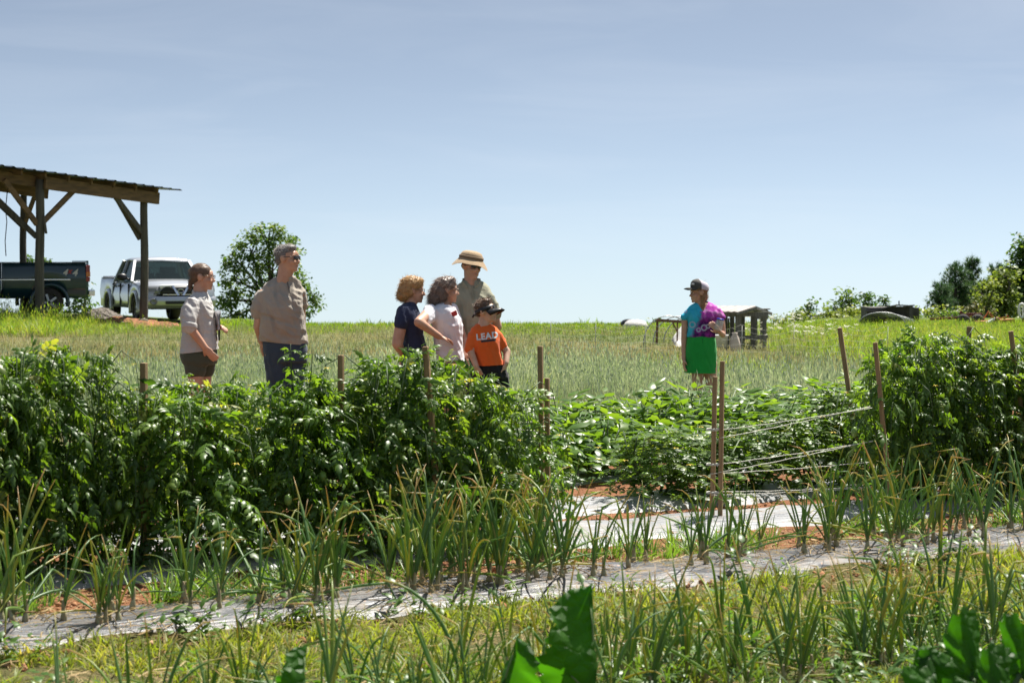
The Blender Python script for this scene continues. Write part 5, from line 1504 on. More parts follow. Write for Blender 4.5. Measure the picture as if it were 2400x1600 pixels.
p.hair([((-0.020, 0, 0.035), (0.098, 0.082, 0.080)), ((-0.065, 0, -0.02), (0.045, 0.066, 0.070)), ((-0.040, 0.055, -0.06), (0.032, 0.022, 0.065)), ((-0.030, 0.060, -0.13), (0.024, 0.018, 0.070)), ((-0.105, -0.01, -0.05), (0.022, 0.022, 0.055))], M_hair_sandy, 260, 0.07, 0.35, 0.004, (0, 0, -1))
cp = MB()
cp.loft([[p.h((r * 1.05 * math.cos(a) - 0.015, r * 0.92 * math.sin(a), z + 0.018 * math.cos(a))) for a in np.linspace(0, 2 * math.pi, 33)[:-1]] for r, z in ((0.102, 0.040), (0.106, 0.045), (0.107, 0.075), (0.100, 0.108), (0.080, 0.133), (0.045, 0.146), (0.012, 0.149))])
def cap_mat():
    m, t, b, o = new_mat('cap_cloth')
    at = nd(t, 'ShaderNodeAttribute', attribute_name='front')
    ck = nd(t, 'ShaderNodeTexVoronoi'); ck.inputs['Scale'].default_value = 180
    c = mixc(t, ck.outputs[0], (0.42, 0.38, 0.46), (0.60, 0.56, 0.63))
    r = nd(t, 'ShaderNodeMapRange'); r.inputs[1].default_value = 0.45; r.inputs[2].default_value = 0.55; t.links.new(at.outputs['Fac'], r.inputs[0])
    t.links.new(mixc(t, r.outputs[0], c, (0.075, 0.07, 0.065)), b.inputs['Base Color']); b.inputs['Roughness'].default_value = 0.9
    return m
me = cp.mesh('cap', cap_mat(), True)
inv = p.hm.inverted()
at = me.attributes.new('front', 'FLOAT', 'POINT')
at.data.foreach_set('value', np.array([np.clip(0.5 + ((inv @ (v.co - p.hc)).x - 0.0) * 12, 0, 1) for v in me.vertices], np.float32))
cap_o = link('cap', me, p.t)
br = MB(); rings = []
for a in np.linspace(-1.2, 1.2, 15):
    ca, sa = math.cos(a), math.sin(a)
    rings.append([p.h(q) for q in ((0.098 * ca - 0.010, 0.092 * sa, 0.064), (0.098 * ca + 0.055 * ca ** 0.7, 0.092 * sa, 0.060 - 0.020 * sa * sa), (0.098 * ca + 0.088 * ca ** 0.7, 0.094 * sa, 0.048 - 0.024 * sa * sa), (0.098 * ca + 0.055 * ca ** 0.7, 0.092 * sa, 0.053 - 0.020 * sa * sa), (0.098 * ca - 0.010, 0.092 * sa, 0.056))])
br.loft(rings); br.obj('cap_brim', plain('cap_brim', (0.065, 0.060, 0.050), 0.9), cap_o, True)
MB().box(p.h((0.086, 0.036, 0.104)), (0.014, 0.040, 0.020), p.hm @ Matrix.Rotation(R(22), 3, 'Z') @ Matrix.Rotation(R(-18), 3, 'Y'), 0.002).obj('cap_patch', M_decal, cap_o)
jr = empty('glass_jar', p.t.location + p.m(1677.5, 772, -0.245)); jr.rotation_euler = (0, R(12), 0)
tag(jr, 'clear jar with a blue lid held by the girl in the green skirt', 'jar')
mj, t, b, o = new_mat('jar_glass'); b.inputs['Base Color'].default_value = (0.8, 0.85, 0.85, 1); b.inputs['Roughness'].default_value = 0.08
tr_ = nd(t, 'ShaderNodeBsdfTransparent'); tr_.inputs[0].default_value = (0.82, 0.86, 0.86, 1)
mx = nd(t, 'ShaderNodeMixShader'); mx.inputs[0].default_value = 0.72; t.links.new(b.outputs[0], mx.inputs[1]); t.links.new(tr_.outputs[0], mx.inputs[2]); t.links.new(mx.outputs[0], o.inputs[0])
MB().lathe([(0.01, 0), (0.044, 0.0), (0.047, 0.01), (0.047, 0.095), (0.040, 0.11), (0.036, 0.115), (0.036, 0.125), (0.01, 0.125)], n=24).obj('jar', mj, jr, True)
MB().lathe([(0.005, 0.118), (0.041, 0.118), (0.042, 0.132), (0.034, 0.136), (0.005, 0.136)], n=24).obj('lid', plain('blue_lid', (0.03, 0.05, 0.50), 0.35), jr, True)
# ------------------------------------------------------------ leaf shapes
LEAF_C = [(0, 0, 0), (0.33, 0, 0.05), (0.68, 0, 0.03), (1.0, 0, -0.14)]
def leaf_tpl(w1=0.27, w2=0.22, droop=0.14, fold=0.05):
    V = [(0, 0, 0), (0.33, 0, 0.05), (0.68, 0, 0.05 - droop * 0.3), (1.0, 0, -droop),
         (0.30, w1, 0.05 - fold), (0.66, w2, 0.05 - fold - droop * 0.3), (0.30, -w1, 0.05 - fold), (0.66, -w2, 0.05 - fold - droop * 0.3)]
    T = [(0, 1, 4), (1, 5, 4), (1, 2, 5), (2, 3, 5), (0, 6, 1), (1, 6, 7), (1, 7, 2), (2, 7, 3)]
    return np.array(V, float), np.array(T, int)
def lobed_tpl(droop=0.30):
    """toothed tomato leaflet"""
    V = [(0, 0, 0), (0.30, 0, 0.06), (0.62, 0, 0.02), (1.0, 0, -droop),
         (0.14, 0.14, 0.01), (0.34, 0.23, -0.03), (0.44, 0.14, -0.01), (0.64, 0.16, -0.08), (0.76, 0.07, -0.08),
         (0.14, -0.14, 0.01), (0.34, -0.23, -0.03), (0.44, -0.14, -0.01), (0.64, -0.16, -0.08), (0.76, -0.07, -0.08)]
    T = [(0, 1, 4), (4, 1, 5), (1, 6, 5), (1, 2, 6), (6, 2, 7), (2, 8, 7), (2, 3, 8)]
    T2 = [(a if a < 4 else a + 5, c if c < 4 else c + 5, b if b < 4 else b + 5) for a, b, c in T]
    return np.array(V, float), np.array(T + T2, int)
def compound_tpl(q):
    """tomato leaf: seven leaflets on a drooping stalk, unit length"""
    LV, LT = lobed_tpl()
    parts = []
    spec = [(1.0, 0, 0.42)] + [(x, sg, sz) for x, sz in ((0.78, 0.32), (0.54, 0.34), (0.30, 0.24)) for sg in (-1, 1)]
    pos, yaw, sc = [], [], []
    def curve(x): return np.array([x * 0.92, 0, 0.10 * x - 0.34 * x * x])
    for x, sg, sz in spec:
        pos.append(curve(x * 0.72)); yaw.append(sg * q.uniform(0.8, 1.15)); sc.append(sz * q.uniform(0.85, 1.15))
    n = len(pos)
    parts.append(scatter(LV, LT, np.array(pos), rot_mats(np.array(yaw), np.array([q.uniform(0.1, 0.7) for _ in range(n)]), np.array([q.uniform(-0.5, 0.5) for _ in range(n)])), np.array(sc), np.zeros(n)))
    sv, sf = [], []
    for i in range(4):
        c = curve(0.72 * i / 3)
        sv += [c + (0, 0.012, 0), c + (0, -0.012, 0), c + (0, 0, -0.016)]
    for i in range(3):
        a = 3 * i
        for j in range(3):
            k = (j + 1) % 3
            sf += [(a + j, a + k, a + 3 + k), (a + j, a + 3 + k, a + 3 + j)]
    parts.append((np.array(sv), np.array(sf), np.zeros(len(sv)), None))
    V, Fa, _, _ = cat_parts(parts)
    return V, Fa

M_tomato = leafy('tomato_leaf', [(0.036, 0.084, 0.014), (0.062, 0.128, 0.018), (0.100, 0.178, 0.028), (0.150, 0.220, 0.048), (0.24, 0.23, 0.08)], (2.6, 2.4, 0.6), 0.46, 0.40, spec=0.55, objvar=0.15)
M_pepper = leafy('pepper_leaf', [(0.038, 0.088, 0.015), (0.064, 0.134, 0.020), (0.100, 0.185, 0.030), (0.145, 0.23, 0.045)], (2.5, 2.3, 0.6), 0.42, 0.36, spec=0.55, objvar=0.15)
M_stem = plain('green_stem', (0.06, 0.105, 0.03), 0.6, (0.045, 0.075, 0.022), 20)
M_flower = plain('yellow_flower', (0.75, 0.55, 0.05), 0.6)
M_tom_green = plain('green_tomato', (0.22, 0.33, 0.08), 0.25, (0.16, 0.27, 0.06), 6)

def foliage_mesh(name, mat, seed, tpls, n, place, size, droop=(0.0, 0.6), bias=0.0):
    """place(q) -> (pos, outward yaw, pitch offset, size factor)"""
    q = np.random.default_rng(seed)
    parts = []
    per = n // len(tpls)
    for V, Fa in tpls:
        pos, yaw, pit, sc, rn = [], [], [], [], []
        for _ in range(per):
            p_, y_, pi_, sf, r_ = place(q)
            pos.append(p_); yaw.append(y_ + q.normal(0, 0.55)); pit.append(pi_ + q.uniform(*droop)); sc.append(size * sf * q.uniform(0.65, 1.25)); rn.append(r_)
        m = len(pos)
        parts.append(scatter(V, Fa, np.array(pos), rot_mats(np.array(yaw), np.array(pit), q.normal(0, 0.75, m)), np.array(sc), np.clip(np.array(rn) + q.normal(0, 0.16, m), 0, 1)))
    V, Fa, r, e = cat_parts(parts)
    return np_mesh(name, V, Fa, mat, {'rnd': r})

def tomato_proto(seed, hw=0.36, n=330, leaf=0.21, low=0.10, mat=None):
    """unit-height tomato plant meshes: foliage and stems (height 1 m)"""
    qq = random.Random(seed); tp = [compound_tpl(qq) for _ in range(5)]
    def place(q):
        z = low + (1.0 - low) * q.beta(1.45, 1.1)
        rr = hw * (0.62 + 0.50 * math.sin(min(1, (z - low) / (1 - low) * 1.05 + 0.12) * math.pi) ** 0.7)
        rr *= 1 - 0.45 * max(0, z - 0.80) / 0.2
        a = q.uniform(0, 2 * math.pi); f = q.beta(1.7, 1.0) * (1 + 0.22 * math.sin(3 * a + seed) * math.sin(7 * z + seed))
        z += 0.07 * math.sin(2 * a + seed * 1.7)
        p_ = (math.cos(a) * rr * f * 1.15, math.sin(a) * rr * f * 0.80, max(0.02, z - 0.03))
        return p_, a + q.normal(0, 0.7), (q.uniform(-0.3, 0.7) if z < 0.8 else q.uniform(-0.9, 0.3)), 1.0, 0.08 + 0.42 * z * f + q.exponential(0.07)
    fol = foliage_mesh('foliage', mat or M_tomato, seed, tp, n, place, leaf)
    sb = MB()
    for k in range(5):
        a = qq.uniform(0, 6.28); b_ = a + qq.uniform(-0.5, 0.5)
        pts = [(0.02 * math.cos(a), 0.02 * math.sin(a), -0.02), (0.10 * math.cos(a), 0.10 * math.sin(a), 0.30), (0.18 * math.cos(b_), 0.16 * math.sin(b_), 0.65), (0.20 * math.cos(b_ + 0.3), 0.18 * math.sin(b_ + 0.3), 0.98)]
        sb.tube(pts, [0.009, 0.007, 0.005, 0.003], 5)
    # shoots hanging out and arching over
    for k in range(7):
        a = qq.uniform(0, 6.28); z = qq.uniform(0.45, 0.95); o = hw * 0.7
        pts = [(o * 0.5 * math.cos(a), o * 0.5 * math.sin(a), z), (o * math.cos(a), o * math.sin(a), z + 0.10), (o * 1.45 * math.cos(a), o * 1.35 * math.sin(a), z + 0.05), (o * 1.6 * math.cos(a), o * 1.5 * math.sin(a), z - 0.12)]
        sb.tube(pts, [0.004, 0.0035, 0.003, 0.002], 5)
    stm = sb.mesh('stem', M_stem, True)
    fb = MB()
    for k in range(5):
        a = qq.uniform(0, 6.28); z = qq.uniform(0.55, 1.0); c = Vector((hw * 1.02 * math.cos(a), hw * 0.95 * math.sin(a), z))
        for j in range(5):
            an = j * 1.256
            fb.add([c, c + Vector((0.012 * math.cos(an - 0.3), 0.012 * math.sin(an - 0.3), 0.004)), c + Vector((0.022 * math.cos(an), 0.022 * math.sin(an), -0.006)), c + Vector((0.012 * math.cos(an + 0.3), 0.012 * math.sin(an + 0.3), 0.004))], [(0, 1, 2, 3)])
    flo = fb.mesh('blossom', M_flower)
    fr = []
    for k in range(3):
        a = qq.uniform(0, 6.28); z = qq.uniform(0.2, 0.5)
        fr.append(MB().ell((hw * 0.95 * math.cos(a), hw * 0.8 * math.sin(a), z), (0.024, 0.024, 0.034), None, 10, 7).mesh('fruit', M_tom_green, True))
    return fol, stm, flo, *fr
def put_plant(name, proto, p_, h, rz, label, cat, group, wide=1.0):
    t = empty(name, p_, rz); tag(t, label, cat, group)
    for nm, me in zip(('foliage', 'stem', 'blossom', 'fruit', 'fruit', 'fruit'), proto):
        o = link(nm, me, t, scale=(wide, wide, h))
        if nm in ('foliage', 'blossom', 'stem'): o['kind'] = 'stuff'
    return t

# ------------------------------------------------------------ tall tomato row on stakes
TOM = [tomato_proto(100 + k, 0.34 + 0.02 * (k % 3), (520, 380, 480, 330, 500, 420, 450, 300)[k], 0.145 + 0.016 * (k % 3), 0.03) for k in range(8)]
tops = [(-140, 820), (0, 828), (90, 812), (180, 790), (260, 835), (335, 925), (420, 890), (500, 888), (580, 895), (650, 885), (700, 880), (775, 900), (830, 850), (900, 812), (960, 812), (1010, 826), (1060, 858), (1120, 874), (1180, 892), (1235, 910), (1262, 945)]
topsR = [(2070, 825), (2130, 795), (2190, 790), (2255, 780), (2320, 812), (2390, 800), (2480, 810), (2580, 810)]
def top_h(px, py, o):
    s = row_s(o, px); p_ = row_p(o, s); return s, p_, H + (YH - py) / F * p_.y
def hedge(tab, px0, px1, step, o, protos, group, labels, jitter=0.05, wide=(0.75, 1.15), z0=0.07):
    s0, s1 = row_s(o, px0), row_s(o, px1); n = max(1, int(round((s1 - s0) / step)))
    xs, ys = zip(*tab)
    for k in range(n + 1):
        s = s0 + (s1 - s0) * k / n
        p_ = row_p(o + random.uniform(-jitter, jitter), s)
        px = 1200 + F * p_.x / p_.y
        h = H + (YH - float(np.interp(px, xs, ys))) / F * p_.y
        p_.z = gzf(p_.x, p_.y)
        put_plant('tomato_plant' if protos is TOM else labels[2], protos[random.randrange(len(protos))], p_, (h - p_.z) * (random.uniform(0.95, 1.02) if protos is TOM else random.uniform(0.82, 1.12)), random.uniform(0, 6.28), labels[0](px), labels[1], group, random.uniform(*wide))
def tom_label(px):
    if px < 240: return 'leafy tomato plant left of the leftmost stake, in the tall hedge'
    if px < 430: return 'tomato plant around the leftmost stake, in the low dip of the hedge'
    if px < 620: return 'tomato plant in the hedge below the woman in the checked shirt'
    if px < 780: return 'tomato plant in the hedge below the tall man in jeans'
    if px < 940: return 'tomato plant between the second and third stakes from the left'
    if px < 1080: return 'tomato plant around the stake below the woman in white'
    if px < 1300: return 'tomato plant at the right end of the left hedge, below the boy'
    if px < 2180: return 'tomato plant at the left end of the right hand hedge behind the string stake'
    return 'tomato plant in the tall hedge at the right edge of the picture'
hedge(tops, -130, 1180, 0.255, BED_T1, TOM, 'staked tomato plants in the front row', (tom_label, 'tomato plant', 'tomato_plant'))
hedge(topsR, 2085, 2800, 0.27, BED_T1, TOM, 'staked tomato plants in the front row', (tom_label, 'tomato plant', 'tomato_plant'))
# tall leafy shoots that stick up from the hedge
shoot_q = random.Random(5)
SHT = []
for k in range(4):
    qq = random.Random(300 + k); tp = [compound_tpl(qq) for _ in range(2)]
    def place(q):
        z = q.uniform(0.15, 1.0); a = q.uniform(0, 6.28)
        return (0.05 * math.sin(z * 3) + 0.02 * math.cos(a), 0.02 * math.sin(a), z), a, -0.15, 1.15 - 0.55 * z, 0.22 + 0.2 * z
    fol = foliage_mesh('foliage', M_tomato, 300 + k, tp, 16, place, 0.34)
    stm = MB().tube([(0.05 * math.sin(z * 3), 0, z) for z in np.linspace(-0.3, 0.97, 7)], [0.012, 0.011, 0.010, 0.009, 0.008, 0.006, 0.004], 5).mesh('stem', M_stem, True)
    SHT.append((fol, stm))
for px, py, L_, tilt in ((165, 806, 0.26, 0.2), (215, 828, 0.2, -0.3), (60, 838, 0.22, 0.1), (440, 870, 0.18, 0.3), (560, 868, 0.2, -0.2), (690, 802, 0.36, 0.5), (715, 808, 0.34, 0.25), (755, 850, 0.2, 0.1), (870, 840, 0.2, -0.3), (955, 808, 0.2, 0.1), (1005, 805, 0.2, -0.15), (1160, 876, 0.16, 0.4), (2145, 800, 0.2, 0.1), (2225, 785, 0.24, 0.0), (2310, 800, 0.3, -0.1), (2270, 812, 0.18, 0.4), (20, 850, 0.2, 0.6)):
    s, p_, z = top_h(px, py, BED_T1 + shoot_q.uniform(-0.15, 0.15))
    fol, stm = SHT[shoot_q.randrange(4)]
    t = empty('tomato_shoot', (p_.x, p_.y, z - L_ * 0.95), shoot_q.uniform(0, 6.28)); t.rotation_euler[1] = tilt * 0.5
    tag(t, 'young tomato shoot sticking up from the top of the hedge', 'tomato shoot', 'tomato shoots above the hedge')
    t.scale = (L_ * 1.2, L_ * 1.2, L_)
    f_ = link('foliage', fol, t); f_['kind'] = 'stuff'; link('stem', stm, t)

# ------------------------------------------------------------ short bushy tomato plants and pepper rows
YT = [tomato_proto(400 + k, 0.32, 320, 0.15, 0.02) for k in range(4)]
def young_label(px):
    if px < 1640: return 'short bushy tomato plant on bare plastic left of the string stakes'
    return 'short bushy tomato plant behind the white strings'
hedge([(1500, 1045), (1560, 1010), (1640, 1005), (1720, 1040), (1800, 975), (1900, 960), (1960, 945), (2000, 930), (2400, 900)], 1545, 2300, 0.40, BED_T2, YT, 'short tomato plants in the second row', (young_label, 'tomato plant', 'tomato_plant'), wide=(1.1, 1.45))
def pepper_proto(seed, up=False):
    tp = [leaf_tpl(0.23, 0.20, 0.28, 0.06), leaf_tpl(0.19, 0.15, 0.18, 0.08), leaf_tpl(0.26, 0.2, 0.38, 0.03)]
    if up: tp = [leaf_tpl(0.16, 0.13, 0.10, 0.07), leaf_tpl(0.20, 0.16, 0.16, 0.06)]
    def place(q):
        a = q.uniform(0, 6.28); v = q.beta(1.8, 0.9); th = math.acos(q.uniform(0.0, 1.0))
        rr = 0.34 * v
        z = 0.30 + 0.66 * v * math.cos(th) + q.normal(0, 0.05) - 0.10 * math.sin(th) * v
        if q.uniform() < 0.3: z = q.uniform(0.15, 0.6); th = 1.3
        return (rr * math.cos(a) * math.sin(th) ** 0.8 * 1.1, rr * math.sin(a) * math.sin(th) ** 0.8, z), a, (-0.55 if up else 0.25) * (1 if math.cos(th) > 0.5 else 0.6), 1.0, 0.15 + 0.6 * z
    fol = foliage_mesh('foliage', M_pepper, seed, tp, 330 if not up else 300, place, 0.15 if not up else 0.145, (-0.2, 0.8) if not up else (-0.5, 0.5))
    qq = random.Random(seed); sb = MB()
    sb.tube([(0, 0, -0.05), (0.01, 0, 0.25)], [0.014, 0.012], 6)
    for k in range(6):
        a = k * 1.05 + qq.uniform(-0.3, 0.3)
        sb.tube([(0.01, 0, 0.22), (0.10 * math.cos(a), 0.10 * math.sin(a), 0.45), (0.19 * math.cos(a), 0.19 * math.sin(a), 0.80)], [0.010, 0.007, 0.004], 5)
    return fol, sb.mesh('stem', M_stem, True)
PEP = [pepper_proto(500 + k) for k in range(5)]
PEU = [pepper_proto(520 + k, True) for k in range(5)]
def pep_label(px):
    return 'broad-leaved pepper plant left of the string stakes, in the nearest pepper row' if px < 1650 else 'broad-leaved pepper plant behind the white strings, in the nearest pepper row'
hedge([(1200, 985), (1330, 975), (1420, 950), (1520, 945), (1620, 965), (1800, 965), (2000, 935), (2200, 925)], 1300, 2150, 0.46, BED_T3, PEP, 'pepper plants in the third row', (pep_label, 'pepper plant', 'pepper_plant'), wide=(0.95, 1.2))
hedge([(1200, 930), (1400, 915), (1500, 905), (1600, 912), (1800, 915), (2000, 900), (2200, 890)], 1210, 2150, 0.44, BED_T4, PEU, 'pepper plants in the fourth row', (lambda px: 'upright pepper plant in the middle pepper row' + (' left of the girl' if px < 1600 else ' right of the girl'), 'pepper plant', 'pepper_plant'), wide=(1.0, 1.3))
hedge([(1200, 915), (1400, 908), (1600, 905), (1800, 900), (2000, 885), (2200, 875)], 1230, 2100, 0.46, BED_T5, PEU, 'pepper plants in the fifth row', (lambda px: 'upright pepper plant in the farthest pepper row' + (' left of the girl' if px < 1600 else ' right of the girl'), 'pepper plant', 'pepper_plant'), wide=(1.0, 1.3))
# what shows through and under the left hedge
hedge([(-100, 1010), (600, 990), (1250, 985)], -60, 1240, 0.62, BED_T2, YT, 'tomato plants behind the front hedge', (lambda px: 'low tomato plant glimpsed behind the front hedge', 'tomato plant', 'tomato_plant'))
hedge([(-100, 960), (600, 950), (1250, 940)], 40, 1240, 0.8, BED_T3, PEP, 'pepper plants behind the front hedge', (lambda px: 'pepper plant glimpsed behind the front tomato hedge', 'pepper plant', 'pepper_plant'))

# ------------------------------------------------------------ stakes and twine
def stake(base_px, o, top_px, top_py, label, w=0.040, dz=0.0, do=0.0):
    s = row_s(o, base_px); p_ = row_p(o + do, s)
    tp = P(top_px, top_py, p_.y + dz)
    p_.z = gzf(p_.x, p_.y) - 0.06
    ob = MB().bar((0, 0, 0), tp - p_, w, w, up=(0.3, 1, 0.1), bev=0.0035).obj('stake', M_stake, None)
    ob.location = p_
    tag(ob, label, 'stake', 'wooden stakes along the tomato rows')
    return p_, tp
stake(336, BED_T1, 337, 850, 'leftmost wooden stake in the tomato hedge', 0.032, do=-0.02)
stake(800, BED_T1, 799, 832, 'grey-brown stake in the hedge between the tall man and the blonde woman', 0.030)
stake(990, BED_T1, 997, 812, 'wooden stake in the hedge below the woman in white', 0.032, do=-0.24)
stake(1283, BED_T1, 1266, 811, 'taller leaning stake of the pair at the right end of the left hedge', 0.029, do=0.05)
stake(1281, BED_T1, 1282, 886, 'shorter stake of the pair at the right end of the left hedge', 0.027, do=-0.02)
sa = stake(1664, BED_T1, 1676, 882, 'shorter stake of the pair tied with white strings', 0.027, do=-0.02)
sb_ = stake(1676, BED_T1, 1693, 846, 'taller stake of the pair tied with white strings', 0.027, do=-0.05)
sc_ = stake(2038, BED_T1, 2051, 802, 'upright stake holding the far ends of the white strings', 0.029, do=-0.22)
stake(2022, BED_T2, 1968, 768, 'long stake leaning left beside the right hand hedge', 0.032)
stake(2058, BED_T2, 2064, 795, 'reddish stake top just behind the string stake', 0.026)
stake(2268, BED_T1, 2272, 765, 'thick stake standing out of the top of the right hedge', 0.033, do=0.1)
stake(2372, BED_T1, 2369, 776, 'stake near the right edge of the picture in the hedge', 0.032, do=-0.2)
def twine(p0, p1, label, sag=0.006):
    m_ = p0.lerp(p1, 0.5) - Vector((0, 0, sag))
    pts = [p0.lerp(p1, f) - Vector((0, 0, sag * 4 * f * (1 - f))) + Vector((0, 0.002 * math.sin(f * 40), 0.002 * math.sin(f * 31))) for f in np.linspace(0, 1, 12)]
    ob = MB().tube([q - p0 for q in pts], 0.0020, 5).obj('twine', M_twine, None, True); ob.location = p0
    tag(ob, label, 'twine', 'white strings between the stakes')
dA, dC = sa[0].y - 0.03, sc_[0].y
for (ax, ay), (cx, cy), lb in (((1668, 1010), (2046, 955), 'topmost white string from the stake pair to the hedge'), ((1688, 1026), (2040, 952), 'second white string from the top, tied to the taller stake'),
        ((1666, 1090), (2046, 1034), 'third white string from the top between the stakes'), ((1684, 1107), (2046, 1032), 'fourth white string from the top, rising to the right'),
        ((1664, 1110), (2044, 1082), 'fifth white string from the top, the flatter of the crossing pair'), ((1664, 1160), (2040, 1142), 'lower of the two lowest white strings'), ((1664, 1152), (2040, 1140), 'upper of the two lowest white strings')):
    twine(P(ax, ay, dA), P(cx, cy, dC - 0.03), lb)
def wrap(c, r, lb):
    ob = MB().tube([(r * math.cos(a), r * math.sin(a), 0.006 * a / 6.28) for a in np.linspace(0, 12.5, 26)], 0.0034, 5).obj('twine_wrap', M_twine, None, True); ob.location = c
    tag(ob, lb, 'twine', 'white strings between the stakes')
for py in (1008, 1090, 1156): wrap(P(1671, py, sa[0].y - 0.0), 0.040, 'loop of white string wound round the tied stake pair')
wrap(P(1280, 935, 12.05), 0.05, 'loop of white string round the stake pair at the hedge end')
for py, py2 in ((980, 1010), (1000, 985), (1040, 1052)):
    twine(P(1000, py, 11.35), P(1272, py2, 11.85), 'thin string running along the face of the left hedge', 0.01)
# ------------------------------------------------------------ onions
def onion_mat():
    m, t, b, o = new_mat('onion_leaf')
    a = nd(t, 'ShaderNodeAttribute', attribute_name='along'); oi = nd(t, 'ShaderNodeObjectInfo')
    g = nd(t, 'ShaderNodeValToRGB'); el = g.color_ramp.elements
    el[0].position = 0.0; el[0].color = (0.095, 0.175, 0.055, 1); el[1].position = 1.0; el[1].color = (0.36, 0.33, 0.09, 1)
    for p_, c in ((0.35, (0.125, 0.22, 0.085, 1)), (0.64, (0.17, 0.26, 0.060, 1)), (0.84, (0.23, 0.29, 0.06, 1))):
        e = el.new(p_); e.color = c
    t.links.new(oi.outputs['Random'], g.inputs[0])
    # dry tip: starts further down on some leaves
    st = nd(t, 'ShaderNodeMapRange'); st.inputs[3].default_value = 0.76; st.inputs[4].default_value = 1.08
    fr = nd(t, 'ShaderNodeMath', operation='FRACT'); ml = nd(t, 'ShaderNodeMath', operation='MULTIPLY'); ml.inputs[1].default_value = 7.31
    t.links.new(oi.outputs['Random'], ml.inputs[0]); t.links.new(ml.outputs[0], fr.inputs[0]); t.links.new(fr.outputs[0], st.inputs[0])
    su = nd(t, 'ShaderNodeMath', operation='SUBTRACT'); t.links.new(a.outputs['Fac'], su.inputs[0]); t.links.new(st.outputs[0], su.inputs[1])
    r1 = nd(t, 'ShaderNodeMapRange'); r1.inputs[1].default_value = -0.16; r1.inputs[2].default_value = 0.02; t.links.new(su.outputs[0], r1.inputs[0])
    r2 = nd(t, 'ShaderNodeMapRange'); r2.inputs[1].default_value = -0.04; r2.inputs[2].default_value = 0.10; t.links.new(su.outputs[0], r2.inputs[0])
    c = mixc(t, r1.outputs[0], g.outputs[0], (0.38, 0.34, 0.09)); c = mixc(t, r2.outputs[0], c, (0.40, 0.28, 0.14))
    r3 = nd(t, 'ShaderNodeMapRange'); r3.inputs[1].default_value = 0.10; r3.inputs[2].default_value = 0.0; t.links.new(a.outputs['Fac'], r3.inputs[0])
    c = mixc(t, r3.outputs[0], c, (0.30, 0.33, 0.18))
    t.links.new(c, b.inputs['Base Color']); b.inputs['Roughness'].default_value = 0.38
    tr = nd(t, 'ShaderNodeBsdfTranslucent'); t.links.new(mixc(t, 1.0, c, (2.2, 2.2, 1.0), 'MULTIPLY'), tr.inputs[0])
    mx = nd(t, 'ShaderNodeMixShader'); mx.inputs[0].default_value = 0.35
    t.links.new(b.outputs[0], mx.inputs[1]); t.links.new(tr.outputs[0], mx.inputs[2]); t.links.new(mx.outputs[0], o.inputs[0])
    return m
M_onion = onion_mat()
M_dry = leafy('dry_leaf', [(0.30, 0.22, 0.10), (0.42, 0.33, 0.17), (0.22, 0.13, 0.06)], (1.4, 1.2, 0.8), 0.25, 0.7, spec=0.2)
def onion_leaf(q, kind):
    """hollow leaf along +z leaning to +x, unit length"""
    n, m = 11, 5
    lean = q.uniform(0.0, 0.32); a = lean * 0.5; side = q.uniform(-0.3, 0.3); w = q.uniform(0.0075, 0.0125)
    p_ = np.array([0.0, 0.0, 0.0]); pts, wid = [], []
    kink = q.uniform(0.55, 0.85) if kind == 'kink' else 9
    ka = q.uniform(1.4, 2.4)
    for i in range(n):
        f = i / (n - 1)
        pts.append(p_.copy())
        wid.append(w * (0.75 + 0.9 * f * (1 - f) * 2) * (1 - f ** 3.0) ** 0.7 + 0.0012)
        if kind == 'hook': da = 0.06 + (0.95 * max(0, f - 0.62) / 0.38) ** 1.1 * 1.3
        elif kind == 'flop': da = 0.10 + 0.30 * f
        else: da = 0.05
        if kind == 'kink' and f > kink and f - kink <= 1 / (n - 1) + 1e-6: da += ka
        a += da * (0.6 if kind != 'hook' else 0.55)
        st = 1 / (n - 1)
        p_ = p_ + st * np.array([math.sin(a), side * 0.12 * math.sin(3 * f), math.cos(a)])
    mb = MB(); mb.tube(pts, wid, m)
    me = mb.mesh('leaf', M_onion, True)
    at = me.attributes.new('along', 'FLOAT', 'POINT')
    at.data.foreach_set('value', np.repeat(np.linspace(0, 1, n), m).astype(np.float32))
    return me
oq_ = random.Random(77)
OL = [onion_leaf(oq_, k) for k in ['straight'] * 16 + ['hook'] * 8 + ['kink'] * 9 + ['flop'] * 4]
def dry_leaf(q):
    pts, a, p_ = [], 0.2, np.zeros(3)
    for i in range(8):
        pts.append(p_.copy()); a += q.uniform(0.05, 0.55); b_ = q.uniform(-0.4, 0.4)
        p_ = p_ + np.array([math.sin(a), 0.4 * math.sin(b_ * i), math.cos(a)]) / 7
    me = MB().tube(pts, [(0.012 * (1 - 0.8 * i / 7), 0.004) for i in range(8)], 4).mesh('dry_leaf', M_dry, True)
    at = me.attributes.new('rnd', 'FLOAT', 'POINT'); at.data.foreach_set('value', np.full(len(me.vertices), q.random(), np.float32))
    return me
DL = [dry_leaf(oq_) for _ in range(8)]
neck_me = MB().lathe([(0.004, -0.02), (0.022, 0.0), (0.026, 0.02), (0.017, 0.05), (0.013, 0.09), (0.009, 0.12), (0.004, 0.125)], n=10).mesh('neck', plain('onion_neck', (0.36, 0.36, 0.22), 0.5, (0.30, 0.20, 0.10), 30), True)
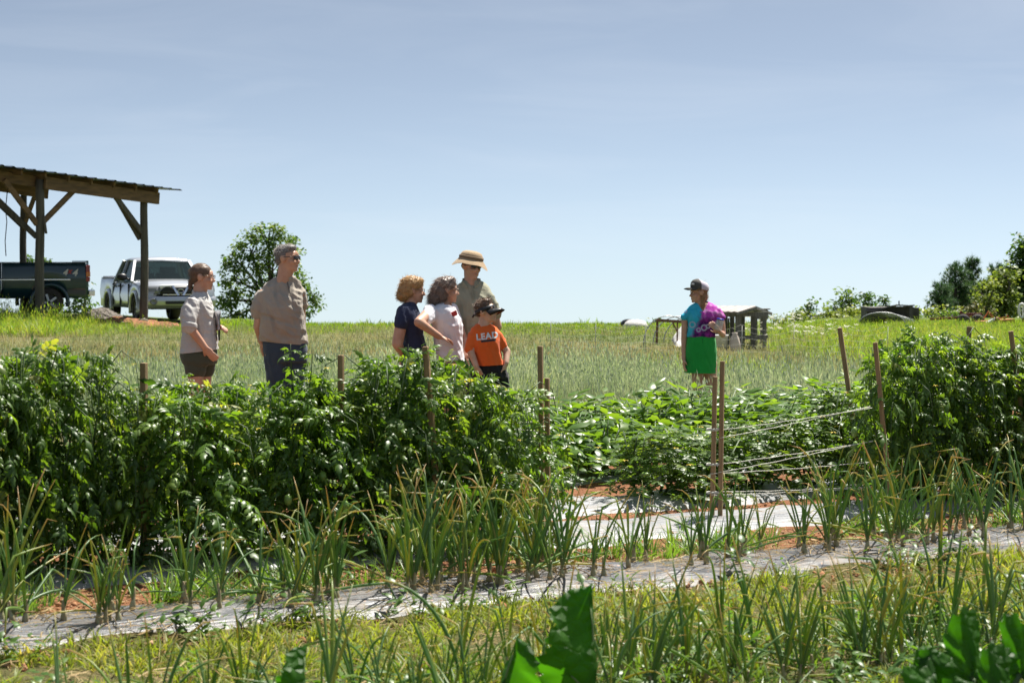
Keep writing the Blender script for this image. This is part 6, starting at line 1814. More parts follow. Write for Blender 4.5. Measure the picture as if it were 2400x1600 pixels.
def onion(p_, h, label, group, n=None, fallen=False):
    t = empty('onion_plant', p_, oq_.uniform(0, 6.28)); tag(t, label, 'onion plant', group)
    link('neck', neck_me, t, scale=(0.6, 0.6, 0.8), rot=(oq_.uniform(-0.15, 0.15), oq_.uniform(-0.15, 0.15), 0))
    n = n or oq_.choice((4, 5, 5, 6, 6, 7))
    base = oq_.uniform(0, 6.28)
    for k in range(n):
        me = OL[oq_.randrange(len(OL)) if not fallen else oq_.randrange(24, len(OL))]
        L_ = h * oq_.uniform(0.55, 1.05)
        az = base + (0 if k % 2 else math.pi) + oq_.gauss(0, 0.6)
        tl = abs(oq_.gauss(0.03, 0.13)) if not fallen else oq_.uniform(0.9, 1.5)
        if oq_.random() < 0.14: tl = oq_.uniform(0.6, 1.4)
        w = oq_.uniform(0.75, 1.2) * 0.62 / max(h, 0.3)
        o = link('leaf', me, t, (0, 0, 0.045), None, (L_ * w, L_ * w, L_) if False else (L_, L_, L_))
        o.rotation_euler = (0, tl, az)
    for k in range(oq_.choice((0, 1, 1, 2))):
        o = link('dry_leaf', DL[oq_.randrange(len(DL))], t, (0, 0, 0.04), None, [h * oq_.uniform(0.35, 0.6)] * 3)
        o.rotation_euler = (0, oq_.uniform(0.5, 1.1), oq_.uniform(0, 6.28))
W = [(0, 60, 5), (120, 180, 1), (210, 340, 7), (420, 545, 6), (600, 640, 3), (660, 830, 11), (880, 930, 2), (930, 1060, 12), (1060, 1220, 14), (1220, 1330, 11), (1380, 1440, 3), (1470, 1530, 3), (1600, 1660, 4), (1690, 1800, 5), (1860, 1900, 3), (1930, 2080, 11), (2080, 2230, 11), (2240, 2400, 8), (2400, 2600, 8), (-70, 0, 4)]
def on_label(px):
    for lim, txt in ((130, 'tall dark onion plant on the mulch at the left edge of the picture'), (370, 'onion plant on the mulch below the leftmost stake'), (570, 'onion plant with yellowing leaves on the mulch below the woman in the checked shirt'), (860, 'onion plant on the mulch in front of the hedge below the tall man'), (1065, 'onion plant in the dense clump below the stake under the woman in white'), (1350, 'tall onion plant in the dense clump at the right end of the left hedge'), (1560, 'thin onion plant in front of the bare bright plastic'), (1830, 'onion plant in front of the string-tied stake pair'), (2120, 'stout onion plant in the clump before the right hand hedge')):
        if px < lim: return txt
    return 'onion plant on the mulch at the right edge of the picture'
for x0, x1, n in W:
    for k in range(n):
        px = oq_.uniform(x0, x1); o = BED_O + oq_.choice((-0.14, 0.02, 0.18)) + oq_.uniform(-0.05, 0.05)
        s = row_s(o, px); p_ = row_p(o, s); p_.z = gzf(p_.x, p_.y) + 0.01
        tall = 0.60 if (900 < px < 1340 or px < 70) else (0.54 if px > 1900 or 380 < px < 840 else 0.47)
        onion(p_, tall * oq_.uniform(0.75, 1.1), on_label(px), 'onions on the plastic mulch', fallen=(300 < px < 840 and oq_.random() < 0.22))
def on_label0(px):
    for lim, txt in ((500, 'onion plant at the bottom left corner of the picture'), (900, 'onion plant at the bottom of the picture by the small squash leaf'), (1250, 'onion plant left of the big squash leaf at the bottom'), (1600, 'onion plant right of the big squash leaf at the bottom'), (2050, 'onion plant in the weedy nearest row between the two squash plants')):
        if px < lim: return txt
    return 'onion plant in the weedy nearest row at the bottom right'
for x0, x1, n in ((-20, 420, 6), (430, 760, 9), (760, 1000, 9), (1000, 1300, 12), (1300, 1600, 17), (1600, 1900, 19), (1900, 2150, 16), (2150, 2420, 15), (2420, 2560, 7)):
    for k in range(n):
        px = oq_.uniform(x0, x1); o = 6.42 + oq_.choice((-0.35, -0.2, -0.05, 0.1, 0.22)) + oq_.uniform(-0.06, 0.06)
        s = row_s(o, px); p_ = row_p(o, s); p_.z = gzf(p_.x, p_.y) - 0.01
        onion(p_, oq_.uniform(0.30, 0.56), on_label0(px), 'onions in the nearest row', n=oq_.choice((4, 5, 6, 7)))

# ------------------------------------------------------------ grass and weeds (uncountable)
def blade_tuft(q, n, h, spread, w, bend, seg=3, head=0.0):
    """tuft of ribbons, triangles"""
    Vs, Fs, tt = [], [], []
    for k in range(n):
        a = q.uniform(0, 6.28); r = q.uniform(0, spread); L_ = h * q.uniform(0.55, 1.0); b_ = bend * q.uniform(0.2, 1.3)
        c = np.array([r * math.cos(a), r * math.sin(a), 0]); dv = np.array([math.cos(a + q.uniform(-0.8, 0.8)), math.sin(a + q.uniform(-0.8, 0.8)), 0])
        sd = np.array([-dv[1], dv[0], 0]) * w * q.uniform(0.6, 1.2)
        base = len(Vs)
        for i in range(seg):
            f = i / seg
            p_ = c + dv * (b_ * L_ * f ** 1.8) + np.array([0, 0, L_ * (f - 0.35 * b_ * f * f)])
            wf = 1 - 0.65 * f
            Vs += [p_ - sd * wf, p_ + sd * wf]; tt += [f, f]
        p_ = c + dv * (b_ * L_) + np.array([0, 0, L_ * (1 - 0.35 * b_)])
        Vs.append(p_); tt.append(1)
        for i in range(seg - 1):
            j = base + 2 * i; Fs += [(j, j + 1, j + 3), (j, j + 3, j + 2)]
        j = base + 2 * (seg - 1); Fs.append((j, j + 1, j + 2))
        if head:
            hb = len(Vs); hl = head * q.uniform(0.7, 1.2); hw_ = head * 0.14
            up = (dv * b_ * 0.9 + np.array([0, 0, 1])); up /= np.linalg.norm(up); sx = sd / np.linalg.norm(sd)
            Vs += [p_ - up * hl * 0.2, p_ + sx * hw_ + up * hl * 0.35, p_ - sx * hw_ + up * hl * 0.35, p_ + up * hl]; tt += [2, 2, 2, 2]
            Fs += [(hb, hb + 1, hb + 2), (hb + 1, hb + 3, hb + 2)]
    return np.array(Vs), np.array(Fs), np.array(tt, float)
def lay(name, label, cat, mat, tpls, x, y, sc, rnd, tilt=0.15, zoff=0.0, hscale=None):
    parts = []; n = len(x); pick = RNG.integers(0, len(tpls), n)
    for k, (V, Fa, tt) in enumerate(tpls):
        i = np.where(pick == k)[0]
        if not len(i): continue
        pos = np.stack([x[i], y[i], gz(x[i], y[i]) + zoff], -1)
        s3 = np.stack([sc[i], sc[i], sc[i] * (hscale[i] if hscale is not None else 1)], -1)
        parts.append(scatter(V, Fa, pos, rot_mats(RNG.uniform(0, 6.28, len(i)), RNG.normal(0, tilt, len(i)), RNG.normal(0, tilt, len(i))), s3, rnd[i], tt))
    V, Fa, r, e = cat_parts(parts)
    return tag(link(name, np_mesh(name, V, Fa, mat, {'rnd': r, 'along': e})), label, cat, kind='stuff')
gq = random.Random(3)
def vis_x(y, margin=1.0):
    w = 0.257 * y + margin + 0.8
    return RNG.uniform(-1, 1, len(y)) * w
def clumpy(x, y, f, thr):
    v = np.array([noise.noise(Vector((a * f, b_ * f, 3.3))) for a, b_ in zip(x, y)])
    return v > thr
# path of crabgrass and weeds between the onion rows
M_path = leafy('path_grass', [(0.11, 0.15, 0.025), (0.17, 0.215, 0.035), (0.24, 0.275, 0.055), (0.36, 0.29, 0.14)], (1.9, 1.9, 0.6), 0.45, 0.5, spec=0.3)
tp = [blade_tuft(gq, 9, 0.075, 0.035, 0.0035, 1.1, 3) for _ in range(8)]
n = 10000
o = np.concatenate([RNG.uniform(6.7, 8.16, n * 6 // 10), RNG.uniform(5.3, 6.8, n * 4 // 10)]); s = RNG.uniform(1.0, 10.5, len(o))
x, y = N.x * o + U.x * s, N.y * o + U.y * s
k = clumpy(x, y, 2.2, -0.22) & (np.abs(x) < 0.257 * y + 0.6)
x, y = x[k], y[k]
lay('path_grass', 'short yellow-green weedy grass on the path between the onion rows', 'grass', M_path, tp, x, y, RNG.uniform(0.5, 1.5, len(x)), np.clip(RNG.normal(0.42, 0.25, len(x)), 0, 1), 0.25)
# broad little weeds
M_weed = leafy('weed_leaf', [(0.050, 0.110, 0.020), (0.075, 0.145, 0.028), (0.12, 0.19, 0.035)], (2.4, 2.4, 0.8), 0.38, 0.4, spec=0.4)
def weed_tpl(q, n=12, h=0.12):
    LV, LT = leaf_tpl(0.22, 0.18, 0.2, 0.05); pos, yaw, pit, sc = [], [], [], []
    for k in range(n):
        a = q.uniform(0, 6.28); z = q.uniform(0.02, h); pos.append((0.02 * math.cos(a) + 0.25 * z * math.sin(a * 3), 0.02 * math.sin(a), z)); yaw.append(a); pit.append(q.uniform(-0.7, 0.3)); sc.append(q.uniform(0.025, 0.06))
    V, Fa, r, e = scatter(LV, LT, np.array(pos), rot_mats(np.array(yaw), np.array(pit), np.zeros(n)), np.array(sc), np.zeros(n))
    return V, Fa, np.zeros(len(V))
wt_ = [weed_tpl(gq) for _ in range(6)]
n = 1500
o = np.concatenate([RNG.normal(6.3, 0.45, n * 3 // 4), RNG.normal(BED_O + 0.42, 0.08, n // 8), RNG.normal(BED_O - 0.40, 0.06, n // 8)]); s = RNG.uniform(1.0, 10.5, len(o))
x, y = N.x * o + U.x * s, N.y * o + U.y * s
k = clumpy(x, y, 1.6, 0.0); x, y = x[k], y[k]
lay('broad_weeds', 'small broad-leaved weeds among the onions', 'weeds', M_weed, wt_, x, y, RNG.uniform(0.5, 1.5, len(x)), RNG.uniform(0, 1, len(x)), 0.2)
tp2 = [blade_tuft(gq, 10, 0.20, 0.05, 0.0045, 1.0, 4) for _ in range(5)]
n = 1900
o = np.concatenate([RNG.normal(BED_O + 0.36, 0.10, n * 3 // 10), RNG.normal(6.2, 0.4, n * 5 // 10), RNG.normal(9.25, 0.12, n // 5)]); s = RNG.uniform(1.0, 10.5, len(o))
x, y = N.x * o + U.x * s, N.y * o + U.y * s
k = clumpy(x, y, 1.3, 0.05); x, y = x[k], y[k]
lay('tall_weeds', 'wispy green grass weeds growing up between the onions', 'weeds', M_weed, tp2, x, y, RNG.uniform(0.5, 1.2, len(x)), RNG.uniform(0.3, 1, len(x)), 0.2)
# straw litter and dead onion leaves
def straw_tpl(q):
    pts = [(0, 0, 0.004)]
    a = 0.0
    for k in range(4):
        a += q.uniform(-0.5, 0.5); pts.append((pts[-1][0] + 0.25 * math.cos(a), pts[-1][1] + 0.25 * math.sin(a), max(0.002, 0.02 + q.uniform(-0.02, 0.05))))
    Vs, Fs = [], []
    for i, p_ in enumerate(pts): Vs += [(p_[0], p_[1] - 0.012, p_[2]), (p_[0], p_[1] + 0.012, p_[2] + 0.01)]
    for i in range(4): j = 2 * i; Fs += [(j, j + 1, j + 3), (j, j + 3, j + 2)]
    return np.array(Vs), np.array(Fs), np.zeros(len(Vs))
stp = [straw_tpl(gq) for _ in range(7)]
n = 6500
o = np.concatenate([RNG.uniform(6.2, 8.3, n * 6 // 10), RNG.normal(BED_O + 0.1, 0.25, n * 3 // 10), RNG.normal(9.25, 0.15, n // 10)]); s = RNG.uniform(1.0, 10.5, len(o))
x, y = N.x * o + U.x * s, N.y * o + U.y * s
lay('straw_litter', 'dry straw and dead onion leaves littering the ground', 'straw', M_dry, stp, x, y, RNG.gamma(3, 0.03, len(x)) + 0.03, RNG.uniform(0, 1, len(x)), 0.12, 0.016)

# silvery oats in the field
M_oats = leafy('oat_stalk', [(0.16, 0.225, 0.14), (0.235, 0.305, 0.205), (0.34, 0.395, 0.30), (0.45, 0.465, 0.37)], (1.5, 1.5, 0.9), 0.35, 0.45, spec=0.5)
tp = [blade_tuft(gq, 7, 0.55, 0.12, 0.0038, 0.42, 3, head=0.060) for _ in range(9)]
y = np.sqrt(RNG.uniform(19.3 ** 2, 31 ** 2, 15000)); x = vis_x(y, 1.0)
off = x * N.x + y * N.y
dens = np.array([noise.noise(Vector((a * 0.5, b_ * 0.5, 1.0))) for a, b_ in zip(x, y)])
k = (off > 17.0 + 0.5 * np.sin(x * 2)) & (RNG.uniform(0, 1, len(x)) < 0.95) & (y < 27.6 + dens * 3.0) & (dens > -0.40)
x, y, dens = x[k], y[k], dens[k]
lay('oat_field', 'silvery green oats standing in the field behind the people', 'oats', M_oats, tp, x, y, RNG.uniform(0.5, 1.0, len(x)) * (1 + 0.35 * dens), np.clip(RNG.normal(0.45, 0.22, len(x)) + dens * 0.4, 0, 1), 0.14)
# greener weeds mixed into the oats
M_fgr = leafy('field_grass', [(0.09, 0.17, 0.025), (0.14, 0.22, 0.035), (0.20, 0.27, 0.05), (0.30, 0.30, 0.09)], (2.0, 2.0, 0.7), 0.42, 0.5, spec=0.3)
tpg = [blade_tuft(gq, 7, 0.42, 0.09, 0.008, 0.55, 3) for _ in range(6)]
y = np.concatenate([np.sqrt(RNG.uniform(19 ** 2, 31 ** 2, 2600)), RNG.uniform(18.5, 25, 1500)]); x = vis_x(y, 0.8); off = x * N.x + y * N.y
k = (off > 16.6) & clumpy(x, y, 0.7, 0.10); x, y = x[k], y[k]
lay('green_field_weeds', 'bright green grassy weeds among the oats', 'weeds', M_fgr, tpg, x, y, RNG.uniform(0.5, 1.15, len(x)), RNG.uniform(0.1, 0.9, len(x)), 0.1)
# mown strip with dry tan grass, then fresh grass on the crest
M_tan = leafy('dry_grass', [(0.32, 0.28, 0.15), (0.34, 0.32, 0.19), (0.24, 0.275, 0.14), (0.16, 0.22, 0.08)], (1.3, 1.25, 0.8), 0.35, 0.6, spec=0.2)
tpt = [blade_tuft(gq, 6, 0.15, 0.13, 0.009, 0.6, 2, head=0.045) for _ in range(6)]
y = RNG.uniform(28.5, 49, 10500); x = vis_x(y, 1.0)
k = (x < 7.5) | (RNG.uniform(0, 1, len(x)) < 0.5); x, y = x[k], y[k]
pat = np.array([noise.noise(Vector((a * 0.22, b_ * 0.5, 7.0))) for a, b_ in zip(x, y)])
lay('dry_grass', 'tan dry grass strip between the oats and the crest', 'grass', M_tan, tpt, x, y, RNG.uniform(0.5, 1.1, len(x)), np.clip(0.52 - pat * 1.0 + RNG.normal(0, 0.15, len(x)), 0, 1), 0.15)
M_crest = leafy('crest_grass', [(0.11, 0.19, 0.025), (0.15, 0.24, 0.03), (0.20, 0.27, 0.045), (0.30, 0.28, 0.10)], (2.0, 2.0, 0.7), 0.42, 0.5, spec=0.3)
tpc = [blade_tuft(gq, 7, 0.14, 0.14, 0.009, 0.5, 2) for _ in range(6)]
y = RNG.uniform(45, 57, 9500); x = vis_x(y, 1.0)
pat = np.array([noise.noise(Vector((a * 0.25, b_ * 0.6, 2.0))) for a, b_ in zip(x, y)])
k = ((y > 45.5 + pat * 5) | (x < -9) & (y > 43)) & ~((x < -8.2) & (y > 52.5)) & (y < 56); x, y = x[k], y[k]
lay('crest_grass', 'fresh green grass along the crest against the sky', 'grass', M_crest, tpc, x, y, RNG.uniform(0.5, 1.0, len(x)) * np.where(RNG.uniform(0, 1, len(x)) < 0.03, 1.9, 1.0), np.clip(RNG.normal(0.4, 0.25, len(x)), 0, 1), 0.12)
# long grass round the barn
tpl_ = [blade_tuft(gq, 9, 0.52, 0.16, 0.011, 0.6, 3, head=0.0) for _ in range(5)] + [blade_tuft(gq, 5, 0.75, 0.12, 0.006, 0.35, 3, head=0.10) for _ in range(2)]
y = RNG.uniform(43.5, 50.3, 2600); x = RNG.uniform(-14.5, -8.6, len(y))
k = (x < -9.2 - 0.25 * RNG.uniform(0, 4, len(x))) | (RNG.uniform(0, 1, len(x)) < 0.25); x, y = x[k], y[k]
sc = RNG.uniform(0.35, 0.95, len(x)) * np.where(x > -10.2, 0.62, 1.0)
lay('barn_grass', 'long yellow-green grass in front of the pole barn', 'grass', M_crest, tpl_, x, y, sc, np.clip(RNG.normal(0.55, 0.25, len(x)), 0, 1), 0.12)
# rank weeds and grass on the right
y = RNG.uniform(33, 53, 8500); x = RNG.uniform(5.0, 15.5, len(y))
k = (x < 0.257 * y + 1.0) & (x > 5.8 + RNG.normal(0, 0.8, len(x))); x, y = x[k], y[k]
lay('rank_grass', 'tall yellow-green grass before the old shed and implements', 'grass', M_crest, tpl_, x, y, RNG.uniform(0.3, 0.62, len(x)) * np.where(y > 47, 0.6, 1.0), np.clip(RNG.normal(0.5, 0.28, len(x)), 0, 1), 0.1)
# white lacy flower heads
def lace(q):
    Vs, Fs = [], []
    Vs += [(-0.003, 0, 0), (0.003, 0, 0), (0.0, 0, 0.62)]; Fs.append((0, 1, 2))
    for k in range(10):
        a = q.uniform(0, 6.28); r = 0.06 * math.sqrt(q.random()); c = np.array([r * math.cos(a), r * math.sin(a), 0.62 + 0.01 * q.random()]); b_ = len(Vs)
        for j in range(4): an = j * 1.57 + a; Vs.append(tuple(c + 0.02 * np.array([math.cos(an), math.sin(an), 0.15 * (-1) ** j])))
        Fs += [(b_, b_ + 1, b_ + 2), (b_, b_ + 2, b_ + 3)]
    return np.array(Vs), np.array(Fs), np.zeros(len(Vs))
M_lace = leafy('lace_flower', [(0.62, 0.60, 0.50), (0.72, 0.70, 0.62)], (1, 1, 0.9), 0.3, 0.8, spec=0.2)
y = RNG.uniform(39, 47, 150); x = RNG.normal(6.0, 0.8, len(y))
lay('lace_flowers', 'white lacy wildflowers in the tall grass right of the shelter', 'wildflowers', M_lace, [lace(gq) for _ in range(4)], x, y, RNG.uniform(0.45, 0.85, len(x)), RNG.uniform(0, 1, len(x)), 0.25)

# ------------------------------------------------------------ squash leaves close to the camera
M_squash = leafy('squash_leaf', [(0.022, 0.075, 0.008), (0.035, 0.105, 0.010), (0.045, 0.125, 0.014)], (2.2, 2.8, 0.4), 0.55, 0.5, spec=0.3)
def squash_leaf(q, R_, shape):
    """blade in the x (width) / y (length) plane, stalk at the origin"""
    V, rn, Fs = [], [], []
    if shape == 'long':
        n, m = 26, 8
        for i in range(n):
            f = i / (n - 1)
            hw = R_ * 0.36 * (math.sin(math.pi * min(1, 0.10 + 0.90 * f) ** 0.8) ** 0.6 + 0.02) * (1 + 0.07 * math.sin(i * 1.1) + 0.06 * math.sin(i * 2.7))
            for j in range(2 * m + 1):
                u = j / m - 1
                z = -0.9 * abs(u) * hw + 0.05 * R_ * math.sin(9 * f + 3 * u) * abs(u) - 0.22 * R_ * f * f + 0.03 * R_ * math.sin(7 * f + 2 * u)
                V.append((u * hw, R_ * f * (1 - 0.06 * abs(u)), z)); rn.append(0.3 + 0.4 * abs(math.sin(14 * f + 5 * abs(u))))
        w = 2 * m + 1
        for i in range(n - 1):
            for j in range(w - 1):
                a = i * w + j; Fs += [(a, a + 1, a + w + 1), (a, a + w + 1, a + w)]
        return np.array(V), np.array(Fs), np.array(rn)
    n, m = 90, 8
    V.append((0, 0, 0)); rn.append(0.4)
    for i in range(1, m + 1):
        f = i / m
        for k in range(n):
            a = -math.pi * 0.86 + math.pi * 1.72 * k / (n - 1)
            c = abs(math.cos(a * 2.5))
            lobe = 0.36 + 0.64 * c ** 1.4 * (1 - 0.25 * abs(a) / math.pi) + 0.05 * ((k % 3) - 1) * f
            lobe = 1 * (1 - f ** 2) * 0.75 + lobe * f ** 2
            r = R_ * f * lobe
            z = 0.10 * R_ * math.sin(a * 5 + 1) * f * f + 0.10 * R_ * c * f - 0.25 * R_ * f * f + 0.03 * R_ * math.sin(k * 0.9 + i) * f
            V.append((r * math.sin(a), r * math.cos(a), z)); rn.append(0.25 + 0.5 * (1 - c))
    Fs = [(0, 1 + k, 2 + k) for k in range(n - 1)]
    for i in range(m - 1):
        b_ = 1 + i * n
        for k in range(n - 1): Fs += [(b_ + k, b_ + n + k, b_ + n + k + 1), (b_ + k, b_ + n + k + 1, b_ + k + 1)]
    return np.array(V), np.array(Fs), np.array(rn)
t_ = M_squash.node_tree; b_s = t_.nodes['Principled BSDF']
vo = nd(t_, 'ShaderNodeTexVoronoi', feature='DISTANCE_TO_EDGE'); vo.inputs['Scale'].default_value = 26
tc_ = nd(t_, 'ShaderNodeTexCoord'); t_.links.new(tc_.outputs['Object'], vo.inputs['Vector'])
bump(t_, b_s, vo.outputs[0], 0.02)
M_vein = plain('leaf_vein', (0.13, 0.20, 0.06), 0.6)
def squash_plant(label, leaves, base):
    t = empty('squash_plant', base); tag(t, label, 'squash plant', 'squash plants close to the camera')
    for px, py, d, R_, rot, shape in leaves:
        c = P(px, py, d) - Vector(base)
        V, Fa, r = squash_leaf(oq_, R_, shape)
        lf = link('leaf', np_mesh('leaf', V, Fa, M_squash, {'rnd': r}, True), t, c, [R(a) for a in rot])
        vb = MB()
        for k in (-2, -1, 0, 1, 2):
            a = k * (1.2 if shape == 'lobed' else 0.35); e = R_ * (0.90 if k == 0 else 0.62 if shape == 'lobed' else 0.3)
            vb.tube([(e * f * math.sin(a), e * f * math.cos(a), -0.22 * R_ * f * f * 0.9 - 0.004) for f in (0, 0.35, 0.7, 1)], [0.006, 0.005, 0.0035, 0.002], 5)
        vb.obj('vein', M_vein, lf, True)
        st = MB().tube([(0, 0, 0), (c.x * 0.35, c.y * 0.35, c.z * 0.5), (c.x * 0.85, c.y * 0.85, c.z * 0.9), c], [0.016, 0.013, 0.010, 0.008], 8)
        st.obj('stalk', M_stem, t, True)
b0 = P(1300, 1600, 6.2); b0.z = 0
squash_plant('squash plant with one big upright leaf at the bottom centre', [(1385, 1640, 6.1, 0.35, (94, 10, 50), 'long'), (1165, 1680, 6.0, 0.25, (90, 8, -55), 'long')], b0)
b0 = P(2290, 1600, 6.0); b0.z = 0
squash_plant('squash plant with deeply lobed leaves at the bottom right corner', [(2280, 1590, 5.9, 0.21, (80, 5, 25), 'lobed'), (2390, 1580, 6.0, 0.19, (76, -15, -25), 'lobed'), (2195, 1630, 5.8, 0.16, (66, 20, 40), 'lobed'), (2340, 1650, 5.7, 0.18, (70, 0, -5), 'lobed')], b0)
b0 = P(730, 1650, 6.2); b0.z = 0
squash_plant('small squash leaf poking up at the bottom left of centre', [(705, 1640, 6.1, 0.17, (92, 22, 58), 'long'), (760, 1720, 6.0, 0.16, (50, -20, 20), 'lobed')], b0)

# ------------------------------------------------------------ trees and shrubs
LQ = (np.array([(0, 0, 0), (0.5, 0.30, 0.03), (1, 0, -0.10), (0.5, -0.30, 0.03)], float), np.array([(0, 1, 2), (0, 2, 3)]))
M_bark = plain('bark', (0.09, 0.075, 0.06), 0.9, (0.05, 0.042, 0.035), 8, bumpd=0.03, bscale=10)
M_tree = leafy('tree_leaf', [(0.028, 0.065, 0.020), (0.045, 0.095, 0.026), (0.075, 0.135, 0.032), (0.14, 0.19, 0.05)], (2.2, 2.2, 0.8), 0.36, 0.45, spec=0.4)
M_yel = leafy('shrub_leaf', [(0.08, 0.13, 0.028), (0.14, 0.19, 0.035), (0.22, 0.26, 0.06), (0.34, 0.35, 0.14)], (1.8, 1.8, 0.8), 0.36, 0.45, spec=0.4)
def broad_tree(name, label, cat, d, base_px, base_z, lobes, leaf, per, mat, seed, trunk_r=0.18, clump=0.42, group=None, hue=0.45, fork=0.35):
    """lobes: [(px, py, rx_px, ry_px)] at depth d; clumps of leaves fill each lobe's outer part"""
    q = np.random.default_rng(seed); S = F / d
    bx = (base_px - 1200) / F * d; base = Vector((bx, d, base_z))
    t = empty(name, base); tag(t, label, cat, group)
    cl = []
    for px, py, rx, ry in lobes:
        c = P(px, py, d); vol = rx * ry / S / S
        for _ in range(max(4, int(per * vol))):
            a, u, v = q.uniform(0, 6.28), q.uniform(-1, 1), q.uniform(0.25, 1.0) ** 0.45
            w = math.sqrt(1 - u * u)
            cl.append((c.x - bx + rx / S * v * w * math.cos(a), rx / S * v * w * math.sin(a) * 0.85, c.z - base_z + ry / S * v * u, v))
    cl = np.array(cl)
    nl = 26
    pos = np.repeat(cl[:, :3], nl, 0) + np.clip(q.normal(0, clump * 0.5, (len(cl) * nl, 3)), -clump, clump) * np.array([1, 1, 0.7])
    n = len(pos)
    rn = np.clip(hue + q.normal(0, 0.16, n) + np.repeat(q.normal(0, 0.14, len(cl)), nl), 0, 1)
    V, Fa, r, e = scatter(*LQ, pos, rot_mats(q.uniform(0, 6.28, n), q.uniform(-0.5, 1.1, n), q.normal(0, 0.6, n)), leaf * q.uniform(0.6, 1.25, n), rn)
    cr = link('crown', np_mesh('crown', V, Fa, mat, {'rnd': r}), t); cr['kind'] = 'stuff'
    mb = MB(); top = cl[:, 2].max(); ctr = Vector((float(np.mean(cl[:, 0])), 0, top * 0.72))
    f0 = Vector((0.05, 0, top * fork))
    mb.tube([(0, 0, -0.4), (0.02, 0, top * fork * 0.5), f0], [trunk_r * 1.25, trunk_r, trunk_r * 0.85], 9)
    rr = random.Random(seed)
    for px, py, rx, ry in lobes:
        e_ = P(px, py, d) - base
        mid = f0.lerp(e_, 0.5) + Vector((rr.uniform(-0.2, 0.2), rr.uniform(-0.3, 0.3), 0.15 * (e_ - f0).length))
        mb.tube([f0, mid, e_], [trunk_r * 0.55, trunk_r * 0.34, trunk_r * 0.14], 6)
        for k in range(5):
            g = e_ + Vector((rr.uniform(-1, 1) * rx / S, rr.uniform(-1, 1) * rx / S, rr.uniform(-0.6, 1) * ry / S)) * 0.8
            mb.tube([mid.lerp(e_, rr.uniform(0.3, 0.9)), g.lerp(e_, 0.4), g], [trunk_r * 0.16, trunk_r * 0.10, trunk_r * 0.05], 5)
    mb.obj('trunk', M_bark, t, True)
    return t
def zg(px, d): x = (px - 1200) / F * d; return gzf(x, d)
broad_tree('walnut_tree', 'rounded open-crowned tree on the skyline behind the tall man', 'tree', 105, 635, zg(635, 105) + 0.0,
           [(630, 548, 50, 30), (585, 580, 42, 36), (672, 575, 44, 32), (555, 610, 32, 30), (640, 610, 62, 40), (545, 655, 34, 34), (605, 660, 56, 38), (680, 650, 44, 40), (528, 705, 30, 34), (580, 715, 52, 36), (650, 715, 58, 40), (725, 680, 20, 18), (735, 705, 18, 26), (705, 735, 34, 26), (540, 745, 40, 22), (610, 755, 70, 22)], 0.22, 27, M_tree, 41, 0.24, 0.38, hue=0.72)
broad_tree('leafy_bush', 'round leafy bush between the dark truck and the silver pickup', 'bush', 66, 196, zg(196, 66), [(200, 665, 18, 26), (190, 700, 30, 30), (175, 730, 36, 20)], 0.15, 60, M_tree, 42, 0.06, 0.24)
broad_tree('tree_top', 'sparse treetop showing over the dark truck bed', 'tree', 80, 100, zg(100, 80), [(70, 612, 8, 10), (88, 618, 12, 12), (112, 612, 13, 10), (98, 632, 24, 14), (50, 640, 24, 14)], 0.16, 30, M_tree, 43, 0.08, 0.22)
broad_tree('small_tree', 'small rounded tree standing behind the old shed at the left', 'tree', 70, 1975, zg(1975, 70), [(1975, 700, 26, 22), (1955, 722, 26, 18), (1995, 715, 24, 22), (1975, 735, 34, 20)], 0.16, 60, M_tree, 44, 0.07, 0.26, hue=0.62)
broad_tree('small_tree', 'narrow dark sapling behind the left end of the old shed roof', 'tree', 68, 2033, zg(2033, 68), [(2032, 695, 12, 14), (2034, 712, 20, 18), (2030, 732, 18, 18)], 0.15, 70, M_tree, 45, 0.06, 0.22)
broad_tree('small_tree', 'tiny sapling peeping over the middle of the old shed roof', 'tree', 70, 2073, zg(2073, 70), [(2072, 705, 8, 9), (2065, 718, 16, 10), (2078, 722, 12, 10)], 0.14, 60, M_tree, 46, 0.05, 0.18)
broad_tree('shrub', 'yellow-green shrub at the left foot of the old shed', 'shrub', 64, 2000, zg(2000, 64), [(1995, 742, 40, 20), (2020, 745, 26, 20), (1955, 748, 30, 16)], 0.14, 75, M_yel, 47, 0.05, 0.24)
broad_tree('shrub', 'dark scrubby shrub at the left end of the bush line', 'shrub', 64, 1895, zg(1895, 64), [(1895, 735, 18, 20), (1870, 748, 22, 14), (1925, 746, 26, 16), (1899, 712, 5, 14)], 0.13, 75, M_tree, 48, 0.05, 0.22, hue=0.6)
broad_tree('shrub', 'yellow-green shrub between the old shed and the red implement', 'shrub', 66, 2165, zg(2165, 66), [(2150, 740, 24, 18), (2180, 738, 26, 18), (2205, 736, 20, 20), (2240, 736, 22, 16)], 0.14, 75, M_yel, 49, 0.05, 0.24)
broad_tree('vine_tangle', 'brown vines hanging over the right end of the old shed', 'vine', 60.5, 2130, zg(2130, 60.5), [(2118, 740, 12, 16), (2132, 745, 12, 14), (2112, 725, 10, 6)], 0.09, 110, leafy('brown_vine', [(0.14, 0.10, 0.05), (0.22, 0.16, 0.08), (0.16, 0.18, 0.06)], (1.5, 1.4, 0.8), 0.3, 0.6), 50, 0.03, 0.15)
broad_tree('broadleaf_tree', 'big dark broadleaf tree at the right edge of the picture', 'tree', 72, 2410, zg(2410, 72), [(2405, 580, 26, 28), (2395, 620, 32, 30), (2420, 640, 40, 40), (2385, 660, 36, 30), (2410, 700, 44, 36), (2380, 720, 40, 30), (2440, 600, 40, 50), (2460, 680, 50, 60)], 0.20, 85, M_tree, 51, 0.2, 0.34, hue=0.5)
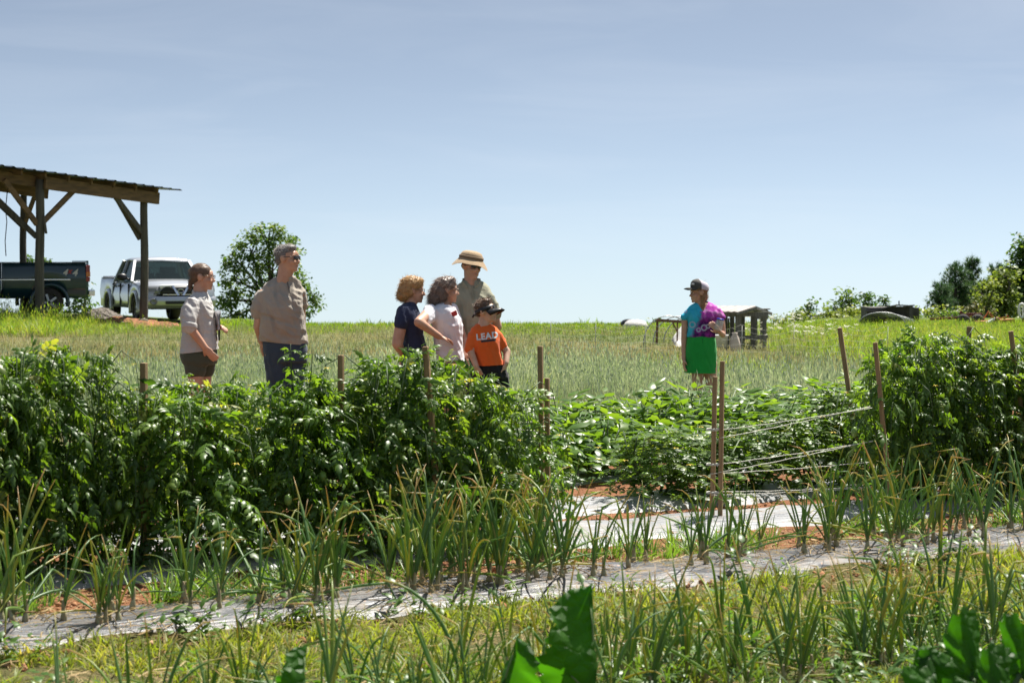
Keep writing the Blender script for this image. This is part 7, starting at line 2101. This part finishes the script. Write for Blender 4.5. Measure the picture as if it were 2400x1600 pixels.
broad_tree('broadleaf_tree', 'pale-flecked broadleaf tree between the pines and the dark tree', 'tree', 69, 2345, zg(2345, 69), [(2352, 640, 26, 22), (2330, 665, 26, 24), (2365, 675, 26, 26), (2340, 700, 34, 26), (2310, 700, 24, 24), (2370, 715, 28, 22), (2335, 735, 36, 18)], 0.18, 85, M_yel, 52, 0.14, 0.30, hue=0.35)
broad_tree('shrub', 'brownish brush under the pines behind the red implement', 'shrub', 65, 2280, zg(2280, 65), [(2285, 722, 26, 20), (2265, 735, 22, 14), (2310, 735, 26, 16)], 0.12, 60, leafy('brush', [(0.12, 0.09, 0.05), (0.10, 0.12, 0.04), (0.18, 0.14, 0.08)], (1.6, 1.5, 0.8), 0.3, 0.6), 53, 0.04, 0.22)
broad_tree('shrub', 'low dark shrub behind the hoop frame left of the girl', 'shrub', 58, 1548, zg(1548, 58), [(1552, 768, 14, 10), (1560, 765, 8, 8), (1540, 755, 4, 10)], 0.12, 70, M_tree, 54, 0.03, 0.18)
broad_tree('shrub', 'airy weed bush right of the small shelter', 'shrub', 50, 1830, zg(1830, 50), [(1822, 752, 12, 14), (1840, 745, 12, 16), (1812, 745, 10, 10)], 0.06, 60, M_yel, 55, 0.015, 0.16)
broad_tree('shrub', 'feathery tall weeds rising at the left end of the bush line', 'shrub', 60, 1872, zg(1872, 60), [(1868, 735, 7, 16), (1880, 742, 14, 12), (1858, 752, 14, 10), (1890, 755, 20, 8)], 0.10, 70, M_yel, 71, 0.02, 0.18)
broad_tree('shrub', 'yellow-green shrub mass filling the bush line left of the sapling', 'shrub', 62, 1940, zg(1940, 62), [(1930, 738, 24, 16), (1960, 745, 30, 14), (1905, 752, 24, 10), (2005, 752, 34, 10)], 0.13, 70, M_yel, 72, 0.03, 0.22, hue=0.4)
broad_tree('shrub', 'green brush right of the old shed below the small pine', 'shrub', 63, 2205, zg(2205, 63), [(2195, 742, 22, 12), (2225, 738, 24, 14), (2170, 748, 20, 8), (2250, 745, 22, 12)], 0.12, 70, M_tree, 73, 0.03, 0.20, hue=0.65)
broad_tree('broadleaf_tree', 'small yellow-green tree standing behind the orange implement', 'tree', 64, 2310, zg(2310, 64), [(2318, 668, 16, 20), (2300, 690, 20, 20), (2325, 705, 22, 20), (2305, 722, 24, 14)], 0.14, 60, M_yel, 74, 0.06, 0.22, hue=0.35)
broad_tree('broadleaf_tree', 'dark green thicket filling in behind the pines', 'thicket', 76, 2260, zg(2260, 76), [(2210, 705, 26, 26), (2245, 690, 30, 34), (2285, 690, 32, 36), (2320, 690, 30, 34), (2360, 690, 34, 40), (2265, 725, 60, 22)], 0.17, 60, M_tree, 75, 0.10, 0.30, hue=0.4)
# pines
M_needle = leafy('pine_needle', [(0.035, 0.080, 0.038), (0.052, 0.110, 0.046), (0.080, 0.140, 0.058)], (1.8, 1.8, 0.9), 0.22, 0.5, spec=0.35)
def needle_tuft(q, n=16):
    Vs, Fs = [], []
    for k in range(n):
        a = q.uniform(0, 6.28); el = q.uniform(0.35, 1.35); dv = np.array([math.cos(a) * math.cos(el), math.sin(a) * math.cos(el), math.sin(el)]); sd = np.array([-math.sin(a), math.cos(a), 0]) * 0.05; b_ = len(Vs)
        r0 = q.uniform(0, 0.25)
        Vs += [tuple(dv * r0 - sd), tuple(dv * r0 + sd), tuple(dv * (r0 + q.uniform(0.6, 1.0)))]; Fs.append((b_, b_ + 1, b_ + 2))
    return np.array(Vs), np.array(Fs)
NT = [needle_tuft(gq) for _ in range(5)]
def pine(label, d, px, top_py, rad_px, seed, bz=None):
    q = np.random.default_rng(seed); S = F / d; base = Vector(((px - 1200) / F * d, d, zg(px, d))); t = empty('pine_tree', base); tag(t, label, 'pine tree', 'pines on the right skyline')
    h = P(px, top_py, d).z - base.z; mb = MB(); mb.tube([(0, 0, -0.2), (0.03, 0, h * 0.5), (0, 0, h)], [0.09, 0.06, 0.012], 8)
    pos, dirs, sc = [], [], []
    nz = int(h / 0.20)
    for i in range(nz):
        z = h * (0.06 + 0.90 * i / nz); r = rad_px / S * (1 - (z / h) ** 1.6) * q.uniform(0.8, 1.1) + 0.10
        for k in range(6):
            a = q.uniform(0, 6.28); up = 0.35 + 0.5 * z / h
            e_ = Vector((r * math.cos(a), r * math.sin(a), z + r * up))
            mb.tube([(0, 0, z), (e_.x * 0.5, e_.y * 0.5, z + r * up * 0.35), tuple(e_)], [0.022, 0.016, 0.006], 5)
            m = max(3, int(r / 0.085))
            for j in range(m):
                f = 0.25 + 0.75 * (j + 1) / m; p_ = Vector((e_.x * f, e_.y * f, z + r * up * f * f))
                for u_ in range(2):
                    pos.append(p_ + Vector(q.normal(0, 0.05, 3))); dirs.append(a); sc.append(0.20 * q.uniform(0.7, 1.2))
    for j in range(6): pos.append(Vector((0, 0, h - 0.10 * j))); dirs.append(0.0); sc.append(0.2)
    pos = np.array([p_[:] for p_ in pos]); parts = []
    for k in range(5):
        ix = np.arange(k, len(pos), 5); n = len(ix)
        parts.append(scatter(*NT[k], pos[ix], rot_mats(np.array(dirs)[ix] + q.normal(0, 0.3, n), q.uniform(0.1, 0.9, n), q.normal(0, 0.2, n)), np.array(sc)[ix], q.uniform(0, 1, n)))
    V, Fa, r, e = cat_parts(parts)
    cr = link('crown', np_mesh('crown', V, Fa, M_needle, {'rnd': r}), t); cr['kind'] = 'stuff'
    mb.obj('trunk', M_bark, t, True)
pine('leftmost broad pine beyond the old shed', 70, 2238, 620, 42, 61)
pine('tall pine with a spire of new shoots', 71, 2278, 604, 34, 62)
pine('pine whose tip rises behind the pale-flecked tree', 73, 2336, 620, 32, 63)
pine('small low pine left of the pine group', 68, 2205, 665, 30, 64)
